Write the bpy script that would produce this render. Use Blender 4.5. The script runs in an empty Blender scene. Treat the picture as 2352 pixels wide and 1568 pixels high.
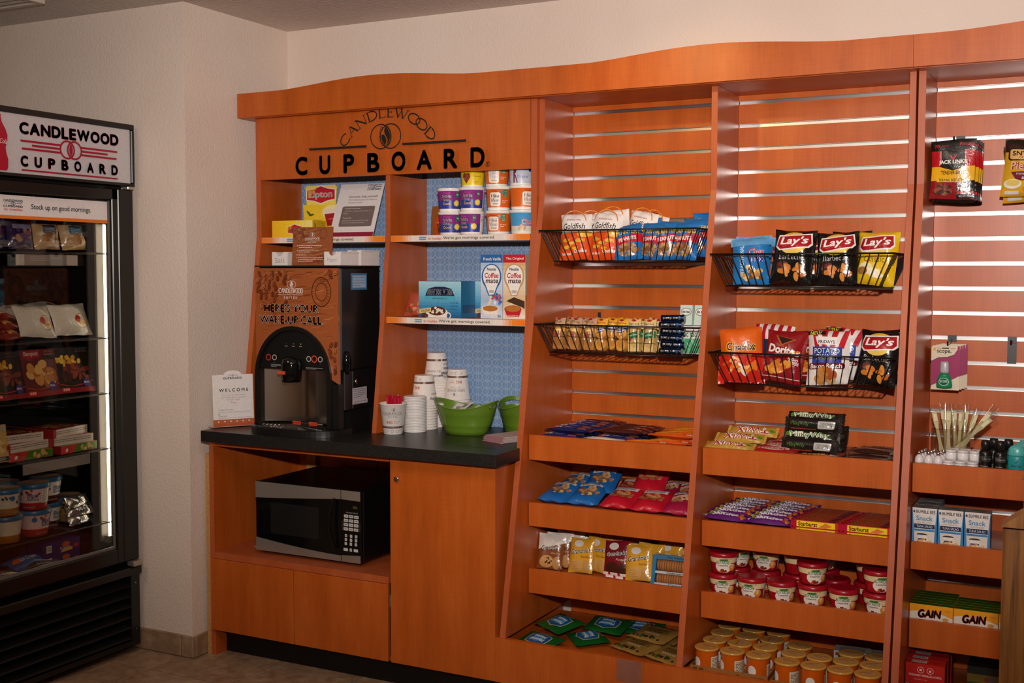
import bpy, math, random
from mathutils import Vector, Matrix, Euler
from mathutils.geometry import tessellate_polygon
random.seed(11)
sc = bpy.context.scene
C = sc.collection
PI = math.pi
sin, cos = math.sin, math.cos

# ------------------------------------------------------------------ camera
YAW, PIT, ROL, FPX = math.radians(27.26), math.radians(3.419), math.radians(0.092), 2664.95
_fw = Vector((-sin(YAW) * cos(PIT), cos(YAW) * cos(PIT), -sin(PIT)))
_rt = Vector((cos(YAW), sin(YAW), 0))
_up = _rt.cross(_fw)
_r2 = _rt * cos(ROL) + _up * sin(ROL)
_u2 = _up * cos(ROL) - _rt * sin(ROL)
cd = bpy.data.cameras.new('camera')
cam = bpy.data.objects.new('camera', cd)
C.objects.link(cam)
cd.sensor_width = 36.0
cd.lens = FPX / 2352 * 36.0
cd.clip_start = 0.05
_m = Matrix((_r2, _u2, -_fw)).transposed().to_4x4()
_m.translation = Vector((0, 0, 1.457))
cam.matrix_world = _m
sc.camera = cam

# ------------------------------------------------------------------ light
sc.view_settings.view_transform = 'Standard'
sc.view_settings.look = 'None'
sc.view_settings.gamma = 1.0
sc.view_settings.use_curve_mapping = False
sc.view_settings.exposure = 0.0
sc.cycles.transparent_max_bounces = 32
w = bpy.data.worlds.new('world')
sc.world = w
w.use_nodes = True
w.node_tree.nodes['Background'].inputs[0].default_value = (1.0, 0.86, 0.74, 1)
w.node_tree.nodes['Background'].inputs[1].default_value = 0.09


def lamp(name, kind, loc, target, energy, color, size=.05, spot=60, blend=1.0, sy=None):
    d = bpy.data.lights.new(name, kind)
    o = bpy.data.objects.new(name, d)
    C.objects.link(o)
    o.location = loc
    o.rotation_euler = (Vector(target) - Vector(loc)).to_track_quat('-Z', 'Y').to_euler()
    d.energy = energy
    d.color = color
    if kind == 'SPOT':
        d.spot_size = math.radians(spot)
        d.spot_blend = blend
        d.shadow_soft_size = size
    elif kind == 'AREA':
        d.shape = 'RECTANGLE'
        d.size = size
        d.size_y = sy or size
    else:
        d.shadow_soft_size = size
    return o


# the photographer's flash just above the lens, the recessed downlight of the ceiling
lamp('flash_lamp', 'SPOT', (0.02, -0.02, 1.78), (-1.492, 3.63, 2.406), 490, (1.0, 0.915, 0.86), .035, 84, 1.0)
lamp('ceiling_spot', 'SPOT', (-1.54, 2.25, 2.41), (-1.29, 3.56, 1.98), 25, (1.0, 0.58, 0.22), .03, 36, 1.0)
lamp('fill_area_lamp', 'AREA', (-1.2, 1.2, 2.42), (-1.2, 1.2, 0), 16, (1.0, 0.82, 0.66), .6, sy=1.2)  # unseen area lamp added under the ceiling as warm fill
lamp('fill_area_lamp', 'AREA', (-2.9, 1.6, 2.42), (-2.9, 1.6, 0), 8, (1.0, 0.82, 0.66), .6, sy=.6)  # second added fill lamp, weaker, towards the freezer side


# ------------------------------------------------------------------ colours and meshes
_hc = {}


def lin(h):
    if not isinstance(h, str):
        return h
    if h not in _hc:
        v = [int(h[i:i + 2], 16) / 255 for i in (1, 3, 5)]
        _hc[h] = tuple(c / 12.92 if c <= .04045 else ((c + .055) / 1.055) ** 2.4 for c in v)
    return _hc[h]


def mixc(a, b, t):
    a, b = lin(a), lin(b)
    return tuple(a[i] * (1 - t) + b[i] * t for i in range(3))


def jit(c, s=.15):
    k = 1 + random.uniform(-s, s)
    return tuple(min(1, x * k) for x in lin(c))


class MB:
    """collects faces; every face has a colour, a material index and a smooth flag"""

    def __init__(s):
        s.v, s.f, s.c, s.m, s.s = [], [], [], [], []

    def add(s, vs, fs, col='#808080', m=0, sm=False):
        n = len(s.v)
        s.v += [tuple(p) for p in vs]
        multi = isinstance(col, list)
        for i, f in enumerate(fs):
            s.f.append([n + k for k in f])
            s.c.append(lin(col[i] if multi else col))
            s.m.append(m)
            s.s.append(sm)
        return s

    def box(s, x0, x1, y0, y1, z0, z1, col='#808080', m=0, cols=None):
        vs = [(x, y, z) for z in (z0, z1) for y in (y0, y1) for x in (x0, x1)]
        # order: front(-y), right(+x), back(+y), left(-x), bottom, top
        fs = [(0, 1, 5, 4), (1, 3, 7, 5), (3, 2, 6, 7), (2, 0, 4, 6), (2, 3, 1, 0), (4, 5, 7, 6)]
        return s.add(vs, fs, cols or col, m)

    def cbox(s, x0, x1, y0, y1, z0, z1, b=.002, col='#808080', m=0):
        """box with chamfered edges"""
        X, Y, Z = (x0, x1), (y0, y1), (z0, z1)
        vs, idx = [], {}
        for i in (0, 1):
            for j in (0, 1):
                for k in (0, 1):
                    sx, sy, sz = (1 - 2 * i), (1 - 2 * j), (1 - 2 * k)
                    for a in range(3):
                        p = [X[i] + sx * b, Y[j] + sy * b, Z[k] + sz * b]
                        p[a] = (X[i], Y[j], Z[k])[a]
                        idx[i, j, k, a] = len(vs)
                        vs.append(p)
        fs = []
        for a in range(3):
            o = [q for q in range(3) if q != a]
            for e in (0, 1):
                r = []
                for (p, q) in ((0, 0), (1, 0), (1, 1), (0, 1)):
                    t = [0, 0, 0]
                    t[a], t[o[0]], t[o[1]] = e, p, q
                    r.append(idx[t[0], t[1], t[2], a])
                fs.append(r)
            for p in (0, 1):
                for q in (0, 1):
                    r = []
                    for e, ax in ((0, o[0]), (1, o[0]), (1, o[1]), (0, o[1])):
                        t = [0, 0, 0]
                        t[a], t[o[0]], t[o[1]] = e, p, q
                        r.append(idx[t[0], t[1], t[2], ax])
                    fs.append(r)
        for i in (0, 1):
            for j in (0, 1):
                for k in (0, 1):
                    fs.append([idx[i, j, k, a] for a in range(3)])
        cx, cy, cz = (x0 + x1) / 2, (y0 + y1) / 2, (z0 + z1) / 2
        out = []
        for f in fs:
            a, b2, c2 = Vector(vs[f[0]]), Vector(vs[f[1]]), Vector(vs[f[2]])
            n = (b2 - a).cross(c2 - a)
            mid = sum((Vector(vs[i]) for i in f), Vector()) / len(f) - Vector((cx, cy, cz))
            out.append(f if n.dot(mid) > 0 else f[::-1])
        return s.add(vs, out, col, m)

    def prism(s, poly, a0, a1, axis='y', col='#808080', m=0, mside=None, colside=None):
        """2D outline pushed along an axis; poly in the two other axes"""
        n = len(poly)

        def P(p, a):
            return {'y': (p[0], a, p[1]), 'x': (a, p[0], p[1]), 'z': (p[0], p[1], a)}[axis]
        vs = [P(p, a0) for p in poly] + [P(p, a1) for p in poly]
        area = sum(poly[i][0] * poly[(i + 1) % n][1] - poly[(i + 1) % n][0] * poly[i][1] for i in range(n))
        fwd = list(range(n))
        if (area > 0) == (axis == 'y'):
            c0, c1 = fwd, [n + i for i in fwd[::-1]]
            sd = [(i, n + i, n + (i + 1) % n, (i + 1) % n) for i in range(n)]
        else:
            c0, c1 = fwd[::-1], [n + i for i in fwd]
            sd = [((i + 1) % n, n + (i + 1) % n, n + i, i) for i in range(n)]
        s.add(vs, [c0, c1], col, m)
        s.add(vs, sd, colside or col, m if mside is None else mside)
        return s

    def lathe(s, prof, n=24, col='#808080', at=(0, 0, 0), m=0, sm=True, cap0=True, cap1=True, sx=1, sy=1):
        vs = []
        for r, z in prof:
            for i in range(n):
                a = 2 * PI * i / n
                vs.append((at[0] + sx * r * sin(a), at[1] - sy * r * cos(a), at[2] + z))
        k = len(prof)
        for j in range(k - 1):
            fs = [(j * n + i, j * n + (i + 1) % n, (j + 1) * n + (i + 1) % n, (j + 1) * n + i) for i in range(n)]
            s.add(vs[:0] if j else vs, [], col)
            base = len(s.v) - len(vs)
            c = col[j] if isinstance(col, list) else col
            for f in fs:
                s.f.append([base + q for q in f])
                s.c.append(lin(c))
                s.m.append(m)
                s.s.append(sm)
        base = len(s.v) - len(vs)
        if cap0 and prof[0][0] > 1e-5:
            s.f.append([base + i for i in range(n)][::-1])
            s.c.append(lin(col[0] if isinstance(col, list) else col)); s.m.append(m); s.s.append(False)
        if cap1 and prof[-1][0] > 1e-5:
            s.f.append([base + (k - 1) * n + i for i in range(n)])
            s.c.append(lin(col[-1] if isinstance(col, list) else col)); s.m.append(m); s.s.append(False)
        return s

    def tube(s, pts, r, n=6, col='#808080', m=0, closed=False, sm=True):
        pts = [Vector(p) for p in pts]
        k = len(pts)
        vs = []
        for i, p in enumerate(pts):
            a = pts[i - 1] if (i or closed) else p
            b = pts[(i + 1) % k] if (i < k - 1 or closed) else p
            t = (b - a).normalized()
            u = t.cross(Vector((0, 0, 1)) if abs(t.z) < .9 else Vector((0, 1, 0))).normalized()
            q = u.cross(t)
            for j in range(n):
                an = 2 * PI * j / n
                vs.append(p + u * r * cos(an) + q * r * sin(an))
        fs = []
        for i in range(k if closed else k - 1):
            i2 = (i + 1) % k
            for j in range(n):
                j2 = (j + 1) % n
                fs.append((i * n + j, i2 * n + j, i2 * n + j2, i * n + j2))
        s.add(vs, fs, col, m, sm)
        if not closed:
            s.add(vs, [tuple(range(n))[::-1], tuple((k - 1) * n + j for j in range(n))], col, m)
        return s

    def grid(s, S, us, vs_, col, m=0, sm=True):
        """col may be a function of (a, b)"""
        V = [S(a, b) for b in vs_ for a in us]
        nu = len(us)
        fs, cs = [], []
        for j in range(len(vs_) - 1):
            for i in range(nu - 1):
                fs.append((j * nu + i, j * nu + i + 1, (j + 1) * nu + i + 1, (j + 1) * nu + i))
                cs.append(col((us[i] + us[i + 1]) / 2, (vs_[j] + vs_[j + 1]) / 2) if callable(col) else col)
        return s.add(V, fs, cs, m, sm)

    def print_on(s, S, ops, eps=.0004, seg=None, off=(0, -1, 0), m=0, sm=False, step=.35):
        """flat print: every op is (points2d, triangles, colour), laid on the surface S(a, b)"""
        base = 1.0
        for op in ops:
            p2, tr, col = op[:3]
            lay = list(op[3]) if len(op) > 3 else None
            top = max(lay) if lay else 0
            if seg:
                p2, tr, src = subdiv(p2, tr, seg, lay)
                if isinstance(col, list):
                    col = [col[i] for i in src]
            V = []
            for i, (a, b) in enumerate(p2):
                k = eps * (base + (step * lay[i] if lay else 0))
                V.append(Vector(S(a, b)) + Vector(off(a, b) if callable(off) else off) * k)
            s.add(V, tr, col, m, sm)
            base += step * (1 + top)
        return s

    def shift(s, dx=0, dy=0, dz=0):
        s.v = [(a + dx, b + dy, c + dz) for a, b, c in s.v]
        return s

    def mesh(s, name, mats):
        me = bpy.data.meshes.new(name)
        me.from_pydata(s.v, [], s.f)
        for mt in (mats if isinstance(mats, (list, tuple)) else [mats]):
            me.materials.append(mt)
        me.polygons.foreach_set('material_index', s.m)
        me.polygons.foreach_set('use_smooth', s.s)
        at = me.color_attributes.new('Col', 'FLOAT_COLOR', 'CORNER')
        buf = []
        for f, c in zip(s.f, s.c):
            buf += [c[0], c[1], c[2], 1.0] * len(f)
        at.data.foreach_set('color', buf)
        me.update()
        return me

    def obj(s, name, mats, parent=None):
        o = bpy.data.objects.new(name, s.mesh(name, mats))
        C.objects.link(o)
        if parent is not None:
            o.parent = parent
        return o


def subdiv(p, tr, L, lay=None):
    p = [tuple(q) for q in p]
    work, out, src, mid = [(tuple(t), i) for i, t in enumerate(tr)], [], [], {}
    while work:
        t, si = work.pop()
        if len(t) > 3:
            work += [((t[0], t[i], t[i + 1]), si) for i in range(1, len(t) - 1)]
            continue
        best, e = 0, None
        for i in range(3):
            a, b = t[i], t[(i + 1) % 3]
            d = math.hypot(p[a][0] - p[b][0], p[a][1] - p[b][1])
            if d > best:
                best, e = d, i
        if best <= L:
            out.append(t)
            src.append(si)
            continue
        a, b, c = t[e], t[(e + 1) % 3], t[(e + 2) % 3]
        k = (min(a, b), max(a, b))
        if k not in mid:
            mid[k] = len(p)
            p.append(((p[a][0] + p[b][0]) / 2, (p[a][1] + p[b][1]) / 2))
            if lay is not None:
                lay.append((lay[a] + lay[b]) / 2)
        work += [((a, mid[k], c), si), ((mid[k], b, c), si)]
    return p, out, src


# ---- print operations, all in metres on the face, origin at the middle of the face
def R(x0, y0, x1, y1, col):
    return ([(x0, y0), (x1, y0), (x1, y1), (x0, y1)], [(0, 1, 2, 3)], col)


def E(cx, cy, rx, ry, col, n=22, rot=0):
    c, q = cos(rot), sin(rot)
    pts = []
    for i in range(n):
        x, y = rx * cos(2 * PI * i / n), ry * sin(2 * PI * i / n)
        pts.append((cx + x * c - y * q, cy + x * q + y * c))
    return (pts + [(cx, cy)], [(i, (i + 1) % n, n) for i in range(n)], col)


def RING(cx, cy, r0, r1, col, n=32, a0=0, a1=2 * PI, k=1.0):
    pts, fs = [], []
    for i in range(n + 1):
        a = a0 + (a1 - a0) * i / n
        pts += [(cx + k * r0 * cos(a), cy + r0 * sin(a)), (cx + k * r1 * cos(a), cy + r1 * sin(a))]
        if i < n:
            fs.append((2 * i, 2 * i + 1, 2 * i + 3, 2 * i + 2))
    return (pts, fs, col)


def P(pts, col):
    tr = tessellate_polygon([[Vector((a, b, 0)) for a, b in pts]])
    out = []
    for t in tr:
        a, b, c = (pts[i] for i in t)
        ar = (b[0] - a[0]) * (c[1] - a[1]) - (c[0] - a[0]) * (b[1] - a[1])
        out.append(tuple(t) if ar > 0 else tuple(t)[::-1])
    return (list(pts), out, col)


def RR(x0, y0, x1, y1, r, col):
    pts = []
    for cx, cy, a in ((x1 - r, y0 + r, -PI / 2), (x1 - r, y1 - r, 0), (x0 + r, y1 - r, PI / 2), (x0 + r, y0 + r, PI)):
        pts += [(cx + r * cos(a + PI / 2 * i / 4), cy + r * sin(a + PI / 2 * i / 4)) for i in range(5)]
    return P(pts, col)


def LN(pts, wd, col):
    p2, fs = [], []
    for i, (x, y) in enumerate(pts):
        a, b = pts[max(0, i - 1)], pts[min(len(pts) - 1, i + 1)]
        dx, dy = b[0] - a[0], b[1] - a[1]
        l = math.hypot(dx, dy) or 1
        p2 += [(x + dy / l * wd / 2, y - dx / l * wd / 2), (x - dy / l * wd / 2, y + dx / l * wd / 2)]
        if i:
            fs.append((2 * i - 2, 2 * i, 2 * i + 1, 2 * i - 1))
    return (p2, fs, col)


_tx = {}


def glyphs(txt, bold, shear, sp, res=3):
    k = (txt, bold, shear, sp, res)
    if k not in _tx:
        cu = bpy.data.curves.new('lettering', 'FONT')
        cu.body = txt
        cu.size = 1.0
        cu.offset = bold
        cu.shear = shear
        cu.space_character = sp
        cu.resolution_u = res
        cu.align_x = 'CENTER'
        o = bpy.data.objects.new('lettering', cu)
        me = bpy.data.meshes.new_from_object(o)
        pts = [(v.co.x, v.co.y) for v in me.vertices]
        fs = []
        for q in me.polygons:
            f = list(q.vertices)
            a = sum(pts[f[i]][0] * pts[f[(i + 1) % len(f)]][1] - pts[f[(i + 1) % len(f)]][0] * pts[f[i]][1] for i in range(len(f)))
            fs.append(tuple(f) if a > 0 else tuple(f[::-1]))
        bpy.data.objects.remove(o)
        bpy.data.curves.remove(cu)
        bpy.data.meshes.remove(me)
        _tx[k] = (pts, fs)
    return _tx[k]


def T(txt, cx, cy, wd, ht=None, col='#ffffff', bold=.0, shear=0, sp=1.0, rot=0, arc=0, res=3):
    """text fitted into a box wd x ht around (cx, cy); arc bends it (sag in metres)"""
    fat = bold > 0 and (bold >= .03 or any(c in txt for c in 'MWmwNK'))
    pts, fs = glyphs(txt, 0 if fat else bold, shear, sp, res)
    if not pts:
        return ([], [], col)
    if fat:     # heavy letters: the same outline laid several times side by side
        n = 8 if bold >= .035 else 4
        P2, F2 = [], []
        for i in range(n):
            a = 2 * PI * i / n + (PI / 4 if n == 4 else 0)
            k = len(P2)
            P2 += [(x + bold * cos(a), y + bold * sin(a)) for x, y in pts]
            F2 += [tuple(k + j for j in f) for f in fs]
        pts, fs = P2, F2
    xs, ys = [p[0] for p in pts], [p[1] for p in pts]
    x0, x1, y0, y1 = min(xs), max(xs), min(ys), max(ys)
    kx = wd / (x1 - x0)
    ky = ht / (y1 - y0) if ht else kx
    c, q = cos(rot), sin(rot)
    out = []
    for x, y in pts:
        x, y = (x - (x0 + x1) / 2) * kx, (y - (y0 + y1) / 2) * ky
        if arc:
            y -= arc * (2 * x / wd) ** 2
        out.append((cx + x * c - y * q, cy + x * q + y * c))
    return (out, fs, col)


def GR(x0, y0, x1, y1, stops, n=14, vert=False):
    """band whose printed colour runs through the stops; returns several ops"""
    ops = []
    k = len(stops) - 1
    for i in range(n):
        t = (i + .5) / n * k
        j = min(int(t), k - 1)
        c = mixc(stops[j], stops[j + 1], t - j)
        a, b = i / n, (i + 1) / n
        ops.append(R(x0, y0 + (y1 - y0) * a, x1, y0 + (y1 - y0) * b, c) if vert else R(x0 + (x1 - x0) * a, y0, x0 + (x1 - x0) * b, y1, c))
    return merge(ops, True)


def merge(ops, flat=False):
    """many small ops as one; later ones lie a hair above earlier ones unless flat"""
    p, f, c, l = [], [], [], []
    st = 0 if flat else min(.15, 4.0 / max(1, len(ops)))
    for i, (a, b, col) in enumerate(ops):
        n = len(p)
        p += a
        l += [i * st] * len(a)
        f += [tuple(n + i for i in t) for t in b]
        c += (col if isinstance(col, list) else [col] * len(b))
    return [(p, f, c, l)]


def lines(x0, x1, y, step, n, wd, col, seed=0, last=.6):
    """rows of tiny unreadable print"""
    rr = random.Random(seed)
    ops = []
    for i in range(n):
        x = x0
        e = x1 if i < n - 1 else x0 + (x1 - x0) * last
        while x < e:
            l = rr.uniform(.6, 2.0) * wd * 2.2
            ops.append(R(x, y - i * step - wd / 2, min(x + l, e), y - i * step + wd / 2, col))
            x += l + wd * .8
    return merge(ops, True)


# ------------------------------------------------------------------ materials
def nmat(name):
    m = bpy.data.materials.new(name)
    m.use_nodes = True
    nt = m.node_tree
    b = nt.nodes['Principled BSDF']
    return m, nt, b


def nd(nt, t, **k):
    n = nt.nodes.new(t)
    for a, v in k.items():
        if a.startswith('i_'):
            n.inputs[int(a[2:])].default_value = v
        else:
            setattr(n, a, v)
    return n


def bump(nt, b, height, strength=.3, dist=.002):
    n = nd(nt, 'ShaderNodeBump')
    n.inputs['Strength'].default_value = strength
    n.inputs['Distance'].default_value = dist
    nt.links.new(height, n.inputs['Height'])
    nt.links.new(n.outputs[0], b.inputs['Normal'])


def coords(nt, sx=1, sy=1, sz=1):
    tc = nd(nt, 'ShaderNodeTexCoord')
    mp = nd(nt, 'ShaderNodeMapping')
    mp.inputs['Scale'].default_value = (sx, sy, sz)
    nt.links.new(tc.outputs['Object'], mp.inputs[0])
    return mp.outputs[0]


def noise(nt, sc_, det=3, rough=.55, co=None):
    n = nd(nt, 'ShaderNodeTexNoise')
    n.inputs['Scale'].default_value = sc_
    n.inputs['Detail'].default_value = det
    n.inputs['Roughness'].default_value = rough
    nt.links.new(co if co is not None else coords(nt), n.inputs['Vector'])
    return n.outputs[0]


def ramp(nt, fac, stops):
    r = nd(nt, 'ShaderNodeValToRGB')
    e = r.color_ramp.elements
    while len(e) < len(stops):
        e.new(.5)
    for q, (pos, c) in zip(e, stops):
        q.position = pos
        q.color = (*lin(c), 1)
    nt.links.new(fac, r.inputs[0])
    return r.outputs[0]


def mixn(nt, a, b, fac, mode='MIX'):
    n = nd(nt, 'ShaderNodeMix', data_type='RGBA', blend_type=mode)
    for sock, v in ((n.inputs[0], fac), (n.inputs[6], a), (n.inputs[7], b)):
        if isinstance(v, (int, float)):
            sock.default_value = v
        elif isinstance(v, (str, tuple)):
            sock.default_value = (*lin(v), 1)
        else:
            nt.links.new(v, sock)
    return n.outputs[2]


def plain(name, col, rough=.5, metal=0, spec=.5, var=.08, ns=30, bs=0, bsc=200, bd=.001, coat=0):
    m, nt, b = nmat(name)
    f = noise(nt, ns)
    c = lin(col)
    nt.links.new(ramp(nt, f, [(.3, tuple(x * (1 - var) for x in c)), (.7, tuple(min(1, x * (1 + var)) for x in c))]), b.inputs['Base Color'])
    b.inputs['Roughness'].default_value = rough
    b.inputs['Metallic'].default_value = metal
    b.inputs['Specular IOR Level'].default_value = spec
    b.inputs['Coat Weight'].default_value = coat
    if bs:
        bump(nt, b, noise(nt, bsc, 2), bs, bd)
    return m


def printed(name, rough=.4, spec=.5, metal=0, bs=0, bsc=60, bd=.002, coat=0):
    """takes the print colour of each face"""
    m, nt, b = nmat(name)
    a = nd(nt, 'ShaderNodeAttribute', attribute_name='Col')
    g = noise(nt, 90, 2)
    nt.links.new(mixn(nt, a.outputs['Color'], ramp(nt, g, [(.3, '#f5f5f5'), (.7, '#ffffff')]), 1.0, 'MULTIPLY'), b.inputs['Base Color'])
    b.inputs['Roughness'].default_value = rough
    b.inputs['Specular IOR Level'].default_value = spec
    b.inputs['Metallic'].default_value = metal
    b.inputs['Coat Weight'].default_value = coat
    if bs:
        bump(nt, b, noise(nt, bsc, 3, .6), bs, bd)
    return m


def laminate(name, c0, c1, c2, rough=.34, spec=.42):
    m, nt, b = nmat(name)
    v = noise(nt, 1.0, 4, .7, coords(nt, 260, 260, 9))
    h = noise(nt, 1.0, 4, .7, coords(nt, 12, 12, 330))
    big = noise(nt, 1.0, 3, .6, coords(nt, 14, 14, 2.2))
    weave = mixn(nt, v, h, .42)
    mx = nd(nt, 'ShaderNodeMath', operation='MULTIPLY_ADD')
    nt.links.new(big, mx.inputs[0])
    mx.inputs[1].default_value = .55
    mh = nd(nt, 'ShaderNodeMath', operation='MULTIPLY')
    nt.links.new(weave, mh.inputs[0])
    mh.inputs[1].default_value = .55
    nt.links.new(mh.outputs[0], mx.inputs[2])
    nt.links.new(ramp(nt, mx.outputs[0], [(.36, c0), (.55, c1), (.74, c2)]), b.inputs['Base Color'])
    b.inputs['Roughness'].default_value = rough
    b.inputs['Specular IOR Level'].default_value = spec
    bump(nt, b, weave, .05, .0006)
    return m


def clear(name, tint='#ffffff', rough=.03, w=.12, spec=.5):
    """thin clear sheet: transparent with a glossy skin"""
    m, nt, b = nmat(name)
    t = nd(nt, 'ShaderNodeBsdfTransparent')
    t.inputs[0].default_value = (*lin(tint), 1)
    g = nd(nt, 'ShaderNodeBsdfGlossy')
    g.inputs['Roughness'].default_value = rough
    lw = nd(nt, 'ShaderNodeLayerWeight')
    lw.inputs[0].default_value = .5
    pw = nd(nt, 'ShaderNodeMath', operation='POWER')
    nt.links.new(lw.outputs['Facing'], pw.inputs[0])
    pw.inputs[1].default_value = 5.0
    mh = nd(nt, 'ShaderNodeMath', operation='MULTIPLY_ADD')
    nt.links.new(pw.outputs[0], mh.inputs[0])
    mh.inputs[1].default_value = .95
    mh.inputs[2].default_value = w + .035
    mh.use_clamp = True
    mx = nd(nt, 'ShaderNodeMixShader')
    nt.links.new(mh.outputs[0], mx.inputs[0])
    nt.links.new(t.outputs[0], mx.inputs[1])
    nt.links.new(g.outputs[0], mx.inputs[2])
    nt.links.new(mx.outputs[0], nt.nodes['Material Output'].inputs[0])
    if w >= .06:
        bp = nd(nt, 'ShaderNodeBump')
        bp.inputs['Strength'].default_value = .5
        bp.inputs['Distance'].default_value = .002
        nt.links.new(noise(nt, 40, 2), bp.inputs['Height'])
        nt.links.new(bp.outputs[0], g.inputs['Normal'])
    return m


def glow(name, col, strength):
    m, nt, b = nmat(name)
    b.inputs['Base Color'].default_value = (*lin(col), 1)
    b.inputs['Emission Color'].default_value = (*lin(col), 1)
    b.inputs['Emission Strength'].default_value = strength
    return m


M_WOOD = laminate('wood_laminate', '#a34a12', '#b8571a', '#c66626')
M_EDGE = laminate('edge_banding', '#a04a24', '#b0552c', '#bc6238', .38)
M_CARD = printed('printed_card', .38, .45)
M_PAPER = printed('printed_paper', .6, .3)
M_FILM = printed('printed_film', .22, .6, bs=.55, bsc=34, bd=.004)
M_SMOOTH = printed('smooth_plastic', .3, .5)
M_CUP = printed('waxed_paper_cup', .35, .45)
M_FOIL = printed('crinkled_foil', .22, .6, .85, bs=.9, bsc=30, bd=.006)
M_METAL = plain('brushed_aluminium', '#c9c6c4', .27, 1.0, var=.05, ns=8)
M_CHROME = plain('chrome', '#d8d8d8', .12, 1.0, var=.02)
M_STEEL = plain('brushed_steel', '#b9afa4', .32, .72, var=.1, ns=6)
M_BLACKP = plain('black_plastic', '#141312', .35, 0, .5, .1)
M_BLACKG = plain('black_gloss', '#0b0b0b', .08, 0, .5, .1)
M_BLACKM = plain('black_metal', '#100f0e', .42, 0, .4, .1)
M_WIRE = plain('black_coated_wire', '#12110f', .32, 0, .5, .1)
M_GLASS = clear('door_glass', '#f4f2ef', .01, .0)
M_CLEARF = clear('clear_wrapper', '#ffffff', .12, .10)
M_ACRYL = clear('clear_acrylic', '#f2f0ec', .04, .05)


# ------------------------------------------------------------------ scene objects
def thing(name, label, cat, loc=(0, 0, 0), rotz=0, group=None):
    o = bpy.data.objects.new(name, None)
    C.objects.link(o)
    o.empty_display_size = .05
    o.location = loc
    o.rotation_euler = (0, 0, rotz)
    return tag(o, label, cat, group)


def tag(o, label, cat, group=None):
    o['label'] = label
    o['category'] = cat
    if group:
        o['group'] = group
    return o


def struct(o):
    o['kind'] = 'structure'
    return o


def put(kind, label, loc, rz=0, tilt=0, group=None, roll=0, sc_=1.0):
    """kind = (name, category, [(part name, mesh), ...]); one more individual of that kind.
    tilt leans the top back, roll turns it in its own plane, rz (degrees) turns it about the vertical"""
    name, cat, parts = kind
    q = Euler((0, 0, math.radians(rz))).to_matrix() @ Euler((math.radians(-tilt), 0, 0)).to_matrix() @ Euler((0, math.radians(roll), 0)).to_matrix()
    if len(parts) == 1:
        o = bpy.data.objects.new(name, parts[0][1])
        C.objects.link(o)
    else:
        o = bpy.data.objects.new(name, None)
        o.empty_display_size = .03
        C.objects.link(o)
        for pn, me in parts:
            c = bpy.data.objects.new(pn, me)
            C.objects.link(c)
            c.parent = o
    o.location = loc
    o.rotation_euler = q.to_euler()
    o.scale = (sc_,) * 3
    return tag(o, label, cat, group)

# ================================================================== the room
def wallmat():
    m, nt, b = nmat('wall_paint')
    big = noise(nt, 2.5, 2)
    nt.links.new(ramp(nt, big, [(.3, '#e2d0c1'), (.7, '#e7d7c9')]), b.inputs['Base Color'])
    b.inputs['Roughness'].default_value = .75
    b.inputs['Specular IOR Level'].default_value = .25
    bump(nt, b, noise(nt, 110, 3, .6), .55, .004)
    return m


def tilemat():
    m, nt, b = nmat('floor_tile_ceramic')
    info = nd(nt, 'ShaderNodeObjectInfo')
    ad = nd(nt, 'ShaderNodeVectorMath', operation='ADD')
    nt.links.new(coords(nt), ad.inputs[0])
    sc3 = nd(nt, 'ShaderNodeVectorMath', operation='SCALE')
    nt.links.new(info.outputs['Location'], sc3.inputs[0])
    sc3.inputs['Scale'].default_value = 3.7
    nt.links.new(sc3.outputs[0], ad.inputs[1])
    a = noise(nt, 5, 5, .65, ad.outputs[0])
    c2 = noise(nt, 26, 3, .6, ad.outputs[0])
    base = ramp(nt, a, [(.3, '#8d7058'), (.5, '#a4876c'), (.72, '#b59a80')])
    nt.links.new(mixn(nt, base, ramp(nt, c2, [(.35, '#b0a294'), (.65, '#ffffff')]), .6, 'MULTIPLY'), b.inputs['Base Color'])
    b.inputs['Roughness'].default_value = .42
    bump(nt, b, c2, .12, .002)
    return m


M_WALL = wallmat()
M_CEIL = plain('ceiling_paint', '#d6cbc2', .85, 0, .2, .05, 3, .9, 70, .005)
M_TILE = tilemat()
M_GROUT = plain('grout', '#5d483a', .9, 0, .2, .15, 60)
WY, BY, BX, CZ = 3.884, 3.279, -3.045, 2.443


def room_box(name, *b, mat=None):
    return struct(MB().box(*b).obj(name, mat or M_WALL))


room_box('wall_back', BX - .1, 2.7, WY, WY + .1, 0, CZ)
room_box('wall_left', -5.0, BX, BY, WY + .1, 0, CZ)
room_box('wall_right', 2.7, 2.8, -2.6, WY + .1, 0, CZ)
room_box('wall_rear', -5.0, 2.8, -2.7, -2.6, 0, CZ)
room_box('wall_far', -5.1, -5.0, -2.7, WY + .1, 0, CZ)
room_box('ceiling', -5.1, 2.8, -2.7, WY + .1, CZ, CZ + .08, mat=M_CEIL)
floor = room_box('floor', -5.1, 2.8, -2.7, WY + .1, -.06, -.004, mat=M_GROUT)
TS = .37
tile_me = MB().cbox(-TS / 2 + .0025, TS / 2 - .0025, -TS / 2 + .0025, TS / 2 - .0025, -.012, 0, .0015).mesh('tile', M_TILE)
for i in range(-5, 17):
    for j in range(-16, 3):
        o = bpy.data.objects.new('tile', tile_me)
        C.objects.link(o)
        o.parent = floor
        x, y = -3.10 + TS * (i + .5), 3.11 + TS * (j + .5)
        o.location = (x, y, 0)
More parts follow.
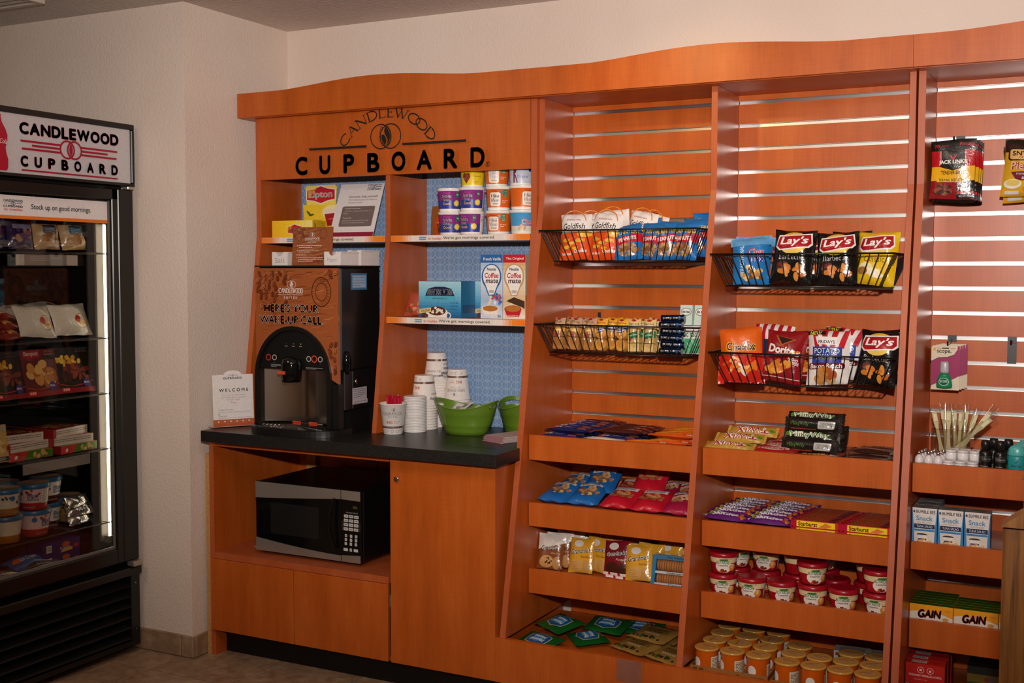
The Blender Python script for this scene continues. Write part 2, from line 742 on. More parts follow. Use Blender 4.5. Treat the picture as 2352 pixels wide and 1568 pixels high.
# tiled skirting round the foot of the wall pier
bb = struct(MB().box(-4.9, BX + .004, BY - .004, BY, 0, .072).obj('baseboard_left', M_GROUT))
xs = [-4.2, -3.83, -3.46, -3.092, BX + .013]
for i in range(4):
    MB().cbox(xs[i] + .002, xs[i + 1] - (.002 if i < 3 else 0), BY - .013, BY, .002, .083, .002).obj('tile', M_TILE, bb)
MB().cbox(BX, BX + .013, BY + .003, BY + .085, .002, .083, .002).obj('tile', M_TILE, bb)

v = thing('ceiling_vent', 'white louvred air vent in the ceiling above the freezer', 'vent', (-3.6, 2.9, CZ))
MB().box(-.12, .12, -.135, -.115, -.014, 0).box(-.12, .12, .115, .135, -.014, 0).box(-.12, -.1, -.115, .115, -.014, 0).box(.1, .12, -.115, .115, -.014, 0).obj('frame', plain('vent_white', '#cdbfb0', .5), v)
for i in range(6):
    y = -.095 + i * .038
    MB().prism([(y, -.002), (y + .028, -.013), (y + .03, -.011), (y + .002, 0)], -.1, .1, 'x').obj('louvre', bpy.data.materials['vent_white'], v)

# ================================================================== wall unit: shared pieces
WE = [M_WOOD, M_EDGE]


def board(name, par, *b, edge=True):
    """board: broad faces laminate, thin front edge banded"""
    return MB().box(*b).obj(name, M_WOOD, par)


def panel(name, par, poly, x0, x1):
    return MB().prism(poly, x0, x1, 'x', m=0, mside=1).obj(name, WE, par)


HPROF = [(3.88, .8695), (3.505, .8695), (3.606, 1.60), (3.606, 2.05), (3.88, 2.05)]
DPROF = [(3.88, .2505), (3.335, .2505), (3.625, 1.72), (3.625, 2.05), (3.88, 2.05)]
ZK = [2.026 - .0772 * k for k in range(23)]


def wave(x0, x1, b0, b1):
    """top outline of a cornice: flat ends, one long low swell between b0 and b1"""
    pts = []
    for i in range(25):
        t = i / 24
        x = b0 + (b1 - b0) * t
        pts.append((x, 2.144 + .026 * (.5 - .5 * cos(2 * PI * t)) ** .75))
    return [(x0, 2.052), (x1, 2.052), (x1, 2.144)] + pts[::-1] + [(x0, 2.144)]


def cornice(par, x0, x1, b0, b1):
    MB().prism(wave(x0, x1, b0, b1), 3.551, 3.571, 'y', m=0, mside=0).obj('cornice', M_WOOD, par)
    board('soffit', par, x0, x1, 3.5712, 3.88, 2.0505, 2.066)


# ------------------------------------------------------------------ coffee hutch with sign
hutch = thing('coffee_hutch', 'orange wood hutch with arched black lettering above two open compartments', 'cabinet', (0, 0, 0))
cornice(hutch, -3.03, -1.7845, -2.83, -1.97)
panel('side_panel', hutch, HPROF, -2.986, -2.963)
panel('divider', hutch, HPROF[:3] + [(3.606, 1.8125), (3.88, 1.8125)], -2.381, -2.362)
panel('side_panel', hutch, HPROF, -1.785, -1.7635)
sign = MB().box(-2.9625, -1.7855, 3.598, 3.614, 1.813, 2.0495).obj('sign_panel', M_WOOD, hutch)


def ringmat():
    m, nt, b = nmat('ring_print_panel')
    co = coords(nt)
    sx = nd(nt, 'ShaderNodeSeparateXYZ')
    nt.links.new(co, sx.inputs[0])

    def mt(op, a, c=None, d=None):
        n = nd(nt, 'ShaderNodeMath', operation=op)
        for i, q in enumerate((a, c, d)):
            if q is None:
                continue
            if isinstance(q, (int, float)):
                n.inputs[i].default_value = q
            else:
                nt.links.new(q, n.inputs[i])
        return n.outputs[0]
    W, H, rad, off = .0415, .0275, .0128, .0075
    fz = mt('MULTIPLY', mt('SUBTRACT', mt('FRACT', mt('DIVIDE', sx.outputs[2], H)), .5), H)
    tot = None
    for o_ in (-off, off):
        fx = mt('MULTIPLY', mt('SUBTRACT', mt('FRACT', mt('DIVIDE', mt('ADD', sx.outputs[0], o_), W)), .5), W)
        d = mt('SQRT', mt('ADD', mt('MULTIPLY', fx, fx), mt('MULTIPLY', fz, fz)))
        r = mt('LESS_THAN', mt('ABSOLUTE', mt('SUBTRACT', d, rad)), .0011)
        tot = r if tot is None else mt('MAXIMUM', tot, r)
    nt.links.new(mixn(nt, '#7796bd', '#9fb6d2', tot), b.inputs['Base Color'])
    b.inputs['Roughness'].default_value = .4
    return m


M_RING = ringmat()
MB().box(-2.9625, -2.3815, 3.862, 3.875, .87, 2.05).obj('back_panel', M_RING, hutch)
MB().box(-2.3615, -1.7855, 3.862, 3.875, .87, 2.05).obj('back_panel', M_RING, hutch)
M_SHELFW = plain('shelf_underside', '#5a2f1c', .5)


def price_strip(sh, x0, x1, z, y):
    w = x1 - x0
    c = (x0 + x1) / 2

    def S(a, b):
        return (c + a, y - .0012, z + b)
    mb = MB().box(x0, x1, y - .001, y, z - .011, z + .011, '#e9ddd2')
    k = w / .58
    ops = GR(-w / 2, -.0105, -w / 2 + .10, .0105, ['#ee7a18', '#f08a34', '#f3e6dc'], 8)
    ops += GR(w / 2 - .10, -.0105, w / 2, .0105, ['#f3e6dc', '#f08a34', '#ee7a18'], 8)
    ops += [R(-.165 * k, -.006, -.135 * k, .006, '#7b93b5'), R(-.165 * k, -.0012, -.135 * k, .0008, '#e8ddd4'),
            T('for breakfast', -.098 * k, -.0005, .058 * k, .0095, '#c9462a', .008, .2),
            T("We've got mornings covered.", .045 * k, 0, .215 * k, .0135, '#4b4446', .006)]
    mb.print_on(S, ops, .0004)
    return mb.obj('price_strip', M_CARD, sh)


for (x0, x1, zt) in ((-2.9625, -2.3815, 1.589), (-2.3615, -1.7855, 1.589), (-2.3615, -1.7855, 1.292)):
    yf = 3.604 if zt > 1.5 else 3.572
    sh = board('shelf', hutch, x0, x1, yf, 3.861, zt - .02, zt)
    price_strip(sh, x0 + .004, x1 - .004, zt - .0105, yf - .0005)

# ---- the big sign lettering: thin roman capitals drawn stroke by stroke
GL = {  # strokes: (x0,z0,x1,z1,weight) on a unit-high body, arcs as ('a',cx,cz,rx,rz,from,to,weight); width
    'C': ([('a', .50, .5, .46, .5, 45, 315, 1), (.80, .70, .84, .95, .35)], .88),
    'A': ([(.05, 0, .42, 1, .45), (.42, 1, .80, 0, 1.1), (.19, .36, .66, .36, .4), (-.05, 0, .17, 0, .35), (.66, 0, .94, 0, .35)], .88),
    'N': ([(.12, 0, .12, 1, .45), (.10, 1, .82, 0, 1.1), (.82, 0, .82, 1, .45), (0, 0, .24, 0, .35), (.70, 1, .94, 1, .35), (-.02, 1, .14, 1, .35)], .95),
    'D': ([(.14, 0, .14, 1, 1.0), ('a', .30, .5, .56, .5, -90, 90, 1), (.02, 0, .32, 0, .4), (.02, 1, .32, 1, .4)], .92),
    'L': ([(.14, 0, .14, 1, 1.0), (.02, 0, .60, 0, .4), (.60, 0, .64, .24, .4), (.02, 1, .28, 1, .35)], .68),
    'E': ([(.14, 0, .14, 1, 1.0), (.02, 0, .58, 0, .4), (.02, 1, .56, 1, .4), (.14, .52, .46, .52, .4), (.58, 0, .62, .2, .4), (.56, 1, .58, .82, .4), (.46, .42, .46, .62, .35)], .66),
    'W': ([(.04, 1, .32, 0, 1.0), (.32, 0, .58, 1, .45), (.48, 1, .76, 0, 1.0), (.76, 0, 1.04, 1, .45), (-.08, 1, .16, 1, .35), (.93, 1, 1.15, 1, .35)], 1.12),
    'O': ([('a', .52, .5, .50, .5, 0, 360, 1)], 1.0),
}


def roman(word, h, wt, step=None):
    """polyline strokes of a word on a straight base: list of (points, width) and the total width"""
    out, x = [], 0
    prev = ''
    for ch in word:
        st, wd = GL[ch]
        if ch == 'O' and prev == 'O':
            x -= .34 * h
        for q in st:
            if q[0] == 'a':
                _, cx, cz, rx, rz, a0, a1, k = q
                n = 20
                pts = [(x + (cx + rx * cos(math.radians(a0 + (a1 - a0) * i / n))) * h, (cz + rz * sin(math.radians(a0 + (a1 - a0) * i / n))) * h) for i in range(n + 1)]
                out.append((pts, wt * (.8 if k else 1)))
            else:
                a, b, c2, d, k = q
                out.append(([(x + (a + (c2 - a) * i / 4) * h, (b + (d - b) * i / 4) * h) for i in range(5)], wt * k))
        x += (wd + .06) * h
        prev = ch
    return out, x


def arched(word, h, wt, cx, cz, rad, half, col):
    st, tot = roman(word, h, wt)
    ops = []
    for pts, wd in st:
        q = []
        for x, z in pts:
            a = (x / tot - .5) * 2 * half
            q.append((cx + (rad + z) * sin(a), cz + (rad + z) * cos(a)))
        ops.append(LN(q, wd, col))
    return ops


def flame(cx, cz, r, col, k=1.0, rays=True):
    """two linked rings with a flame where they cross"""
    d = r * .46
    ops = [RING(cx - d, cz, r * .92, r, col, 40), RING(cx + d, cz, r * .92, r, col, 40)]
    hh = math.sqrt(r * r - d * d) * .86
    L, Rr = [], []
    for i in range(13):
        t = i / 12
        z = cz - hh + 2 * hh * t
        wv = (r - d) * .72 * sin(PI * t) ** .8
        L.append((cx - wv, z))
        Rr.append((cx + wv, z))
    mid = [(cx + .30 * (r - d) * sin(2 * PI * (i / 12) - .2), cz - hh + 2 * hh * i / 12) for i in range(13)]
    ops.append(P([(x + r * .03, z) for x, z in mid] + Rr[::-1], col))
    ops.append(P(L[:8] + [(x - r * .08, z) for x, z in mid[:8]][::-1], col))
    if rays:
        for i in range(1, 12):
            for sgn, side in ((-1, L), (1, Rr)):
                x, z = side[i]
                ops.append(LN([(x + sgn * r * .03, z), (x + sgn * r * .22, z + (z - cz) * .18)], r * .045, col))
    return ops


INK = '#1d1712'
ops = arched('CANDLEWOOD', .035, .0054, -2.366, 1.792, .229, .98, INK)
ops += flame(-2.368, 1.9515, .046, INK)
ops += [R(-2.708, 1.915, -2.447, 1.9225, INK), R(-2.291, 1.915, -2.026, 1.9225, INK)]
ops += [T(ch, -2.772 + .0275 + i * .1093, 1.858, wd, .070, INK, .035, res=8) for i, (ch, wd) in enumerate(zip('CUPBOARD', (.056, .051, .049, .054, .060, .064, .057, .057)))]
ops += [RING(-1.938, 1.833, .0075, .0088, INK, 20), T('R', -1.938, 1.833, .007, .0085, INK, .01)]
mb = MB().print_on(lambda a, b: (a, 3.598, b), ops, .0008)
so = mb.obj('lettering', plain('sign_ink', '#17120e', .45), sign)
so['label'] = 'black arched lettering with linked rings and flame emblem'

# ------------------------------------------------------------------ base cabinet and worktop
base = thing('base_cabinet', 'orange wood base cabinet with microwave niche under the black worktop', 'cabinet')
M_CHIP = plain('raw_chipboard', '#b98a55', .8, 0, .2, .25, 160)
panel('side_panel', base, [(3.87, 0), (3.41, 0), (3.345, .0), (3.345, .8285), (3.87, .8285)], -3.011, -2.99)
MB().box(-3.03, -3.0115, 3.345, 3.40, 0, .77).obj('filler_strip', M_CHIP, base)
sh = MB().box(-2.9895, -2.2, 3.336, 3.86, .376, .40).obj('niche_floor', M_EDGE, base)
board('top_rail', base, -2.9895, -2.2, 3.345, 3.362, .802, .8285)
panel('partition', base, [(3.87, .1), (3.35, .1), (3.35, .8285), (3.87, .8285)], -2.1995, -2.183)
board('back_panel', base, -2.9895, -2.2, 3.861, 3.871, .4005, .8285)
MB().box(-2.93, -2.885, 3.835, 3.8605, .4005, .8285).obj('cleat', M_CHIP, base)
panel('side_panel', base, [(3.87, .1), (3.3455, .1), (3.3455, .8285), (3.87, .8285)], -1.795, -1.7775)
board('bottom_panel', base, -2.9895, -1.7955, 3.35, 3.86, .1005, .115)
MB().box(-2.9895, -1.7765, 3.405, 3.415, 0, .1).obj('toe_kick', M_BLACKM, base)


def cdoor(par, x0, x1, z0, z1):
    mb = MB()
    mb.cbox(x0, x1, 3.330, 3.3445, z0, z1, .0012)
    return mb.obj('door', M_WOOD, par)


cdoor(base, -2.998, -2.609, .102, .3745)
cdoor(base, -2.606, -2.2, .102, .3745)
d3 = cdoor(base, -2.188, -1.777, .102, .818)
MB().lathe([(.0095, 0), (.0095, .004), (.0075, .005)], 20).lathe([(.005, .005), (.005, .0056)], 12).obj('lock', M_CHROME, d3)
lk = d3.children[0]
lk.rotation_euler = (PI / 2, 0, 0)
lk.location = (-2.157, 3.3298, .748)
MB().box(-.0008, .0008, -.003, .003, 0, .0007).obj('keyhole', M_BLACKP, d3)
kh = d3.children[1]
kh.rotation_euler = (PI / 2, 0, 0)
kh.location = (-2.157, 3.3241, .748)


def countermat():
    m, nt, b = nmat('black_speckled_laminate')
    a = noise(nt, 420, 2, .7)
    nt.links.new(ramp(nt, a, [(.42, '#191817'), (.62, '#272624'), (.72, '#47443f')]), b.inputs['Base Color'])
    b.inputs['Roughness'].default_value = .34
    b.inputs['Specular IOR Level'].default_value = .45
    bump(nt, b, noise(nt, 600, 2), .08, .0005)
    return m


ct = thing('worktop', 'black speckled laminate worktop with a narrow payment slot', 'countertop')
prof = [(-2.985, 3.273), (-2.982, 3.27), (-1.746, 3.27), (-1.743, 3.273), (-1.743, 3.44), (-1.7635, 3.44), (-1.7635, 3.8615), (-2.985, 3.8615)]
MB().prism(prof, .829, .869, 'z').obj('slab', countermat(), ct)
MB().box(-1.96, -1.803, 3.387, 3.391, .8688, .8694).obj('slot', M_BLACKP, ct)

# ------------------------------------------------------------------ slatwall display units


def slatback(par, x0, x1):
    prev = 2.05
    for k, z in enumerate(ZK):
        MB().box(x0, x1, 3.86, 3.876, z + .0062, prev).obj('slat', M_WOOD, par)
        mb = MB()
        # open aluminium channel let into the groove
        mb.prism([(3.8625, z - .006), (3.872, z - .006), (3.872, z + .006), (3.8625, z + .006), (3.8625, z + .0048), (3.8685, z + .004), (3.8685, z - .0048), (3.8625, z - .0048)], x0 + .001, x1 - .001, 'x')
        mb.obj('metal_strip', M_METAL, par)
        prev = z - .0062
    MB().box(x0, x1, 3.86, 3.876, .206, prev).obj('slat', M_WOOD, par)


TR = [(.822, .907), (.595, .676), (.364, .448)]


def trays(par, x0, x1):
    for z0, z1 in TR:
        mb = MB().cbox(x0 + .003, x1 - .003, 3.50, 3.516, z0, z1, .0012)
        fa = mb.obj('shelf_front', M_WOOD, par)
        board('shelf', par, x0 + .001, x1 - .001, 3.5165, 3.8595, z1 - .034, z1 - .018)


disp = thing('display_shelving', 'two-bay orange slatwall display unit with tray shelves beside the hutch', 'shelving')
cornice(disp, -1.784, -.5265, -1.56, -.72)
panel('side_panel', disp, DPROF, -1.7625, -1.742)
panel('divider', disp, DPROF, -1.151, -1.131)
panel('side_panel', disp, DPROF, -.5445, -.5265)
slatback(disp, -1.7415, -1.1515)
slatback(disp, -1.1305, -.545)
trays(disp, -1.7415, -1.1515)
trays(disp, -1.1305, -.545)
board('base_front', disp, -1.776, -.5265, 3.330, 3.348, .102, .25)
board('base_floor', disp, -1.7755, -.5265, 3.3485, 3.8595, .188, .205)
MB().box(-1.776, -.5265, 3.405, 3.415, 0, .1).obj('toe_kick', M_BLACKM, disp)
tp = MB().box(-1.344, -1.262, 3.3294, 3.3299, .178, .2485).obj('tape_patch', plain('brown_tape', '#8a5a4a', .25), disp)
tp['label'] = 'square of shiny brown tape'

disp3 = thing('display_shelving', 'orange slatwall display bay at the right holding jerky and toiletries', 'shelving')
cornice(disp3, -.5255, .72, -.43, .60)
panel('side_panel', disp3, DPROF, -.5195, -.499)
panel('side_panel', disp3, DPROF, .10, .12)
slatback(disp3, -.4985, .0995)
trays(disp3, -.4985, .0995)
board('base_front', disp3, -.5255, .12, 3.330, 3.348, .102, .25)
board('base_floor', disp3, -.5255, .12, 3.3485, 3.8595, .188, .205)
MB().box(-.5255, .12, 3.405, 3.415, 0, .1).obj('toe_kick', M_BLACKM, disp3)


def basket(x0, x1, zt, zb, label):
    t = thing('wire_basket', label, 'basket', (0, 0, 0), 0, 'black wire baskets hooked on the slatwall')
    yf, yfb, yb = 3.53, 3.558, 3.852
    a0, a1 = x0 + .045, x1 - .045
    MB().tube([(x0, yf, zt), (x1, yf, zt), (x1 - .004, yb, zt), (x0 + .004, yb, zt)], .0032, 6, closed=True).obj('rim', M_WIRE, t)
    MB().tube([(a0, yfb, zb), (a1, yfb, zb), (a1, yb, zb), (a0, yb, zb)], .0028, 6, closed=True).obj('bottom_frame', M_WIRE, t)
    mb = MB()
    n = 21
    for i in range(n):
        f = (i + .5) / n
        mb.tube([(x0 + (x1 - x0) * f, yf, zt), (a0 + (a1 - a0) * f, yfb, zb)], .0015, 4)
    mb.obj('front_wires', M_WIRE, t)
    mb = MB()
    for i in range(n):
        f = (i + .5) / n
        mb.tube([(a0 + (a1 - a0) * f, yfb, zb), (a0 + (a1 - a0) * f, yb, zb)], .0015, 4)
    mb.obj('bottom_wires', M_WIRE, t)
    for xa, xb in ((x0, a0), (x1, a1)):
        mb = MB()
        for i in range(13):
            f = (i + .5) / 13
            mb.tube([(xa, yf + (yb - yf) * f, zt), (xb, yfb + (yb - yfb) * f, zb)], .0015, 4)
        mb.obj('side_wires', M_WIRE, t)
    for x in (x0 + .1, x1 - .1):
        MB().box(x - .005, x + .005, 3.853, 3.859, zt - .01, zt + .032).obj('hook_bracket', M_BLACKP, t)
    return t


basket(-1.717, -1.166, 1.596, 1.494, 'black wire basket with goldfish cracker bags, upper of the left bay')
basket(-1.733, -1.1560, 1.281, 1.186, 'black wire basket with cracker packs, lower of the left bay')
basket(-1.119, -.567, 1.514, 1.415, 'black wire basket with black and yellow chip bags, upper of the middle bay')
basket(-1.121, -.5495, 1.206, 1.109, 'black wire basket with orange and red chip bags, lower of the middle bay')

# ------------------------------------------------------------------ oak stand at the right edge
def oakmat():
    m, nt, b = nmat('oak')
    a = noise(nt, 1.0, 5, .7, coords(nt, 60, 60, 3))
    nt.links.new(ramp(nt, a, [(.35, '#4a2a10'), (.5, '#7a4c1f'), (.7, '#96642e')]), b.inputs['Base Color'])
    b.inputs['Roughness'].default_value = .4
    return m


M_OAK = oakmat()
oak = thing('oak_stand', 'oak stand with a sloping top rail at the right edge of the picture', 'furniture')
MB().cbox(-.143, .30, 2.0, 2.032, 0, 1.052, .004).obj('side_board', M_OAK, oak)
MB().prism([(-.146, 1.0525), (.31, 1.0525), (.31, 1.19), (.06, 1.19), (-.12, 1.072)], 1.985, 2.045, 'y').obj('top_rail', M_OAK, oak)
MB().cbox(-.132, .30, 2.33, 2.362, 0, 1.075, .004).obj('side_board', M_OAK, oak)
MB().prism([(-.136, 1.0755), (.31, 1.0755), (.31, 1.2), (.07, 1.2), (-.11, 1.096)], 2.32, 2.372, 'y').obj('top_rail', M_OAK, oak)
MB().cbox(.0, .30, 2.0325, 2.3295, .1, .13, .003).obj('shelf_board', M_OAK, oak)


def rebase(t, loc):
    """set the thing's origin to its base without moving its parts"""
    L = Vector(loc)
    t.location = L
    for c in t.children:
        c.location = c.location - L


rebase(hutch, (-2.37, 3.7, .869))
rebase(base, (-2.38, 3.6, 0))
rebase(ct, (-2.37, 3.56, .829))
rebase(disp, (-1.15, 3.6, 0))
rebase(disp3, (-.2, 3.6, 0))
rebase(oak, (.08, 2.18, 0))

# ================================================================== glass-door freezer (faces +x)
fz = thing('freezer', 'tall black glass-door freezer with a lit red and white sign on top', 'freezer')
FY0, FY1, FX = 2.50, 3.255, -3.28
MB().box(-3.99, -3.345, FY0, FY0 + .04, .335, 1.765).obj('side_wall', M_BLACKM, fz)
MB().box(-3.99, -3.345, FY1 - .035, FY1, .335, 1.765).obj('side_wall', M_BLACKM, fz)
MB().box(-3.99, -3.95, FY0 + .0405, FY1 - .0355, .335, 1.765).obj('back_wall', M_BLACKM, fz)
MB().box(-3.99, -3.345, FY0, FY1, 1.7655, 2.0).obj('top_housing', M_BLACKM, fz)
MB().box(-3.9495, -3.345, FY0 + .0405, FY1 - .0355, .335, .372).obj('cabinet_floor', M_BLACKM, fz)
MB().box(-3.99, -3.36, FY0, FY1, .03, .3345).obj('base_housing', M_BLACKM, fz)
for y in (FY0 + .08, FY1 - .08):
    for x in (-3.9, -3.42):
        MB().lathe([(.02, 0), (.02, .03)], 10, at=(x, y, 0)).obj('foot', M_BLACKP, fz)

# door: frame, pane, strip, tube light behind the right stile
M_DOORB = plain('black_door_frame', '#0f0e0d', .3, 0, .5, .1)
dr = MB()
yr, yl, zt, zb = 3.145, FY0 + .09, 1.718, .418
dr.cbox(-3.343, FX, yr + .03, FY1 - .005, .362, 1.762, .003)
dr.cbox(-3.297, FX, yr, yr + .0298, .362, 1.762, .003)
dr.cbox(-3.343, FX, FY0 + .005, yl, .362, 1.762, .003)
dr.cbox(-3.343, FX, yl + .0002, yr + .0298, zt + .003, 1.762, .003)
dr.cbox(-3.343, -3.2972, yl + .0002, yr + .0298, .362, zb - .02, .003)
dr.cbox(-3.297, FX, yl + .0002, yr - .0002, .362, zb, .003)
door = dr.obj('door', M_DOORB, fz)
MB().box(-3.304, -3.300, yl + .0005, yr - .0005, zb + .0005, zt - .0005).obj('pane', M_GLASS, door)
MB().box(-3.2995, -3.292, yl + .0005, yr - .0005, zb + .0005, zb + .010).box(-3.2995, -3.292, yr - .006, yr - .0005, zb + .0105, zt - .0005).obj('gasket', plain('grey_gasket', '#6e675f', .5), door)
st = MB().box(-3.2985, -3.2965, yl + .01, yr - .008, 1.634, 1.713, '#efe7e4')


def SF(a, b):
    return (-3.2965, a, b)


ops = [R(yl + .01, 1.634, yr - .008, 1.6455, '#ec7d22')]
ops += [T('CANDLEWOOD', 2.724, 1.6945, .078, .0085, '#31415f', .03), T('CUPBOARD', 2.724, 1.676, .078, .0075, '#31415f', .03),
        R(2.688, 1.6855, 2.716, 1.6867, '#31415f'), R(2.732, 1.6855, 2.76, 1.6867, '#31415f'), RING(2.721, 1.6855, .004, .0055, '#31415f', 16), RING(2.727, 1.6855, .004, .0055, '#31415f', 16),
        T('for breakfast', 2.724, 1.6655, .075, .0085, '#d9582a', .015, .2),
        T('Stock up on good mornings.', 2.928, 1.676, .262, .023, '#4a4548', .008)]
st.print_on(SF, ops, .0005, off=(1, 0, 0))
st.obj('label_strip', M_CARD, door)
M_TUBE = glow('lit_tube', '#fff0d8', 9.0)
MB().lathe([(.0052, .452), (.0052, 1.632)], 12, at=(-3.372, 3.192, 0)).obj('lamp_tube', M_TUBE, door)
M_WMETAL = plain('grey_enamel', '#6f6a62', .45)
MB().box(-3.40, -3.39, 3.168, 3.218, .43, 1.655).obj('lamp_reflector', M_WMETAL, door)
MB().box(-3.385, -3.36, 3.178, 3.202, .425, .451).box(-3.385, -3.36, 3.178, 3.202, 1.633, 1.655).obj('lamp_socket', M_WMETAL, door)
MB().cbox(-3.30, -3.262, 3.205, 3.25, .338, .358, .003).obj('hinge', M_STEEL, fz)
MB().cbox(-3.30, -3.27, 3.215, 3.245, 1.7625, 1.774, .002).obj('hinge', M_STEEL, fz)
MB().cbox(-3.359, -3.275, FY0 + .004, FY1 + .004, .302, .334, .004).obj('sill', M_BLACKP, fz)

# lit sign box
sg = MB()
sg.cbox(-3.3445, -3.272, FY0, FY1, 1.985, 2.005, .003).cbox(-3.3445, -3.272, FY0, FY1, 1.776, 1.786, .003)
sg.cbox(-3.3445, -3.272, FY0, FY0 + .02, 1.7862, 1.9848, .003).cbox(-3.3445, -3.272, FY1 - .016, FY1, 1.7862, 1.9848, .003)
sgo = sg.obj('sign_box', M_BLACKP, fz)
pn = MB().box(-3.30, -3.28, FY0 + .0205, FY1 - .0165, 1.7864, 1.9846, '#cfc9cb')
RED = '#a80f2e'
ops = []
yc = 2.958
SF2 = lambda a, b: (-3.28, a, b)
wl = (.041, .047, .045, .043, .034, .034, .062, .046, .046, .043)
x = 2.741
for ch, wd in zip('CANDLEWOOD', wl):
    ops.append(T(ch, x + wd / 2, 1.94, wd * .95, .042, RED, .06, res=6))
    x += wd
ops += flame(yc, 1.884, .0335, RED, rays=False)[:2] + [RING(yc - .016, 1.884, .027, .0335, RED, 30), RING(yc + .016, 1.884, .027, .0335, RED, 30), E(yc, 1.884, .008, .02, RED, 12)]
for z, a, b in ((1.897, 2.744, 2.916), (1.884, 2.79, 2.913), (1.871, 2.748, 2.916)):
    ops.append(R(a, z - .0035, b, z + .0035, RED))
    ops.append(R(2 * yc - b, z - .0035, 2 * yc - a, z + .0035, RED))
for i, ch in enumerate('CUPBOARD'):
    ops.append(T(ch, 2.757 + i * .057, 1.829, .032, .038, RED, .06, res=6))
ops.append(R(2.744, 1.796, 3.17, 1.8015, RED))
# red bottle silhouette at the left
bt = []
prof_b = [(1.792, .036), (1.80, .042), (1.83, .043), (1.85, .036), (1.868, .034), (1.89, .041), (1.91, .042), (1.93, .034), (1.95, .021), (1.966, .017), (1.976, .018)]
cy = 2.648
bt = [(cy - r, z) for z, r in prof_b] + [(cy + r, z) for z, r in prof_b[::-1]]
ops.append(P(bt, '#b3122f'))
ops.append(T('Coca-Cola', cy + .006, 1.888, .066, .016, '#f3e9e6', .0, .3))
pn.print_on(SF2, ops, .0005, off=(1, 0, 0))
pno = pn.obj('sign_face', M_SMOOTH, fz)
pno['label'] = 'white sign face with red lettering'

# louvred grille
MB().box(-3.3595, -3.285, FY1 - .045, FY1 - .002, .05, .30).obj('grille_post', M_BLACKP, fz)
MB().box(-3.3595, -3.285, FY0 + .002, FY0 + .045, .05, .30).obj('grille_post', M_BLACKP, fz)
MB().box(-3.3595, -3.285, FY0 + .002, FY1 - .002, .03, .049).obj('grille_post', M_BLACKP, fz)
for i in range(6):
    z = .056 + i * .0405
    lo = MB().prism([(-3.287, z), (-3.283, z + .002), (-3.335, z + .036), (-3.339, z + .034)], 0, 1, 'y')
    lo.v = [(a, FY0 + .046 + (FY1 - FY0 - .092) * b, c) for a, b, c in lo.v]
    lo.obj('louvre', M_BLACKP, fz)
for i in range(4):
    MB().lathe([(.003, 0), (.002, .002)], 8).obj('screw', M_CHROME, fz)
scr = [c for c in fz.children if c.name.split('.')[0] == 'screw']
for o, (y, z) in zip(scr, ((3.232, .27), (3.232, .09), (3.19, .262), (3.19, .222))):
    o.rotation_euler = (0, PI / 2, 0)
    o.location = (-3.2848 if y > 3.2 else -3.296, y, z)
pl = MB().box(0, .19, -.0008, 0, 0, .026, '#0c0b0a')
G_ = '#b38a3a'
pl.print_on(lambda a, b: (a, -.0008, b), [R(.003, .001, .187, .002, G_), R(.186, .001, .187, .024, G_), R(.003, .001, .004, .024, G_), T('FREEZER', .128, .0115, .10, .010, G_, .0), R(.08, .0195, .105, .0208, G_), R(.11, .0195, .182, .0208, G_), R(.012, .005, .04, .016, '#c9a24a'), T('BAJA', .026, .0105, .025, .008, '#2b1a0c', .03), R(.014, .017, .038, .021, '#8c2a1e')], .0003)
plo = pl.obj('name_plate', M_SMOOTH, fz)
plo.rotation_euler = Euler((-.98, 0, PI / 2), 'XYZ')
plo.location = (-3.2865, 2.975, .1355)

# wire shelves
for z in (1.523, 1.205, .995, .785, .503):
    mb = MB()
    mb.tube([(-3.37, FY0 + .06, z), (-3.37, 3.205, z)], .0035, 6)
    mb.tube([(-3.93, FY0 + .06, z), (-3.93, 3.205, z)], .0035, 6)
    for i in range(28):
        y = FY0 + .07 + i * .0243
        mb.tube([(-3.37, y, z + .003), (-3.93, y, z + .003)], .0016, 4)
    mb.obj('wire_shelf', plain('shelf_wire', '#3a3631', .35, .6) if 'shelf_wire' not in bpy.data.materials else bpy.data.materials['shelf_wire'], fz)
MB().box(-3.385, -3.378, 3.205, 3.212, .4, 1.68).obj('shelf_rail', M_STEEL, fz)
M_TAG = printed('price_tag_plastic', .3)
for (y0, y1, z, n) in ((2.79, 3.06, 1.478, 3), (2.80, 3.10, .742, 1)):
    mb = MB().box(-3.372, -3.369, y0, y1, z, z + .038, '#8d847c')
    if n == 3:
        mb.print_on(lambda a, b: (-3.369, a, b), [R(y0, z, y0 + .035, z + .038, '#c5bdb4'), R(y1 - .05, z, y1, z + .038, '#c5bdb4')] + lines(y0 + .06, y1 - .07, z + .03, .006, 3, .0018, '#b9b0a8', 3), .0003, off=(1, 0, 0))
    mb.obj('price_rail', M_TAG, fz)
rebase(fz, (-3.64, 2.88, 0))

# ================================================================== coffee brewer
br = thing('coffee_brewer', 'black coffee brewer with a coffee-bean poster front on the worktop', 'coffee machine')
BX0, BX1, BYF = -2.815, -2.437, 3.385
MB().cbox(BX0 + .004, BX1, BYF + .012, 3.65, 1.1005, 1.474, .006).cbox(BX0 + .004, BX1, 3.466, 3.65, .957, 1.1, .004).cbox(BX1 - .027, BX1, BYF + .031, 3.4658, .957, 1.1, .003).cbox(BX0 + .004, BX0 + .02, BYF + .031, 3.4658, .957, 1.1, .003).obj('body', M_BLACKP, br)
MB().cbox(BX0, BX1 + .001, BYF - .004, 3.652, 1.4742, 1.480, .002).obj('top_plate', M_BLACKP, br)
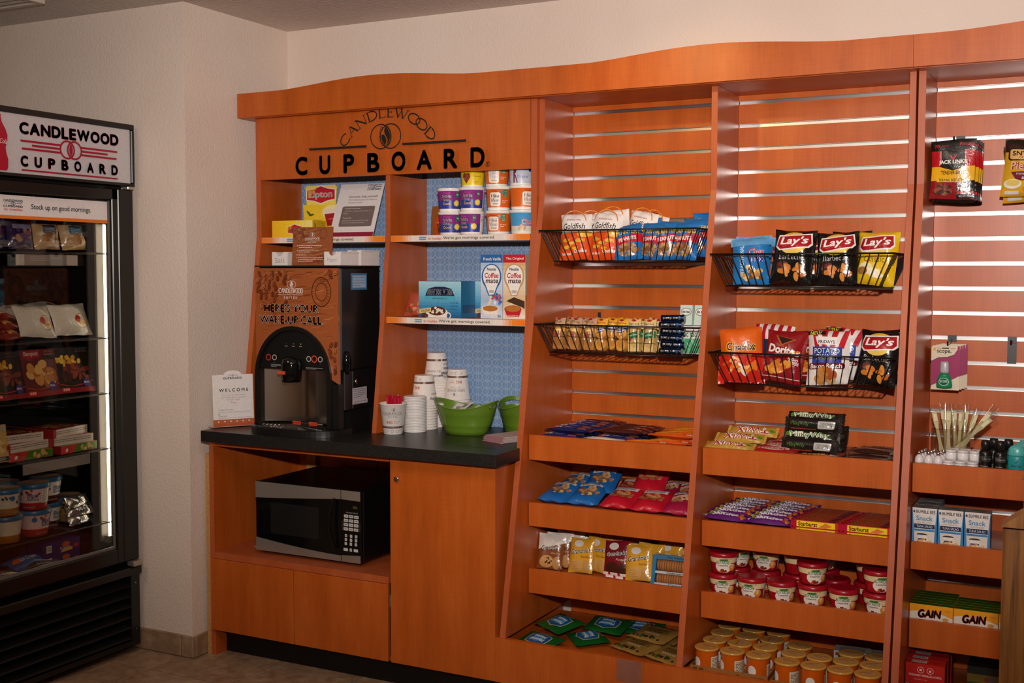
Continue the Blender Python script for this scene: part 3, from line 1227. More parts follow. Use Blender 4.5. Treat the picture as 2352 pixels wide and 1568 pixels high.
# poster panel with an arch cut out
ax, az, arx, arz = -2.641, 1.07, .172, .19
arch = [(ax + arx * cos(a), az + arz * sin(a)) for a in [PI * i / 24 for i in range(25)]]
outer = [(BX1 - .003, 1.055), (BX1 - .003, 1.470), (BX0 + .003, 1.470), (BX0 + .003, 1.066)]
poly = [outer[0]] + [outer[1], outer[2], outer[3]] + arch[::-1]
pz = MB().prism(poly, BYF, BYF + .0115, 'y', '#a2582f')
SB = lambda a, b: (a, BYF, b)
rr = random.Random(5)


def in_post(x, z):
    return BX0 + .006 < x < BX1 - .006 and z < 1.466 and z > 1.07 and ((x - ax) / (arx + .012)) ** 2 + ((z - az) / (arz + .012)) ** 2 > 1


ops = []
g = []
for i in range(150):   # printed wood grain
    x, z = rr.uniform(BX0 + .03, BX1 - .03), rr.uniform(1.10, 1.46)
    l = rr.uniform(.02, .06)
    if in_post(x - l / 2, z) and in_post(x + l / 2, z + .01) and in_post(x + l / 2, z - .004):
        g.append(LN([(x - l / 2, z), (x, z + rr.uniform(0, .006)), (x + l / 2, z + rr.uniform(0, .010))], rr.uniform(.0008, .003), rr.choice(['#7f3d20', '#b86c40', '#8c4828', '#c47c4c', '#6f3419'])))
ops += merge(g)
be = []
spots = []
for i in range(600):
    if len(spots) > 62:
        break
    c_ = rr.random()
    if c_ < .75:
        x, z = BX0 + .012 + abs(rr.gauss(0, .055)), 1.46 - abs(rr.gauss(0, .045))
    elif c_ < .85:
        x, z = BX1 - .012 - abs(rr.gauss(0, .02)), 1.462 - abs(rr.gauss(0, .008))
    else:
        x, z = BX1 - .014 - abs(rr.gauss(0, .012)), rr.uniform(1.09, 1.2)
    if not in_post(x, z) or x > BX1 - .012 or x < BX0 + .012 or z > 1.458 or any(math.hypot(x - a, z - b) < .0155 for a, b in spots):
        continue
    spots.append((x, z))
    an = rr.uniform(.6, 2.4)
    be.append(E(x + .001, z - .0012, .0115, .0078, '#2f140b', 14, an))
    be.append(E(x, z, .0108, .0070, rr.choice(['#8c4628', '#a45633', '#7c3a20', '#b86a42']), 14, an))
    be.append(LN([(x - .009 * cos(an), z - .009 * sin(an)), (x + .0016, z - .001), (x + .009 * cos(an), z + .009 * sin(an))], .0018, '#33160c'))
ops += merge(be)
ops += [RING(-2.512, 1.385, .050, .054, '#5a2713', 30, k=.8), RING(-2.512, 1.385, .030, .033, '#5a2713', 30, k=.8)]
for i in range(14):
    a = i * .28 - 1.5
    ops.append(LN([(-2.512 + .026 * cos(a), 1.385 + .034 * sin(a)), (-2.512 + .038 * cos(a), 1.385 + .048 * sin(a))], .0014, '#5a2713'))
WH = '#f0e6de'
ops += flame(-2.643, 1.411, .0135, WH, rays=False)
st_, tot = roman('CANDLEWOOD', .0165, .0026)
ops += [LN([(-2.701 + x * .115 / tot, 1.380 + z) for x, z in pts], wd, WH) for pts, wd in st_]
ops += [R(-2.70, 1.3735, -2.587, 1.3745, WH), T('SUITES', -2.644, 1.3635, .058, .0085, WH, .01, sp=1.6),
        T("HERE'S YOUR", -2.641, 1.325, .245, .030, WH, .03), T('WAKE-UP CALL.', -2.641, 1.283, .288, .030, WH, .03)]
pz.print_on(SB, ops, .0004)
po = pz.obj('poster', printed('glossy_poster', .14, .5), br)
po['label'] = 'coffee bean poster reading HERE\'S YOUR WAKE-UP CALL'
# arch frame, control panel
ain = [(ax + (arx - .014) * cos(a), az + (arz - .014) * sin(a)) for a in [PI * i / 24 for i in range(25)]]
fr = MB().prism(arch + [(ax - arx, .885), (ax - arx + .014, .885)] + ain[::-1] + [(ax + arx - .014, .885), (ax + arx, .885)], BYF - .010, BYF + .02, 'y')
fr.obj('arch_frame', M_BLACKP, br)
cp_ = [(ax + (arx - .0145) * cos(a), az + (arz - .0145) * sin(a)) for a in [PI * i / 24 for i in range(25)]]
cp_ = [p for p in cp_ if p[1] > 1.10]
cp_ = [(ax + .149, 1.10)] + cp_ + [(ax - .149, 1.10)]
cpb = MB().prism(cp_, BYF + .004, BYF + .0195, 'y', '#171615')
ops = []
OR, LG = '#d8502e', '#b9b4ae'
for x, z, c2, k in ((-2.758, 1.142, '#c0392b', 1.15), (-2.730, 1.1425, LG, 1), (-2.574, 1.142, LG, 1), (-2.549, 1.1425, OR, 1.25), (-2.522, 1.142, LG, 1)):
    ops += [RING(x, z, .0075 * k, .0105 * k, c2, 20), T('BREW', x, z - .0185, .014, .003, c2, .02)]
for x, c2 in ((-2.674, '#46423c'), (-2.641, '#ff3355'), (-2.608, '#c9c24a')):
    ops += [E(x, 1.195, .0022, .0022, c2, 10), T('READY', x, 1.186, .014, .003, LG, .02)]
ops += lines(-2.745, -2.70, 1.117, .004, 3, .0013, LG, 1) + lines(-2.585, -2.51, 1.110, .004, 2, .0013, LG, 2) + [T('BREW STRENGTH', -2.56, 1.168, .03, .0035, LG, .02)]
cpb.print_on(lambda a, b: (a, BYF + .004, b), ops, .0004)
cpb.obj('control_panel', M_SMOOTH, br)
# steel splash back, hollow curve
sp = MB()
n = 14
V, F = [], []
for i in range(n + 1):
    t = i / n
    x = ax - .150 + .300 * t
    y = BYF + .02 + .055 * sin(PI * t)
    V += [(x, y, .902), (x, y, 1.0995)]
    if i:
        F.append((2 * i - 2, 2 * i, 2 * i + 1, 2 * i - 1))
sp.add(V, F, sm=True)
sp.obj('splash_back', plain('polished_steel', '#cfc4b8', .2, 1.0, var=.06, ns=5), br)
MB().prism([(ax - arx + .0145, 1.0995), (ax - arx + .0145, .87), (ax - .150, .87), (ax - .150, 1.0995)], BYF - .004, BYF + .03, 'y').obj('side_cheek', plain('dark_steel', '#4a4643', .3, .9), br)
MB().prism([(ax + .150, 1.0995), (ax + .150, .87), (ax + arx - .0145, .87), (ax + arx - .0145, 1.0995)], BYF - .004, BYF + .03, 'y').obj('side_cheek', M_BLACKP, br)
MB().prism([(BX1 - .030, 1.054), (BX1 - .03, .87), (BX1 - .004, .87), (BX1 - .004, 1.054)], BYF, BYF + .03, 'y').obj('side_shroud', M_BLACKP, br)
lb = MB().box(-2.645, -2.51, BYF - .002, BYF - .001, .9005, .913, '#1a1918')
lb.print_on(lambda a, b: (a, BYF - .002, b), [R(-2.645, .901, -2.608, .913, '#e2492a'), R(-2.572, .901, -2.535, .913, '#e2492a'), T('WARNING', -2.623, .907, .027, .005, '#1a0e0a', .03), T('HOT LIQUID', -2.59, .907, .032, .006, '#d8d2cc', .03), T('ATTENTION', -2.55, .907, .027, .005, '#1a0e0a', .03), T('LIQUIDE', -2.522, .907, .022, .004, '#bdb6b0', .02),
                                                P([(-2.643, .9035), (-2.6375, .9035), (-2.640, .910)], '#1a0e0a'), P([(-2.570, .9035), (-2.5645, .9035), (-2.567, .910)], '#1a0e0a')], .0003)
lb.obj('warning_label', M_CARD, br)
nz = MB().lathe([(.034, 1.058), (.037, 1.075), (.0375, 1.12), (.034, 1.138), (.024, 1.148), (.0, 1.150)], 24, at=(-2.634, BYF - .02, 0))
nz.obj('dispense_head', M_BLACKG, br)
nl = MB().box(-2.668, -2.632, BYF - .059, BYF - .0585, 1.088, 1.099, '#d2542c')
nl.print_on(lambda a, b: (a, BYF - .059, b), [T('HOT LIQUID', -2.640, 1.0935, .02, .0045, '#f0e8e0', .03)], .0003)
nl.obj('warning_label', M_CARD, br)
# drip tray
half = [(ax + .02 + .196 * cos(a), BYF - .004 - .105 * sin(a)) for a in [PI * i / 28 for i in range(29)]]
MB().prism(half + [(ax - .176, BYF + .06), (ax + .216, BYF + .06)], .8695, .893, 'z').obj('drip_tray', M_BLACKP, br)
gr = MB()
for i in range(9):
    k = .93 - i * .085
    gr.tube([(ax + .02 + .196 * k * cos(a), BYF - .004 - .105 * k * sin(a), .8955) for a in [PI * j / 16 for j in range(17)]], .0016, 5)
gr.obj('drip_grate', M_BLACKG, br)
MB().tube([(ax - .02 + .028 * cos(2 * PI * i / 24), 3.315 + .016 * sin(2 * PI * i / 24), .8975) for i in range(24)], .0014, 5, closed=True).obj('drain_ring', M_CHROME, br)
MB().box(BX1 - .03, BX1 - .004, 3.60, 3.64, .8695, .957).obj('foot', M_BLACKP, br)
MB().box(BX0 + .01, BX0 + .035, 3.60, 3.64, .8695, .957).obj('foot', M_BLACKP, br)
MB().box(BX0 + .01, BX1 - .01, 3.467, BYF + .2, .8695, .9565).obj('pedestal', M_BLACKP, br)
kb = MB().lathe([(.028, 0), (.028, .006), (.02, .012), (0, .013)], 20)
ko = kb.obj('door_pull', M_BLACKG, br)
ko.rotation_euler = (0, PI / 2, 0)
ko.location = (BX1, 3.43, 1.13)
ko.scale = (1.5, .6, 1)
lo = MB().lathe([(.010, 0), (.010, .004), (.006, .005)], 16).obj('lock', M_CHROME, br)
lo.rotation_euler = (0, PI / 2, 0)
lo.location = (BX1, 3.49, 1.058)
for (y0, y1, z0, z1, c2, sd) in ((3.46, 3.56, 1.392, 1.452, '#44739d', 1), (3.465, 3.555, .99, 1.035, '#b7b0b6', 2), (3.465, 3.56, .975, .99, '#c2b4bd', 3)):
    mb = MB().box(BX1, BX1 + .0008, y0, y1, z0, z1, c2)
    if sd == 1:
        mb.print_on(lambda a, b: (BX1 + .0008, a, b), [R(y0 + .008, z0 + .008, y1 - .008, z1 - .008, '#9fb3c6')] + lines(y0 + .012, y1 - .012, z1 - .015, .01, 4, .003, '#5a7ea2', 4), .0003, off=(1, 0, 0))
    else:
        mb.print_on(lambda a, b: (BX1 + .0008, a, b), lines(y0 + .006, y1 - .006, z1 - .006, .007, 2 if sd == 3 else 5, .002, '#5a545a', sd), .0003, off=(1, 0, 0))
    mb.obj('side_label', M_CARD, br)
rebase(br, (-2.626, 3.45, .869))

# ================================================================== microwave
mw = thing('microwave', 'black and steel microwave in the niche of the base cabinet', 'microwave')
X0, X1, Y0, Z0, Z1 = -2.835, -2.358, 3.40, .412, .674
XD = -2.444
MB().cbox(X0 + .004, X1, Y0 + .014, 3.79, Z0, Z1, .004).obj('body', plain('black_enamel', '#0e0d0d', .25), mw)
for x in (X0 + .04, X1 - .04):
    for y in (Y0 + .05, 3.74):
        MB().lathe([(.012, .4003), (.014, Z0)], 10, at=(x, y, 0)).obj('foot', M_BLACKP, mw)
dd = MB().cbox(X0, XD - .001, Y0, Y0 + .0135, Z0, Z1, .002).obj('door', M_BLACKG, mw)
MB().box(X0 + .07, XD - .10, Y0 - .0006, Y0 - .0001, Z0 + .07, Z1 - .075).obj('window', plain('window_mesh', '#1c1b1a', .15), dd)
up = [(X0 + .001, Z1 - .001), (X0 + .001, Z1 - .062)]
dn = [(X0 + .001, Z0 + .001), (X0 + .001, Z0 + .050)]
for i in range(13):
    t = i / 12
    x = X0 + .001 + (XD - .002 - X0) * t
    up.append((x, Z1 - .062 + .028 * t ** 1.3 * (1.25 - .25 * t)))
    dn.append((x, Z0 + .050 - .028 * (1 - (1 - t) ** 1.6)))
up.append((XD - .001, Z1 - .001))
dn.append((XD - .001, Z0 + .001))
MB().prism(up, Y0 - .0025, Y0 - .0007, 'y').obj('steel_trim', M_STEEL, dd)
MB().prism(dn, Y0 - .0025, Y0 - .0007, 'y').obj('steel_trim', M_STEEL, dd)
hn = MB()
hp = [(XD - .022 - .016 * sin(PI * i / 10), Y0 - .010 - .014 * sin(PI * i / 10), Z0 + .045 + .185 * i / 10) for i in range(11)]
hn.tube(hp, .006, 8)
hn.obj('handle', M_BLACKG, dd)
cb = MB().cbox(XD + .001, X1, Y0, Y0 + .0135, Z0, Z1, .002, '#0b0b0b')
ops = [R(XD + .002, Z0 + .115, X1 - .002, Z0 + .150, '#2a2928'), T('00:', X1 - .025, Z1 - .060, .02, .009, '#7c7c34', .0), T('Hamilton Beach', (XD + X1) / 2 + .004, Z1 - .080, .052, .006, '#9a9691', .0, .15)]
for r in range(4):
    for c in range(3):
        x, z = XD + .022 + c * .0225, Z0 + .168 - r * .0153
        ops += [RR(x - .0095, z - .0055, x + .0095, z + .0055, .002, '#c9c5bf'), R(x - .006, z - .001, x + .006, z + .001, '#55514d')]
for r in range(3):
    for c in range(3):
        x, z = XD + .0235 + c * .0222, Z0 + .098 - r * .0143
        ops += [RR(x - .0052, z - .0055, x + .0052, z + .0055, .002, '#c9c5bf'), T('123456789'[r * 3 + c], x, z, .003, .006, '#33302d', .01)]
for c in range(3):
    x, z = XD + .0235 + c * .0222, Z0 + .048
    ops += [RR(x - (.0095 if c != 1 else .0052), z - .0055, x + (.0095 if c != 1 else .0052), z + .0055, .002, '#c9c5bf')]
ops += [T('0', XD + .0457, Z0 + .048, .003, .006, '#33302d', .01)]
cb.print_on(lambda a, b: (a, Y0, b), ops, .0004)
cbo = cb.obj('control_panel', printed('gloss_black_panel', .1), mw)
MB().prism([(XD + .002, Z1 - .001), (XD + .002, Z1 - .034), (X1 - .002, Z1 - .036), (X1 - .002, Z1 - .001)], Y0 - .0025, Y0 - .0007, 'y').obj('steel_trim', M_STEEL, cbo)
MB().prism([(XD + .002, Z0 + .001), (XD + .002, Z0 + .024), (X1 - .002, Z0 + .029), (X1 - .002, Z0 + .001)], Y0 - .0025, Y0 - .0007, 'y').obj('steel_trim', M_STEEL, cbo)
MB().tube([(-2.56, 3.8, .66), (-2.57, 3.83, .72), (-2.60, 3.845, .80), (-2.61, 3.85, .82)], .004, 6).obj('power_cord', M_BLACKP, mw)
rebase(mw, (-2.6, 3.58, .4003))
tag(MB().box(-2.905, -2.84, 3.47, 3.60, .4003, .4012, '#b6b0b0').box(-2.90, -2.842, 3.475, 3.6, .4012, .402, '#c8c2c2').obj('leaflet', M_PAPER), 'white paper leaflet lying beside the microwave', 'paper')

# ================================================================== goods: builders of one of each kind
def food(cx, cy, rx, ry, cols, n, seed, r=.006, asp=.75):
    """printed food picture: a heap of overlapping blobs"""
    q = random.Random(seed)
    ops = []
    for i in range(n):
        a, d = q.uniform(0, 2 * PI), math.sqrt(q.random())
        k = q.uniform(.7, 1.2)
        ops.append(E(cx + rx * d * cos(a), cy + ry * d * sin(a), r * k, r * k * asp, q.choice(cols), 10, q.uniform(0, 3)))
    return merge(ops)


def barcode(x0, y0, x1, y1, seed=0, bg='#eeeae4', vert=True):
    q = random.Random(seed)
    ops = [R(x0, y0, x1, y1, bg)]
    t = .06
    while t < .94:
        wd = q.uniform(.01, .04)
        if vert:
            ops.append(R(x0 + (x1 - x0) * t, y0 + (y1 - y0) * .12, x0 + (x1 - x0) * (t + wd), y1 - (y1 - y0) * .12, '#2a2626'))
        t += wd + q.uniform(.015, .05)
    return ops[:1] + merge(ops[1:])


def boxk(name, cat, w, d, h, cols, ops=(), right=(), top=(), mat=None):
    """carton; cols = front, right, back, left, bottom, top"""
    mb = MB().box(-w / 2, w / 2, -d / 2, d / 2, 0, h, cols=[cols] * 6 if isinstance(cols, str) else list(cols))
    mb.print_on(lambda a, b: (a, -d / 2, b + h / 2), ops, .0003)
    mb.print_on(lambda a, b: (w / 2, a, b + h / 2), right, .0003, off=(1, 0, 0))
    mb.print_on(lambda a, b: (a, b, h), top, .0003, off=(0, 0, 1))
    return (name, cat, [(name, mb.mesh(name, mat or M_CARD))])


def bagsurf(w, h, d, seed, pinch=.05):
    q = random.Random(seed)
    p = [q.uniform(0, 6) for _ in range(6)]

    def S(a, b, sg=-1):
        u, v = max(-1, min(1, a / (w / 2))), max(-1, min(1, b / (h / 2)))
        e, c = max(0, 1 - abs(v) ** 3.2), max(0, 1 - abs(u) ** 2.6)
        t = d / 2 * e ** .65 * c ** .7
        t *= 1 + .12 * sin(3.1 * u + p[0] + 2 * v) + .09 * sin(5 * v + p[1] + u)
        t += .06 * d * sin(9 * u + p[2] + 3 * v) * (abs(v) ** 2) * e * c
        x = a * (1 - pinch * (1 - v * v)) + .015 * w * sin(2 * v + p[3])
        z = b + h / 2 + .014 * h * sin(2.2 * u + p[4]) * v
        wob = .05 * d * sin(7 * u + p[5]) * abs(v) ** 4
        return (x, sg * t + wob, z)
    return S


def bagmesh(name, w, h, d, col, ops=(), seed=0, mat=None, back=None, nu=13, nv=17, pinch=.05, crimp=True):
    S = bagsurf(w, h, d, seed, pinch)
    us = [w * (i / (nu - 1) - .5) for i in range(nu)]
    vs = [h * (sin(PI * (j / (nv - 1) - .5)) * .25 + (j / (nv - 1) - .5) * .5 * 1.0) for j in range(nv)]
    vs = [v * (h / 2) / max(vs) for v in vs]
    mb = MB()
    mb.grid(S, us, vs, col)
    k = len(mb.v)
    bc = back or (col if not callable(col) else '#888888')
    V = [S(a, b, 1) for b in vs for a in us]
    F = [(j * nu + i, (j + 1) * nu + i, (j + 1) * nu + i + 1, j * nu + i + 1) for j in range(nv - 1) for i in range(nu - 1)]
    mb.add(V, F, bc, 0, True)
    mb.print_on(S, ops, .0008, seg=max(w, h) / 16, sm=True, step=.3)
    return mb.mesh(name, mat or M_FILM)


def bagk(name, cat, *a, **k):
    return (name, cat, [(name, bagmesh(name, *a, **k))])


def cupsurf(r0, r1, z0, z1, cx=0, cy=0):
    def S(a, b):
        t = (b - z0) / (z1 - z0)
        r = r0 + (r1 - r0) * t
        th = a / ((r0 + r1) / 2)
        return (cx + r * sin(th), cy - r * cos(th), b)

    def N(a, b):
        th = a / ((r0 + r1) / 2)
        return (sin(th), -cos(th), 0)
    return S, N


def wrap(mb, r0, r1, z0, z1, ops, eps=.0004):
    S, N = cupsurf(r0, r1, z0, z1)
    return mb.print_on(S, ops, eps, seg=.006, off=N, step=.12)


# ------------------------------------------------------------------ goods in the hutch
def cereal(kind):
    r0, r1, h = .0395, .0455, .083
    z0, z1 = .010, .074
    mb = MB()
    band = {'purple': '#8d2f86', 'orange': '#e0661c', 'white': '#c9cfdd', 'yellow': '#f2cf1f', 'blue': '#4d9fd0'}[kind]
    mb.lathe([(r0 - .002, 0), (r0, .003), (r0 + .0006, z0), (r1 - .0006, z1), (r1, z1 + .001), (r1 + .002, h - .003), (r1 + .002, h)], 36,
             ['#f3eee8', '#f3eee8', band, '#f3eee8', '#f3eee8', '#f3eee8'], cap1=False)
    ops = []
    L = PI * (r0 + r1)
    if kind == 'purple':
        ops += [R(-.06, .0105, .06, .040, '#2a3f9d'), T('Kellogg\'s', -.008, .066, .026, .007, '#e0539a', .01, .3),
                T('Raisin', -.008, .055, .036, .013, '#fff7ee', .04), T('Bran', -.010, .042, .028, .013, '#fff7ee', .04),
                T('Raisin', -.008, .055, .036, .013, '#1c1535', .015), T('Bran', -.010, .042, .028, .013, '#1c1535', .015),
                T('Crunch', -.008, .028, .028, .010, '#f2b632', .03)]
        star = []
        for i in range(24):
            r = .013 if i % 2 else .0088
            star.append((.030 + r * cos(2 * PI * i / 24), .030 + r * sin(2 * PI * i / 24)))
        ops += [P(star, '#f7c52b'), E(.030, .030, .0085, .0085, '#fbd950', 16), RR(.026, .050, .038, .069, .002, '#1f7a44'), T('23g', .032, .060, .008, .006, '#f2f2ea', .03), R(.055, .0105, .085, .0735, '#f1ece6')]
        ops += lines(.058, .08, .066, .005, 5, .0016, '#6a6470', 4)
    elif kind == 'orange':
        ops += [T('Kellogg\'s', -.010, .067, .026, .007, '#c9262b', .02, .3), RR(-.030, .014, .010, .062, .008, '#f3e3cf'),
                T('Mini', -.010, .051, .030, .015, '#27417a', .035), T('Wheats', -.010, .036, .034, .014, '#27417a', .035),
                T('Mini', -.010, .051, .030, .015, '#f5f1ee', .01), T('Wheats', -.010, .036, .034, .014, '#f5f1ee', .01),
                T('Original', -.008, .022, .022, .006, '#3a2c22', .02), RR(.020, .046, .036, .071, .002, '#237a3c'), T('FIBER', .028, .065, .012, .005, '#f2f2ea', .03), T('WHOLE', .028, .057, .012, .005, '#f2f2ea', .03), T('GRAIN', .028, .050, .012, .005, '#f2f2ea', .03),
                R(.010, .058, .018, .068, '#4f86ad')] + lines(.016, .040, .034, .006, 2, .0018, '#f7d9bf', 4)
    elif kind == 'white':
        ops += [T('Original', .004, .032, .042, .013, '#3b4a86', .0), LN([(-.030, .012), (-.026, .07)], .006, '#7a2f40'), LN([(-.024, .045), (-.014, .07)], .005, '#7a2f40'), LN([(-.024, .04), (-.016, .012)], .004, '#7a2f40'), RR(.026, .050, .038, .070, .003, '#2c4aa0')]
    elif kind == 'yellow':
        ops += [T('Cheerios', -.006, .070, .05, .011, '#221a10', .03), P([(-.018, .014), (-.034, .038), (-.030, .052), (-.020, .053), (-.016, .046), (-.012, .053), (-.004, .052), (-.001, .038)], '#7d3a34')]
        ops += food(-.017, .038, .011, .010, ['#c08a5a', '#a5583f', '#8c3b36'], 14, 3, .004) + [RING(.024, .040, .013, .0138, '#8a7a18', 20), T('Gluten Free', .024, .041, .022, .005, '#7c6a12', .02)] + lines(.014, .034, .022, .005, 2, .0015, '#8a7a18', 2)
    else:
        ops += [R(-.07, .0105, .07, .028, '#e3d7c6'), T('Chex', 0, .042, .046, .022, '#f3efe9', .05), T('Chex', 0, .042, .046, .022, '#c5203a', .02)] + food(-.02, .022, .02, .008, ['#d9b989', '#c79f66'], 12, 5, .005)
    wrap(mb, r0 + .0006, r1 - .0006, z0, z1, ops)
    lid = MB().lathe([(r1 + .0024, h + .0003), (r1 + .0024, h + .0012), (.0, h + .0016)], 36, '#d9d4cf')
    return ('cereal_cup', 'cereal cup', [('cup', mb.mesh('cup', M_CUP)), ('lid', lid.mesh('lid', M_SMOOTH))])


CER = {k: cereal(k) for k in ('purple', 'orange', 'white', 'yellow', 'blue')}
Zs = 1.5893
H_ = .0847
gc = 'cereal cups stacked on the upper shelf'
for k, x, y, lv, rz, lab in (
        ('purple', -2.139, 3.665, 0, -6, 'purple and blue cereal cup, left end of the bottom row on the upper shelf'),
        ('purple', -2.043, 3.648, 0, -28, 'purple cereal cup turned to show its nutrition side, bottom row second from left'),
        ('orange', -1.937, 3.655, 0, -14, 'orange cereal cup in the bottom row beside the purple cups'),
        ('white', -1.872, 3.745, 0, 10, 'pale grey cereal cup standing behind in the bottom row, right of the orange one'),
        ('blue', -1.8375, 3.646, 0, 25, 'sky blue cereal cup at the right end of the bottom row'),
        ('purple', -2.141, 3.663, 1, -4, 'purple and blue cereal cup, left end of the middle row'),
        ('purple', -2.043, 3.65, 1, -10, 'purple cereal cup second from left in the middle row'),
        ('orange', -1.985, 3.747, 0, 8, 'orange cereal cup hidden behind the bottom row between purple and orange'),
        ('orange', -1.985, 3.747, 1, 8, 'orange cereal cup peeking out behind the middle row'),
        ('orange', -1.937, 3.655, 1, -4, 'orange cereal cup at the front of the middle row'),
        ('white', -1.872, 3.745, 1, 12, 'pale grey cereal cup standing behind in the middle row'),
        ('orange', -1.8375, 3.646, 1, 40, 'orange cereal cup at the right end of the middle row'),
        ('yellow', -2.062, 3.69, 2, -8, 'yellow cereal cup with a heart on top of the pyramid'),
        ('orange', -1.963, 3.69, 2, -2, 'orange cereal cup in the top row between yellow and white'),
        ('white', -1.8645, 3.69, 2, 0, 'white cereal cup at the right of the top row')):
    put(CER[k], lab, (x, y, Zs + H_ * lv + .0001 * lv), rz + 27, 0, gc)

# tea cartons
YL, YD = '#f6cf17', '#e0a812'


def tealogo(cx, cy, w, h):
    o = [(cx - w / 2, cy + h * .28), (cx - w * .25, cy + h * .34), (cx, cy + h * .5), (cx + w * .25, cy + h * .34), (cx + w / 2, cy + h * .28), (cx + w / 2, cy - h * .28), (cx + w * .25, cy - h * .34), (cx, cy - h * .5), (cx - w * .25, cy - h * .34), (cx - w / 2, cy - h * .28)]
    i_ = [(cx + (x - cx) * .93, cy + (y - cy) * .88) for x, y in o]
    return [P(o, '#f5ead8'), P(i_, '#c41425'), P([i_[0], i_[1], (cx - w * .1, cy + h * .40), (cx - w * .3, cy), (cx - w * .42, cy - h * .2)], '#e08a1c'), T('Lipton', cx, cy - h * .02, w * .78, h * .46, '#f7f1e6', .035)]


w_, h_ = .195, .066
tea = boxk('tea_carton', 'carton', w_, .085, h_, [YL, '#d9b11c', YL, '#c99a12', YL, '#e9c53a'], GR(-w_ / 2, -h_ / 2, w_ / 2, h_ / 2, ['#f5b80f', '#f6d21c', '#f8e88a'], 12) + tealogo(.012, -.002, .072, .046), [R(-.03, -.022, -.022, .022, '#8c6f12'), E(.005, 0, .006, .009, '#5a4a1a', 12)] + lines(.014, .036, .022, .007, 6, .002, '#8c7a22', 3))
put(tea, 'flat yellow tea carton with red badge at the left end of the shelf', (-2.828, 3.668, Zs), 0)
# upright display carton with header card
mb = MB().box(-.08, .08, -.035, .035, 0, .11, cols=[YL, '#d9b11c', YL, '#c99a12', YL, '#b98f20'])
mb.prism([(-.086, .0), (.092, .0), (.098, .132), (-.094, .132)], -.040, -.0352, 'y', '#f3cf2e')
mb.prism([(-.074, .1305), (.074, .1305), (.080, .2), (.072, .207), (-.072, .207), (-.080, .2)], -.0415, -.0385, 'y', '#f6df5a')
mb.print_on(lambda a, b: (a, -.0417, b), tealogo(0, .170, .152, .075), .0004)
ops = [E(.055, .10, .05, .03, '#fbeaa0', 20), P([(.012, .112), (.088, .117), (.076, .05), (.03, .047)], '#a8141f'), P([(.012, .112), (.088, .117), (.083, .098), (.016, .094)], '#efe0cc'), E(-.068, .062, .009, .009, '#ddd6c8', 14), E(-.068, .062, .006, .006, '#3b4a3a', 12),
       E(-.062, .098, .016, .005, '#4d6b22', 12, -.7), E(-.050, .092, .014, .004, '#3f5c1e', 12, .2), P([(-.07, .03), (-.04, .062), (-.02, .035)], '#f2e7d6'), P([(-.03, .03), (.0, .052), (.03, .03)], '#f0e2cf'), LN([(-.05, .038), (.02, .036)], .006, '#c2513f')]
mb.print_on(lambda a, b: (a, -.040, b), ops + [T('America\'s Favorite Tea', -.018, .072, .05, .005, '#a07c12', .0), T('America\'s Favorite Tea', .055, .075, .03, .004, '#f3d5c9', .0)], .0004)
put(('tea_display_carton', 'carton', [('tea_display_carton', mb.mesh('tea_display_carton', M_CARD))]), 'open yellow tea display carton with a tall red badge header behind the flat carton', (-2.765, 3.772, Zs), -4)

# leaning notice sign
w_, h_ = .198, .222
mb = MB().box(-w_ / 2, w_ / 2, 0, .003, 0, h_, '#e3dbd8')
ops = [R(-w_ / 2, -h_ / 2, w_ / 2, -h_ / 2 + .018, '#8e1b38'), R(-w_ / 2 + .008, -h_ / 2 + .026, w_ / 2 - .01, -h_ / 2 + .0268, '#c9b9b4'),
       T('CANDLEWOOD', .058, .105, .062, .007, '#27324f', .03), T('CUPBOARD', .058, .086, .062, .008, '#27324f', .03), R(.028, .0945, .05, .0965, '#27324f'), R(.066, .0945, .09, .0965, '#27324f'), RING(.055, .0955, .004, .0055, '#27324f', 14), RING(.061, .0955, .004, .0055, '#27324f', 14),
       T('Seriously, help yourself.', .018, .055, .13, .0125, '#6b6264', .01, .12), T("We're always open and always on", .018, .042, .13, .009, '#7c7476', .0, .1), T('the honor system.', -.012, .030, .068, .009, '#7c7476', .0, .1),
       RR(-.066, -.070, .082, .015, .007, '#75645f'),
       T('To charge to your suite:', -.018, .005, .07, .006, '#e3d6d0', .02), T('Just fill out a charge slip and drop it in', .008, -.006, .122, .006, '#cdbfb9', .0), T('the slot.', -.045, -.015, .022, .006, '#cdbfb9', .0),
       T('To pay cash:', -.034, -.035, .038, .006, '#e3d6d0', .02), T('Just drop the correct amount of money', .006, -.046, .118, .006, '#cdbfb9', .0), T('in the slot. No charge slip needed.', -.002, -.055, .10, .006, '#cdbfb9', .0)]
mb.print_on(lambda a, b: (a, 0, b + h_ / 2), ops, .0004)
put(('notice_sign', 'sign', [('notice_sign', mb.mesh('notice_sign', M_PAPER))]), 'white notice sign with a brown text box leaning on the upper left shelf', (-2.568, 3.645, Zs + .0016), 1, 23)

# brown paper gift bag on the upper shelf and red one below
mb = MB()
mb.prism([(-.05, 0), (.05, 0), (.044, .085), (.036, .112), (-.036, .112), (-.044, .085)], -.03, .03, 'y', '#a8672c')
mb.print_on(lambda a, b: (a, -.03, b), [R(-.018, .006, .04, .070, '#d8531c'), T('Maple', .012, .05, .04, .008, '#f0b48a', .0)] + food(.024, .03, .02, .022, ['#4a2a16', '#6a3a1c', '#c9642a'], 14, 8, .007), .0004)
put(('paper_bag', 'bag', [('paper_bag', mb.mesh('paper_bag', M_PAPER))]), 'brown and orange paper bag at the left end of the upper cereal shelf', (-2.215, 3.745, Zs), -30)
mb = bagk('snack_bag', 'bag', .12, .095, .03, '#b3543c', [R(-.05, -.03, .05, -.005, '#d23b42')] + food(0, -.02, .05, .02, ['#a4673a', '#8a4f2a', '#c98a5a'], 26, 3, .008), 5)
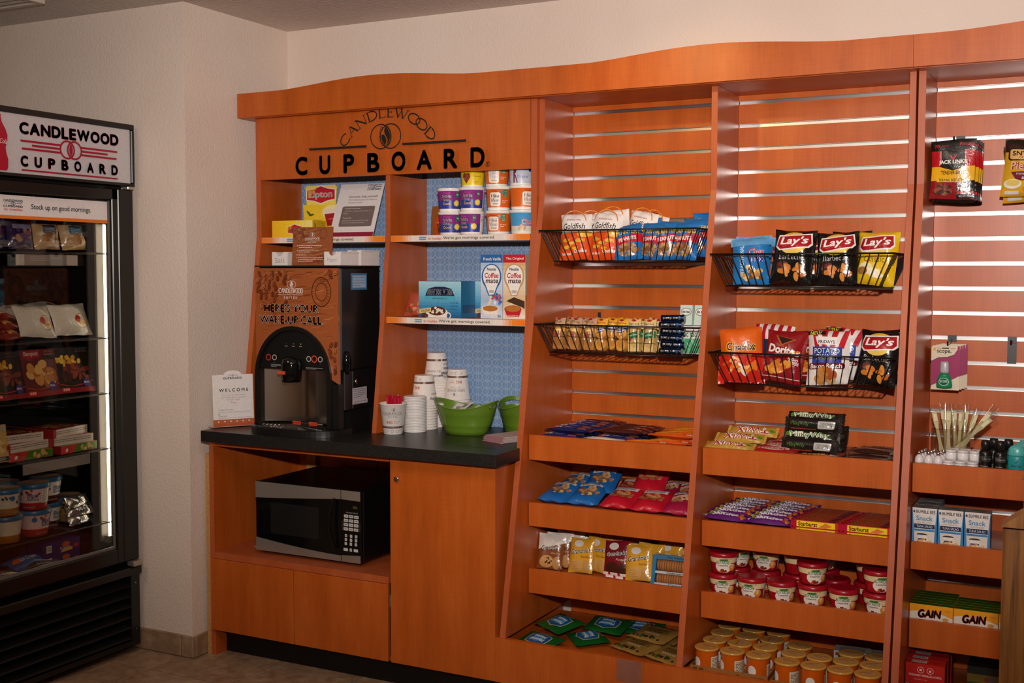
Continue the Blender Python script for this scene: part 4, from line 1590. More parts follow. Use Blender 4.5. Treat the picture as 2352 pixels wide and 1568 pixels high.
put(mb, 'clear and red bag of snacks beside the blue cocoa carton', (-2.298, 3.69, 1.2935), 0, 20)

# cocoa cartons
w_, h_ = .178, .131
ops = GR(-w_ / 2, -h_ / 2, w_ / 2, h_ / 2, ['#1f5f95', '#3f93c0', '#7fc0d8', '#a9d6e2'], 12, True)
ops += [P([(-.062, .012), (-.05, .038), (-.02, .046), (.02, .046), (.05, .038), (.062, .012)], '#1d2a4d'), T('SWISS MISS', 0, .026, .104, .022, '#f3efe8', .03), R(-.066, -.004, .066, .011, '#4fb0c9'), T('MARSHMALLOW', 0, .0035, .062, .007, '#e9f2f2', .02),
        E(-.012, -.048, .046, .020, '#f0e9e0', 24), R(-.056, -.066, .03, -.048, '#f0e9e0'), E(-.012, -.042, .038, .0165, '#5b341f', 22), RING(.036, -.058, .008, .012, '#f0e9e0', 14)]
ops += food(-.012, -.041, .03, .011, ['#f6efe6', '#e9dccb'], 16, 4, .005)
ops += [P([(-.086, -.036), (-.036, -.03), (-.036, -.046), (-.086, -.052)], '#e3c98a'), T('CALCIUM', -.06, -.041, .04, .008, '#6a3c1a', .03, rot=.08)] + lines(.046, .078, -.012, .011, 3, .004, '#2d7099', 4, .8) + food(-.07, -.06, .018, .006, ['#5b2f22'], 6, 3, .007)
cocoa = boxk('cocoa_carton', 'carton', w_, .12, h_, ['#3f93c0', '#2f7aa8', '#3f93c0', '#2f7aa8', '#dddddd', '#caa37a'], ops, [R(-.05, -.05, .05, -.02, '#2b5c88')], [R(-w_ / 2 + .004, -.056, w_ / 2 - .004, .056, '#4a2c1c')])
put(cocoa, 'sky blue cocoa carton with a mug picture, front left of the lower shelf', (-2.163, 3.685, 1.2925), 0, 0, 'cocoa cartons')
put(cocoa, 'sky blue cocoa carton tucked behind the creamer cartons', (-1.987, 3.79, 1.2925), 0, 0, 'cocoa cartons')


def creamer(hue):
    w, h = .088, .226
    a, b, c = (('#2f66a6', '#a9c0dd', '#d9e3ee') if hue == 'b' else ('#c4212b', '#d7a56a', '#efe0c8'))
    ops = GR(-w / 2, -h / 2, w / 2, h / 2 - .026, [c, b if hue == 'b' else '#dfbd8d', c, b], 14, True)
    ops += [R(-w / 2, h / 2 - .028, w / 2, h / 2, a), T('French Vanilla' if hue == 'b' else 'The Original', .002, h / 2 - .015, .07, .011, '#f3e9df', .015),
            E(0, .035, .040, .046, a if hue == 'b' else '#caa06a', 26), P([(-.030, .01), (.030, .01), (.012, -.032), (-.012, -.032)], a if hue == 'b' else '#caa06a'), E(0, .037, .034, .040, '#f4efe8', 26), P([(-.026, .012), (.026, .012), (.009, -.028), (-.009, -.028)], '#f4efe8'),
            T('Nestle', 0, .062, .036, .010, '#2b4c8c', .03), T('Coffee', 0, .040, .056, .018, '#b8202e', .02, .1), T('mate', .002, .020, .050, .015, '#b8202e', .02, .1),
            RR(-.010, -.022, .010, -.012, .003, '#bdb6b0'), LN([(0, -.032), (-.004, -.052), (-.014, -.066)], .010, '#ead7b6')]
    ops += [E(-.004, -.078, .034, .013, '#f1e9dd' if hue == 'b' else '#c4212b', 22), P([(-.038, -.078), (.030, -.078), (.020, -.104), (-.028, -.104)], '#f1e9dd' if hue == 'b' else '#c4212b'), E(-.004, -.077, .030, .0105, '#b9752f', 20), T('50', .032, -.104, .014, .009, '#f5f0ea', .03)]
    ops += lines(-.036, .018, -.100, .007, 2, .002, '#b4cbe0' if hue == 'b' else '#e8b3ac', 4)
    if hue == 'b':
        ops += food(.02, -.045, .022, .018, ['#2f66a6', '#f2ece6', '#4a86c0', '#c94b5a'], 14, 8, .007)
    else:
        ops += [P([(-.03, -.05), (.0, -.036), (.042, -.05), (.042, -.078), (.034, -.072)], '#4a3120')]
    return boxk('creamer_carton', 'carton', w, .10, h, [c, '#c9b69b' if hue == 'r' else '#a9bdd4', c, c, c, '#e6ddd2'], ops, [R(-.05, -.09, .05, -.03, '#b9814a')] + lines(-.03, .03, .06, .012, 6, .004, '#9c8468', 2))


cmb, cmr = creamer('b'), creamer('r')
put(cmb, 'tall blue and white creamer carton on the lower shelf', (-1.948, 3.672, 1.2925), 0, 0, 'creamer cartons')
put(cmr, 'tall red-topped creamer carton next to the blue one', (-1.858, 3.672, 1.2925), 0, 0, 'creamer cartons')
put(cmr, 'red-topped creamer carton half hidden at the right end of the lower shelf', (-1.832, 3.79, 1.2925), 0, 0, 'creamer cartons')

# ---- on top of the brewer
ZB = 1.4803
w_, h_ = .178, .139
mb = MB().box(-w_ / 2, w_ / 2, -.002, 0, 0, h_, '#96532f').box(-w_ / 2, w_ / 2, 0, .05, 0, .0015, '#d8d2cc')
rr = random.Random(9)
ops = merge([LN([(x, z), (x + .03, z + .004), (x + .06, z + .012)], rr.uniform(.001, .004), rr.choice(['#7c3f22', '#b06c42', '#a45f38'])) for x, z in [(rr.uniform(-.085, .02), rr.uniform(-.065, .052)) for _ in range(60)]])
bn = []
for i in range(34):
    x, z = (-.082 + abs(rr.gauss(0, .035)), .063 - abs(rr.gauss(0, .018))) if i < 26 else (.03 + rr.uniform(0, .05), -.06 + rr.uniform(0, .015))
    an = rr.uniform(.5, 2.3)
    bn += [E(x, z, .0075, .0052, '#3a1a0e', 12, an), E(x, z, .0066, .0044, rr.choice(['#c07a52', '#a9623e', '#8c4a2c']), 12, an), LN([(x - .006 * cos(an), z - .006 * sin(an)), (x + .006 * cos(an), z + .006 * sin(an))], .0012, '#3a1a0e')]
ops += merge(bn) + flame(.0, .042, .0075, WH, rays=False) + [T('CANDLEWOOD', 0, .027, .066, .008, WH, .0), R(-.033, .0205, .033, .0212, WH), T('SUITES', 0, .014, .036, .005, WH, .0, sp=1.5), RING(.048, .045, .018, .020, '#7c3f22', 24, k=.8)]
for i, (n, wd) in enumerate(((2, .1), (2, .09), (1, .06), (3, .11))):
    z = .002 - (0, .017, .034, .044)[i]
    ops += [E(-.064, z, .0018, .0018, WH, 8)] + lines(-.058, -.058 + wd, z, .0065, n, .0022, '#ecd9c9', i)
mb.print_on(lambda a, b: (a, -.002, b + h_ / 2), ops, .0004)
put(('instruction_card', 'card', [('instruction_card', mb.mesh('instruction_card', M_CARD))]), 'brown coffee-bean instruction card standing on top of the brewer', (-2.573, 3.41, ZB), 0, 5)


def bin_(txt, w, d, h):
    mb = MB()
    c = '#e6dfda'
    mb.prism([(-w / 2, 0), (w / 2, 0), (w / 2, h)] + [(w * .22 * cos(a), h - w * .20 * sin(a)) for a in [PI * i / 10 for i in range(11)]] + [(-w / 2, h)], -d / 2, -d / 2 + .003, 'y', c)
    mb.box(-w / 2, w / 2, d / 2 - .003, d / 2, 0, h, c).box(-w / 2, -w / 2 + .003, -d / 2 + .0031, d / 2 - .0031, 0, h, c).box(w / 2 - .003, w / 2, -d / 2 + .0031, d / 2 - .0031, 0, h, c).box(-w / 2 + .0031, w / 2 - .0031, -d / 2 + .0031, d / 2 - .0031, 0, .003, c)
    mb.box(w / 2 + .0001, w / 2 + .004, -d / 2, d / 2, h - .004, h, c)
    if txt:
        mb.print_on(lambda a, b: (a, -d / 2, b), [T(txt, 0, h * .38, w * .62, h * .36, '#8f8783', -.012)], .0003)
    return ('packet_bin', 'bin', [('packet_bin', mb.mesh('packet_bin', M_SMOOTH))])


put(bin_('Salt', .072, .11, .049), 'white plastic bin marked Salt on the left of the brewer top', (-2.722, 3.47, ZB), 0, 0, 'white packet bins on the brewer')
put(bin_('Pepper', .072, .11, .049), 'white plastic bin marked Pepper right of the instruction card', (-2.478, 3.46, ZB), 0, 0, 'white packet bins on the brewer')
gb = bin_('', .06, .12, .056)
put(gb, 'unmarked pale grey bin at the right end of the brewer top', (-2.468, 3.586, ZB), 0, 0, 'white packet bins on the brewer')
mb = MB().lathe([(.0235, 0), (.0235, .012), (.0235, .044), (.0215, .048)], 24, ['#c9b98a', '#231f1d', '#d8d2cc'])
wrap(mb, .0235, .0235, 0, .05, [RING(.012, .027, .009, .012, '#b9b2aa', 18), E(.012, .027, .005, .007, '#8d8780', 12), R(-.02, .040, -.008, .047, '#b2202a')])
put(('spice_tin', 'tin', [('spice_tin', mb.mesh('spice_tin', M_SMOOTH))]), 'small black spice tin behind the pepper bin', (-2.535, 3.56, ZB), 50)

# ---- on the worktop
ZC = .8693
w_, h_ = .156, .196
pts = [(-w_ / 2, 0), (w_ / 2, 0), (w_ / 2, h_), (.034, h_)] + [(.034 * cos(a), h_ + .016 * sin(a)) for a in [PI * i / 10 for i in range(1, 10)]] + [(-.034, h_), (-w_ / 2, h_)]
mb = MB().prism(pts, -.002, 0, 'y', '#eae2de').box(-w_ / 2 - .006, w_ / 2 + .004, -.001, .06, 0, .0012, '#d9c9bf')
ops = [R(-w_ / 2, .001, w_ / 2, .027, '#b5532c'), R(-w_ / 2, .0125, w_ / 2, .0132, '#cf8a62')]
for i in range(13):
    x = -.07 + i * .0117
    ops.append(E(x, .0195, .0045 if i % 2 else .0014, .003 if i % 2 else .0012, '#eac3a8', 10))
ops += [T('CANDLEWOOD', 0, .196, .040, .006, '#8e8b92', -.005, arc=.006), T('CUPBOARD.', 0, .183, .075, .0075, '#3c3f4e', .03, sp=1.2), RING(0, .192, .002, .003, '#4a4d5c', 12), T('WELCOME', .002, .138, .112, .0115, '#4d494b', .02, sp=1.5), R(-.05, .128, .05, .1284, '#c9c2be'),
        T("Glad you're here. Help yourself.", 0, .119, .09, .0065, '#9c9594', -.005), T("We're always open and always on", 0, .110, .098, .0065, '#9c9594', -.005), T('the honor system.', 0, .101, .052, .0065, '#9c9594', -.005), T('Enjoy.', 0, .090, .022, .008, '#9c9594', -.005, .3),
        T('To charge to your suite:', -.032, .064, .058, .005, '#8a8382', .01), T('Just fill out a charge slip and drop it in the slot.', .002, .055, .124, .0055, '#a39c9a', -.005), T('OR', -.056, .047, .008, .005, '#8a8382', .01), T('To pay cash:', -.044, .040, .032, .005, '#8a8382', .01), T('Just drop the correct amount of money in the slot.', .004, .033, .128, .0055, '#a39c9a', -.005)]
mb.print_on(lambda a, b: (a, -.002, b), ops, .0004)
put(('welcome_sign', 'sign', [('welcome_sign', mb.mesh('welcome_sign', M_PAPER))]), 'white welcome card with an orange border on the left end of the worktop', (-2.940, 3.405, ZC + .003), 57, 4)


def papercup(inv, plain_=False):
    r0, r1, h = .0355, .0490, .113
    mb = MB()
    k = [(r0 - .002, .0), (r0, .002), (r1, h - .004), (r1 + .002, h - .003), (r1 + .002, h), (r1 - .001, h), (r0 - .001, .006), (0, .006)]
    mb.lathe(k, 32, '#efe8e1', cap1=False)
    ops = [R(-.13, .024, .13, .031, '#6b4a42'), R(-.13, .0235, .13, .0242, '#3a3230'), T('printed using soy inks', -.005, .0275, .05, .003, '#d9cdc4', .0)]
    ops += [T('CANDLEWOOD', -.004, .078, .070, .009, '#4a4a50', -.003), R(-.036, .0715, .028, .072, '#9a6a5a'), T('SUITES', -.004, .066, .034, .006, '#8a7a76', .01, sp=1.5)] + flame(0, .092, .006, '#3a4152', rays=False)
    ops += [T('IHG', -.016, .046, .022, .011, '#d8572a', .03), T('Rewards', .012, .049, .022, .005, '#b9775a', .0), T('Club', .008, .042, .013, .005, '#b9775a', .0), RING(-.006, .013, .0045, .0065, '#8f8782', 12)] + lines(.004, .03, .017, .004, 3, .0012, '#9c9590', 4) + lines(-.035, -.02, .017, .004, 3, .0012, '#9c9590', 6)
    # other side: words round the cup
    ops += [T('durable', .105, .092, .050, .012, '#7c7876', .0), T('sostenibilidad', .100, .078, .075, .014, '#333b55', .03), T('sustainability', -.10, .086, .07, .013, '#333b55', .03), T('durabilidad', -.10, .070, .055, .010, '#8a8583', .0), T('sustainable', .100, .060, .055, .012, '#55506a', .02), T('durabilite', .10, .044, .05, .010, '#7c7876', .0)]
    if not plain_:
        wrap(mb, r0, r1, .002, h - .004, ops)
    if inv:
        mb.v = [(a, -b, h - c) for a, b, c in mb.v]
    return mb.mesh('paper_cup', M_CUP)


cup_up, cup_inv, cup_mid = papercup(False), papercup(True), papercup(True, True)
KU, KI = ('paper_cup', 'cup', [('paper_cup', cup_up)]), ('paper_cup', 'cup', [('paper_cup', cup_inv)])
KM = ('paper_cup', 'cup', [('paper_cup', cup_mid)])
put(KU, 'printed paper cup filled with red stirrers next to the divider', (-2.309, 3.537, ZC), 36)
for si, (x, y, n, rz, lab) in enumerate(((-2.284, 3.712, 10, 150, 'white printed paper cup upside down in the short front stack'), (-2.282, 3.80, 18, 60, 'white printed paper cup upside down in the tallest back stack'), (-2.187, 3.795, 12, 195, 'white printed paper cup upside down in the stack behind the green tub'))):
    for i in range(n):
        put(KI if i == n - 1 else KM, lab.replace('printed ', '') if i < n - 1 else lab.replace('upside down in', 'topmost upside down in'), (x + random.uniform(-.0006, .0006), y, ZC + i * .0099), rz if i == n - 1 else rz + random.uniform(-40, 40), 0, 'paper cups stacked upside down %s' % ('short stack', 'tallest stack', 'stack behind the tub')[si])
lidm = MB().lathe([(.0425, 0), (.043, .002), (.0425, .004), (.040, .0048), (.038, .0062), (.036, .0064)], 28, '#e9e5e2').mesh('cup_lid', M_SMOOTH)
for i in range(23):
    k = 1 - .012 * max(0, i - 16)
    put(('cup_lid', 'lid', [('cup_lid', lidm)]), 'white plastic cup lid in the ribbed stack beside the red stirrers', (-2.272, 3.628, ZC + i * .0057), i * 37, 0, 'stacked white cup lids')
stm = MB().box(-.0022, .0022, -.0012, .0012, 0, .112, '#b41230').mesh('stirrer', M_SMOOTH)
rr = random.Random(3)
for i in range(52):
    a, d = rr.uniform(0, 2 * PI), .034 * math.sqrt(rr.random())
    x, y = d * cos(a), d * sin(a)
    o = put(('stirrer', 'stirrer', [('stirrer', stm)]), 'red coffee stirrer standing in the printed paper cup', (-2.309 + x * .72, 3.537 + y * .72, ZC + .0065), rr.uniform(0, 90), 0, 'red stirrers in the cup')
    o.rotation_euler = (-y * 2.3, x * 2.3, rr.uniform(0, 3))
    o.scale = (1, 1, rr.uniform(1.10, 1.22))


def tub(label, loc, rz):
    """oval green tub with a dipped rim and a slot handle at both ends"""
    t = thing('oval_tub', label, 'tub', loc, math.radians(rz), 'green oval tubs')
    mb = MB()
    nA, zs = 48, [0, .015, .03, .034, .038, .055, .068, .072, .082, .092, .1]
    col = '#5f7f22'
    for inner in (0, 1):
        V, F = [], []
        for k, z in enumerate(zs):
            t_ = k / (len(zs) - 1)
            for i in range(nA):
                a = 2 * PI * i / nA
                rx = .078 + (.122 - .078) * (z / .1) - inner * .0022
                ry = .056 + (.080 - .056) * (z / .1) - inner * .0022
                if k in (3, 7):
                    rx += .0012; ry += .0012
                lift = (.028 * cos(a) ** 2 - .004) * max(0, (z - .05) / .05)
                V.append((rx * cos(a), ry * sin(a), max(z, .002 * inner) + lift))
        for k in range(len(zs) - 1):
            for i in range(nA):
                hole = k in (8,) and (i in (0, 1, 2, nA - 1, nA - 2, nA - 3) or i in (nA // 2, nA // 2 + 1, nA // 2 + 2, nA // 2 - 1, nA // 2 - 2, nA // 2 - 3))
                if hole:
                    continue
                q = (k * nA + i, k * nA + (i + 1) % nA, (k + 1) * nA + (i + 1) % nA, (k + 1) * nA + i)
                F.append(q if not inner else q[::-1])
        F.append(tuple(range(nA)) if inner else tuple(range(nA))[::-1])
        mb.add(V, F, col, 0, True)
    mb.obj('body', M_SMOOTH, t)
    rim = [((.123) * cos(2 * PI * i / 48), .081 * sin(2 * PI * i / 48), .1 + (.028 * cos(2 * PI * i / 48) ** 2 - .004)) for i in range(48)]
    MB().tube(rim, .0026, 6, '#66892a', closed=True).obj('rim', M_SMOOTH, t)
    return t


tub('green oval tub full of white paper packets on the worktop', (-2.075, 3.665, ZC), 3)
tub('green oval tub half hidden by the right side panel', (-1.8935, 3.7535, ZC), -45)
pk = bagk('paper_packet', 'packet', .05, .065, .006, '#e6e0dd', [R(-.015, -.01, .015, .012, '#8f8b95')], 3, M_PAPER, nu=7, nv=7)
rr = random.Random(17)
for i in range(16):
    lv = i // 6
    put(pk, 'white paper packet in the front green tub', (-2.075 + rr.uniform(-.06, .06), 3.65 + rr.uniform(-.03, .02), ZC + .05 + lv * .016 + rr.uniform(0, .006)), rr.uniform(-60, 60), rr.uniform(55, 90), 'paper packets in the green tub', rr.uniform(-15, 15))
for i in range(9):
    o = MB().box(-.05, .05, -.075, .075, 0, .0018, ['#c9a3a0', '#b98f90', '#d3b9b2'][i % 3], cols=['#a07078', '#c9b9b4', '#a07078', '#a07078', '#c7aaa6', '#c9aca6']).obj('charge_slip', M_PAPER)
    o.location = (-1.862 + (i % 3) * .003, 3.583 + i * .0012, ZC + i * .0023)
    o.rotation_euler = (0, 0, math.radians(-22 + (i % 4) * 1.5))
    tag(o, 'pink printed slip in the pile at the right end of the worktop', 'paper', 'pile of pink slips')

# ================================================================== goods in the left and middle bays
# ---- upper basket of the left bay: cracker bags and peanut bags
w_, h_ = .112, .158
ops = [R(-.06, -.08, .06, .012, '#e5521b'), E(-.006, .046, .046, .030, '#f2ece6', 24), RING(-.006, .046, .044, .047, '#e0842a', 26, PI * .05, PI * .95), T('Goldfish', -.004, .034, .082, .020, '#2a1a16', .01, .2), T('PEPPERIDGE FARM', -.004, .056, .05, .006, '#a8342a', .01),
       T('BAKED', 0, .020, .03, .006, '#c9482a', .02), T('Cheddar', .022, -.052, .046, .012, '#f6eee4', .03), T('Flavor Blasted', -.03, -.058, .034, .009, '#f6eee4', .02)]
fs = []
for i, (x, y, k) in enumerate(((-.034, -.012, .8), (-.012, -.024, .7), (.018, -.016, .9), (-.030, -.036, .8), (.034, .006, 1.5), (.002, -.042, .6))):
    a = .016 * k
    fs += [E(x, y, a, a * .5, '#f0b52a', 14), P([(x + a * .6, y), (x + a * 1.35, y + a * .45), (x + a * 1.35, y - a * .45)], '#e9a824')]
ops += merge(fs)
gold = bagk('cracker_bag', 'snack bag', w_, h_, .045, '#ece5df', ops, 1)
gg = 'white and orange cracker bags in the upper left basket'
for i, (x, y, z, rz, tl, ro, lab) in enumerate((
        (-1.615, 3.608, 1.498, 4, 10, -3, 'white and orange cracker bag at the left front of the upper left basket'),
        (-1.508, 3.600, 1.498, -3, 10, 2, 'white and orange cracker bag at the front, next to the peanut bags'),
        (-1.590, 3.662, 1.499, 6, 10, 3, 'cracker bag directly behind the leftmost one in the upper left basket'),
        (-1.492, 3.660, 1.512, -4, 8, -6, 'cracker bag behind the second front one, corner raised'),
        (-1.425, 3.672, 1.505, -10, 10, 8, 'tilted cracker bag behind the first peanut bags'),
        (-1.412, 3.728, 1.500, -14, 8, 12, 'rearmost tilted cracker bag against the slatwall'),
        (-1.56, 3.735, 1.500, 3, 6, 0, 'rear white cracker bag showing only its top edge'))):
    put(gold, lab, (x, y, z), rz, tl, gg, ro)
w_, h_ = .098, .122
ops = [R(-.06, -.02, .06, .0, '#c4202f'), P([(-.05, .012), (.05, .022), (.05, -.004), (-.05, -.012)], '#c4202f'), T('PLANTERS', .002, .030, .078, .014, '#e6b83a', .03, rot=.04), T('PEANUTS', .0, .006, .062, .013, '#f5ede4', .04, rot=.07)]
ops = ops[1:] + food(0, -.030, .036, .018, ['#a97a4a', '#8c5c34', '#c49a64', '#7a4c2a'], 40, 6, .009, .6)
pea = bagk('peanut_bag', 'snack bag', w_, h_, .04, '#1f6fb4', ops, 4)
gp = 'blue peanut bags in the upper left basket'
for i, (x, y, z, rz, tl, ro, lab) in enumerate((
        (-1.415, 3.592, 1.498, 10, 18, -8, 'blue peanut bag at the left front of its row, slumped low'),
        (-1.345, 3.606, 1.498, -12, 8, 3, 'blue peanut bag second from left in the upper left basket'),
        (-1.285, 3.600, 1.498, 14, 10, -4, 'blue peanut bag third from left in the upper left basket'),
        (-1.235, 3.606, 1.498, -8, 8, 2, 'blue peanut bag in the right half of the upper left basket'),
        (-1.31, 3.672, 1.505, 3, 8, 6, 'blue peanut bag behind the second and third ones'),
        (-1.378, 3.676, 1.515, -6, 8, -5, 'blue peanut bag in the back row at the left'),
        (-1.225, 3.69, 1.512, 4, 8, 4, 'blue peanut bag in the back row at the right'),
        (-1.20, 3.76, 1.535, 30, 6, 0, 'blue peanut bag hanging highest by the divider'))):
    put(pea, lab, (x, y, z), rz, tl, gp, ro)

# ---- lower basket of the left bay: cracker packs, rolls, mints
def crackers(kind):
    """clear-wrapped stack of crackers with a printed label"""
    w, h, d = .046, .115, .030
    cc = {'grain': '#b5793a', 'toast': '#d8953a', 'wafer': '#dcb872'}[kind]
    inner = MB()
    if kind == 'toast':
        for j in range(2):
            for i in range(4):
                inner.lathe([(.019, 0), (.0205, .002), (.0205, .005), (.019, .0066)], 18, jit(cc, .1), (0, 0, 0))
                for q in range(len(inner.v) - 18 * 4, len(inner.v)):
                    a, b, c = inner.v[q]
                    inner.v[q] = (a, -.013 + i * .0072 + c, .024 + j * .040 - b)
    else:
        for i in range(4):
            for j in range(3 if kind == 'wafer' else 2):
                hh = .029 if kind == 'wafer' else .044
                inner.cbox(-.019, .019, -.0135 + i * .0068, -.0135 + i * .0068 + .0060, .004 + j * hh, .004 + j * hh + hh - .0015, .0012, jit(cc, .1))
    body = inner.mesh('crackers', M_PAPER)
    lab = MB()
    S0 = bagsurf(w, h, d + .008, 3, .0)
    if kind == 'grain':
        ops = [R(-.022, .020, .022, .056, '#c9a07a'), R(-.022, .006, .022, .020, '#d9a02a'), T('Whole', 0, .042, .030, .010, '#6a3a24', .02), T('Grain', 0, .030, .028, .009, '#6a3a24', .02), T('Cheddar', 0, .013, .03, .007, '#f4e3c2', .02), E(0, .052, .007, .004, '#a8262e', 12), E(-.004, -.005, .006, .006, '#c23a4a', 12)]
    elif kind == 'toast':
        ops = [R(-.022, .024, .022, .056, '#eab427'), P([(-.022, .026), (.022, .034), (.022, .012), (-.022, .004)], '#1f4b95'), T('Peanut', 0, .022, .026, .008, '#f4ead6', .02, rot=.15), T('Butter', 0, .013, .024, .007, '#f4ead6', .02, rot=.15), T('ToastChee', 0, .041, .034, .008, '#b8342a', .02), E(0, .051, .007, .004, '#a8262e', 12)]
    else:
        ops = [R(-.022, .018, .022, .056, '#e6c987'), P([(-.022, .006), (.022, .016), (.022, -.006), (-.022, -.014)], '#1f6a3a'), T("Captain's", 0, .039, .034, .009, '#26386b', .02), T('Wafers', 0, .028, .032, .009, '#26386b', .02), T('Cream Cheese', 0, .001, .034, .006, '#eef0e2', .02, rot=.2), E(0, .052, .008, .0045, '#b4262e', 12), E(-.010, -.014, .005, .005, '#c23a4a', 12)]
    lab.print_on(S0, ops, .0002, seg=.012, sm=True)
    film = MB()
    us = [w * (i / 8 - .5) for i in range(9)]
    vs = [h * (j / 10 - .5) for j in range(11)]
    S1 = bagsurf(w, h, d + .007, 3, .0)
    film.grid(S1, us, vs, '#ffffff')
    V = [S1(a, b, 1) for b in vs for a in us]
    film.add(V, [(j * 9 + i, (j + 1) * 9 + i, (j + 1) * 9 + i + 1, j * 9 + i + 1) for j in range(10) for i in range(8)], '#ffffff', 0, True)
    return ('cracker_pack', 'cracker pack', [('crackers', body), ('label_print', lab.mesh('label_print', M_FILM)), ('wrapper', film.mesh('wrapper', M_CLEARF))])


CR = {k: crackers(k) for k in ('grain', 'toast', 'wafer')}
rr = random.Random(4)
q = 0
for k, adj, xs_, n in (('grain', 'brown whole grain', (-1.672, -1.616, -1.560), 7), ('toast', 'yellow and blue labelled', (-1.516, -1.448), 6), ('wafer', 'pale cream and green labelled', (-1.398, -1.346, -1.292), 7)):
    for i in range(n):
        c = i % len(xs_)
        rw = i // len(xs_)
        pos = ['left', 'middle', 'right'][c] if len(xs_) == 3 else ['left', 'right'][c]
        put(CR[k], '%s cracker pack, %s of its kind in %s' % (adj, pos, ['the front row', 'the second row', 'the back row'][rw]), (xs_[c] + rr.uniform(-.003, .003) + rw * .008, 3.60 + rw * .052 + rr.uniform(0, .004), 1.1895), rr.uniform(-14, 14) - 10, 9, '%s cracker packs in the lower left basket' % adj, rr.uniform(-4, 4))
roll = MB()
roll.lathe([(.010, 0), (.0115, .001), (.0115, .079), (.010, .080)], 16, ['#c9cdd6', '#1b2a4a', '#c9cdd6'])
S, N = cupsurf(.0115, .0115, 0, .08)
roll.print_on(lambda a, b: S(b, a + .04), [T('breath savers', 0, .0, .062, .009, '#dfe6ee', .03), R(-.035, -.014, .035, -.011, '#5f9ad0'), E(.026, -.0, .005, .006, '#5f9ad0', 12)], .0003, seg=.008, off=lambda a, b: N(b, a))
roll.v = [(c - .04, b, -a) for a, b, c in roll.v]
rollk = ('mint_roll', 'mint roll', [('mint_roll', roll.mesh('mint_roll', M_FOIL))])
for i in range(6):
    put(rollk, 'dark blue mint roll, %s in the pile of six' % ['bottom', 'second', 'third', 'fourth', 'fifth', 'topmost'][i], (-1.268 + (i % 2) * .006, 3.592 + (i % 2) * .002, 1.2005 + i * .0215), rr.uniform(-5, 5), 0, 'dark blue mint rolls in the lower left basket', rr.uniform(-2, 2))
# mint boxes in a white tray
mb = MB().box(-.058, .058, -.035, .035, 0, .002, '#d8d4cf').box(-.058, .058, .033, .035, .0021, .11, '#e8e4df').prism([(-.035, .0021), (.035, .0021), (.035, .11), (-.035, .085)], -.058, -.056, 'x', '#d4d0cb').prism([(-.035, .0021), (.035, .0021), (.035, .11), (-.035, .085)], .056, .058, 'x', '#d4d0cb').box(-.0559, .0559, -.035, -.033, .0021, .085, '#ece8e3')
mb.print_on(lambda a, b: (a, -.035, b), [R(-.056, .003, .056, .05, '#4fb17c'), T('tic tac', 0, .065, .05, .018, '#2f8a58', .02)] + food(0, .03, .045, .02, ['#8fd6ae', '#6fc596'], 30, 2, .006), .0004)
put(('mint_display_tray', 'carton', [('mint_display_tray', mb.mesh('mint_display_tray', M_CARD))]), 'white and green mint display tray at the right end of the lower left basket', (-1.222, 3.69, 1.1895), -6)
tt = MB().box(-.022, .022, -.008, .008, 0, .066, '#cfe2d6')
tt.print_on(lambda a, b: (a, -.008, b), [E(0, .044, .019, .013, '#2f7a4a', 20), E(0, .044, .017, .011, '#f0efe8', 20), T('tic tac', 0, .044, .028, .009, '#1f5a36', .04)], .0003)
ttk = ('mint_box', 'mint box', [('mint_box', tt.mesh('mint_box', M_SMOOTH))])
for i, x in enumerate((-1.252, -1.202)):
    put(ttk, 'clear mint box with green oval badge, %s of the two standing up' % ('left', 'right')[i], (x, 3.70, 1.282), -6, 6, 'standing mint boxes')

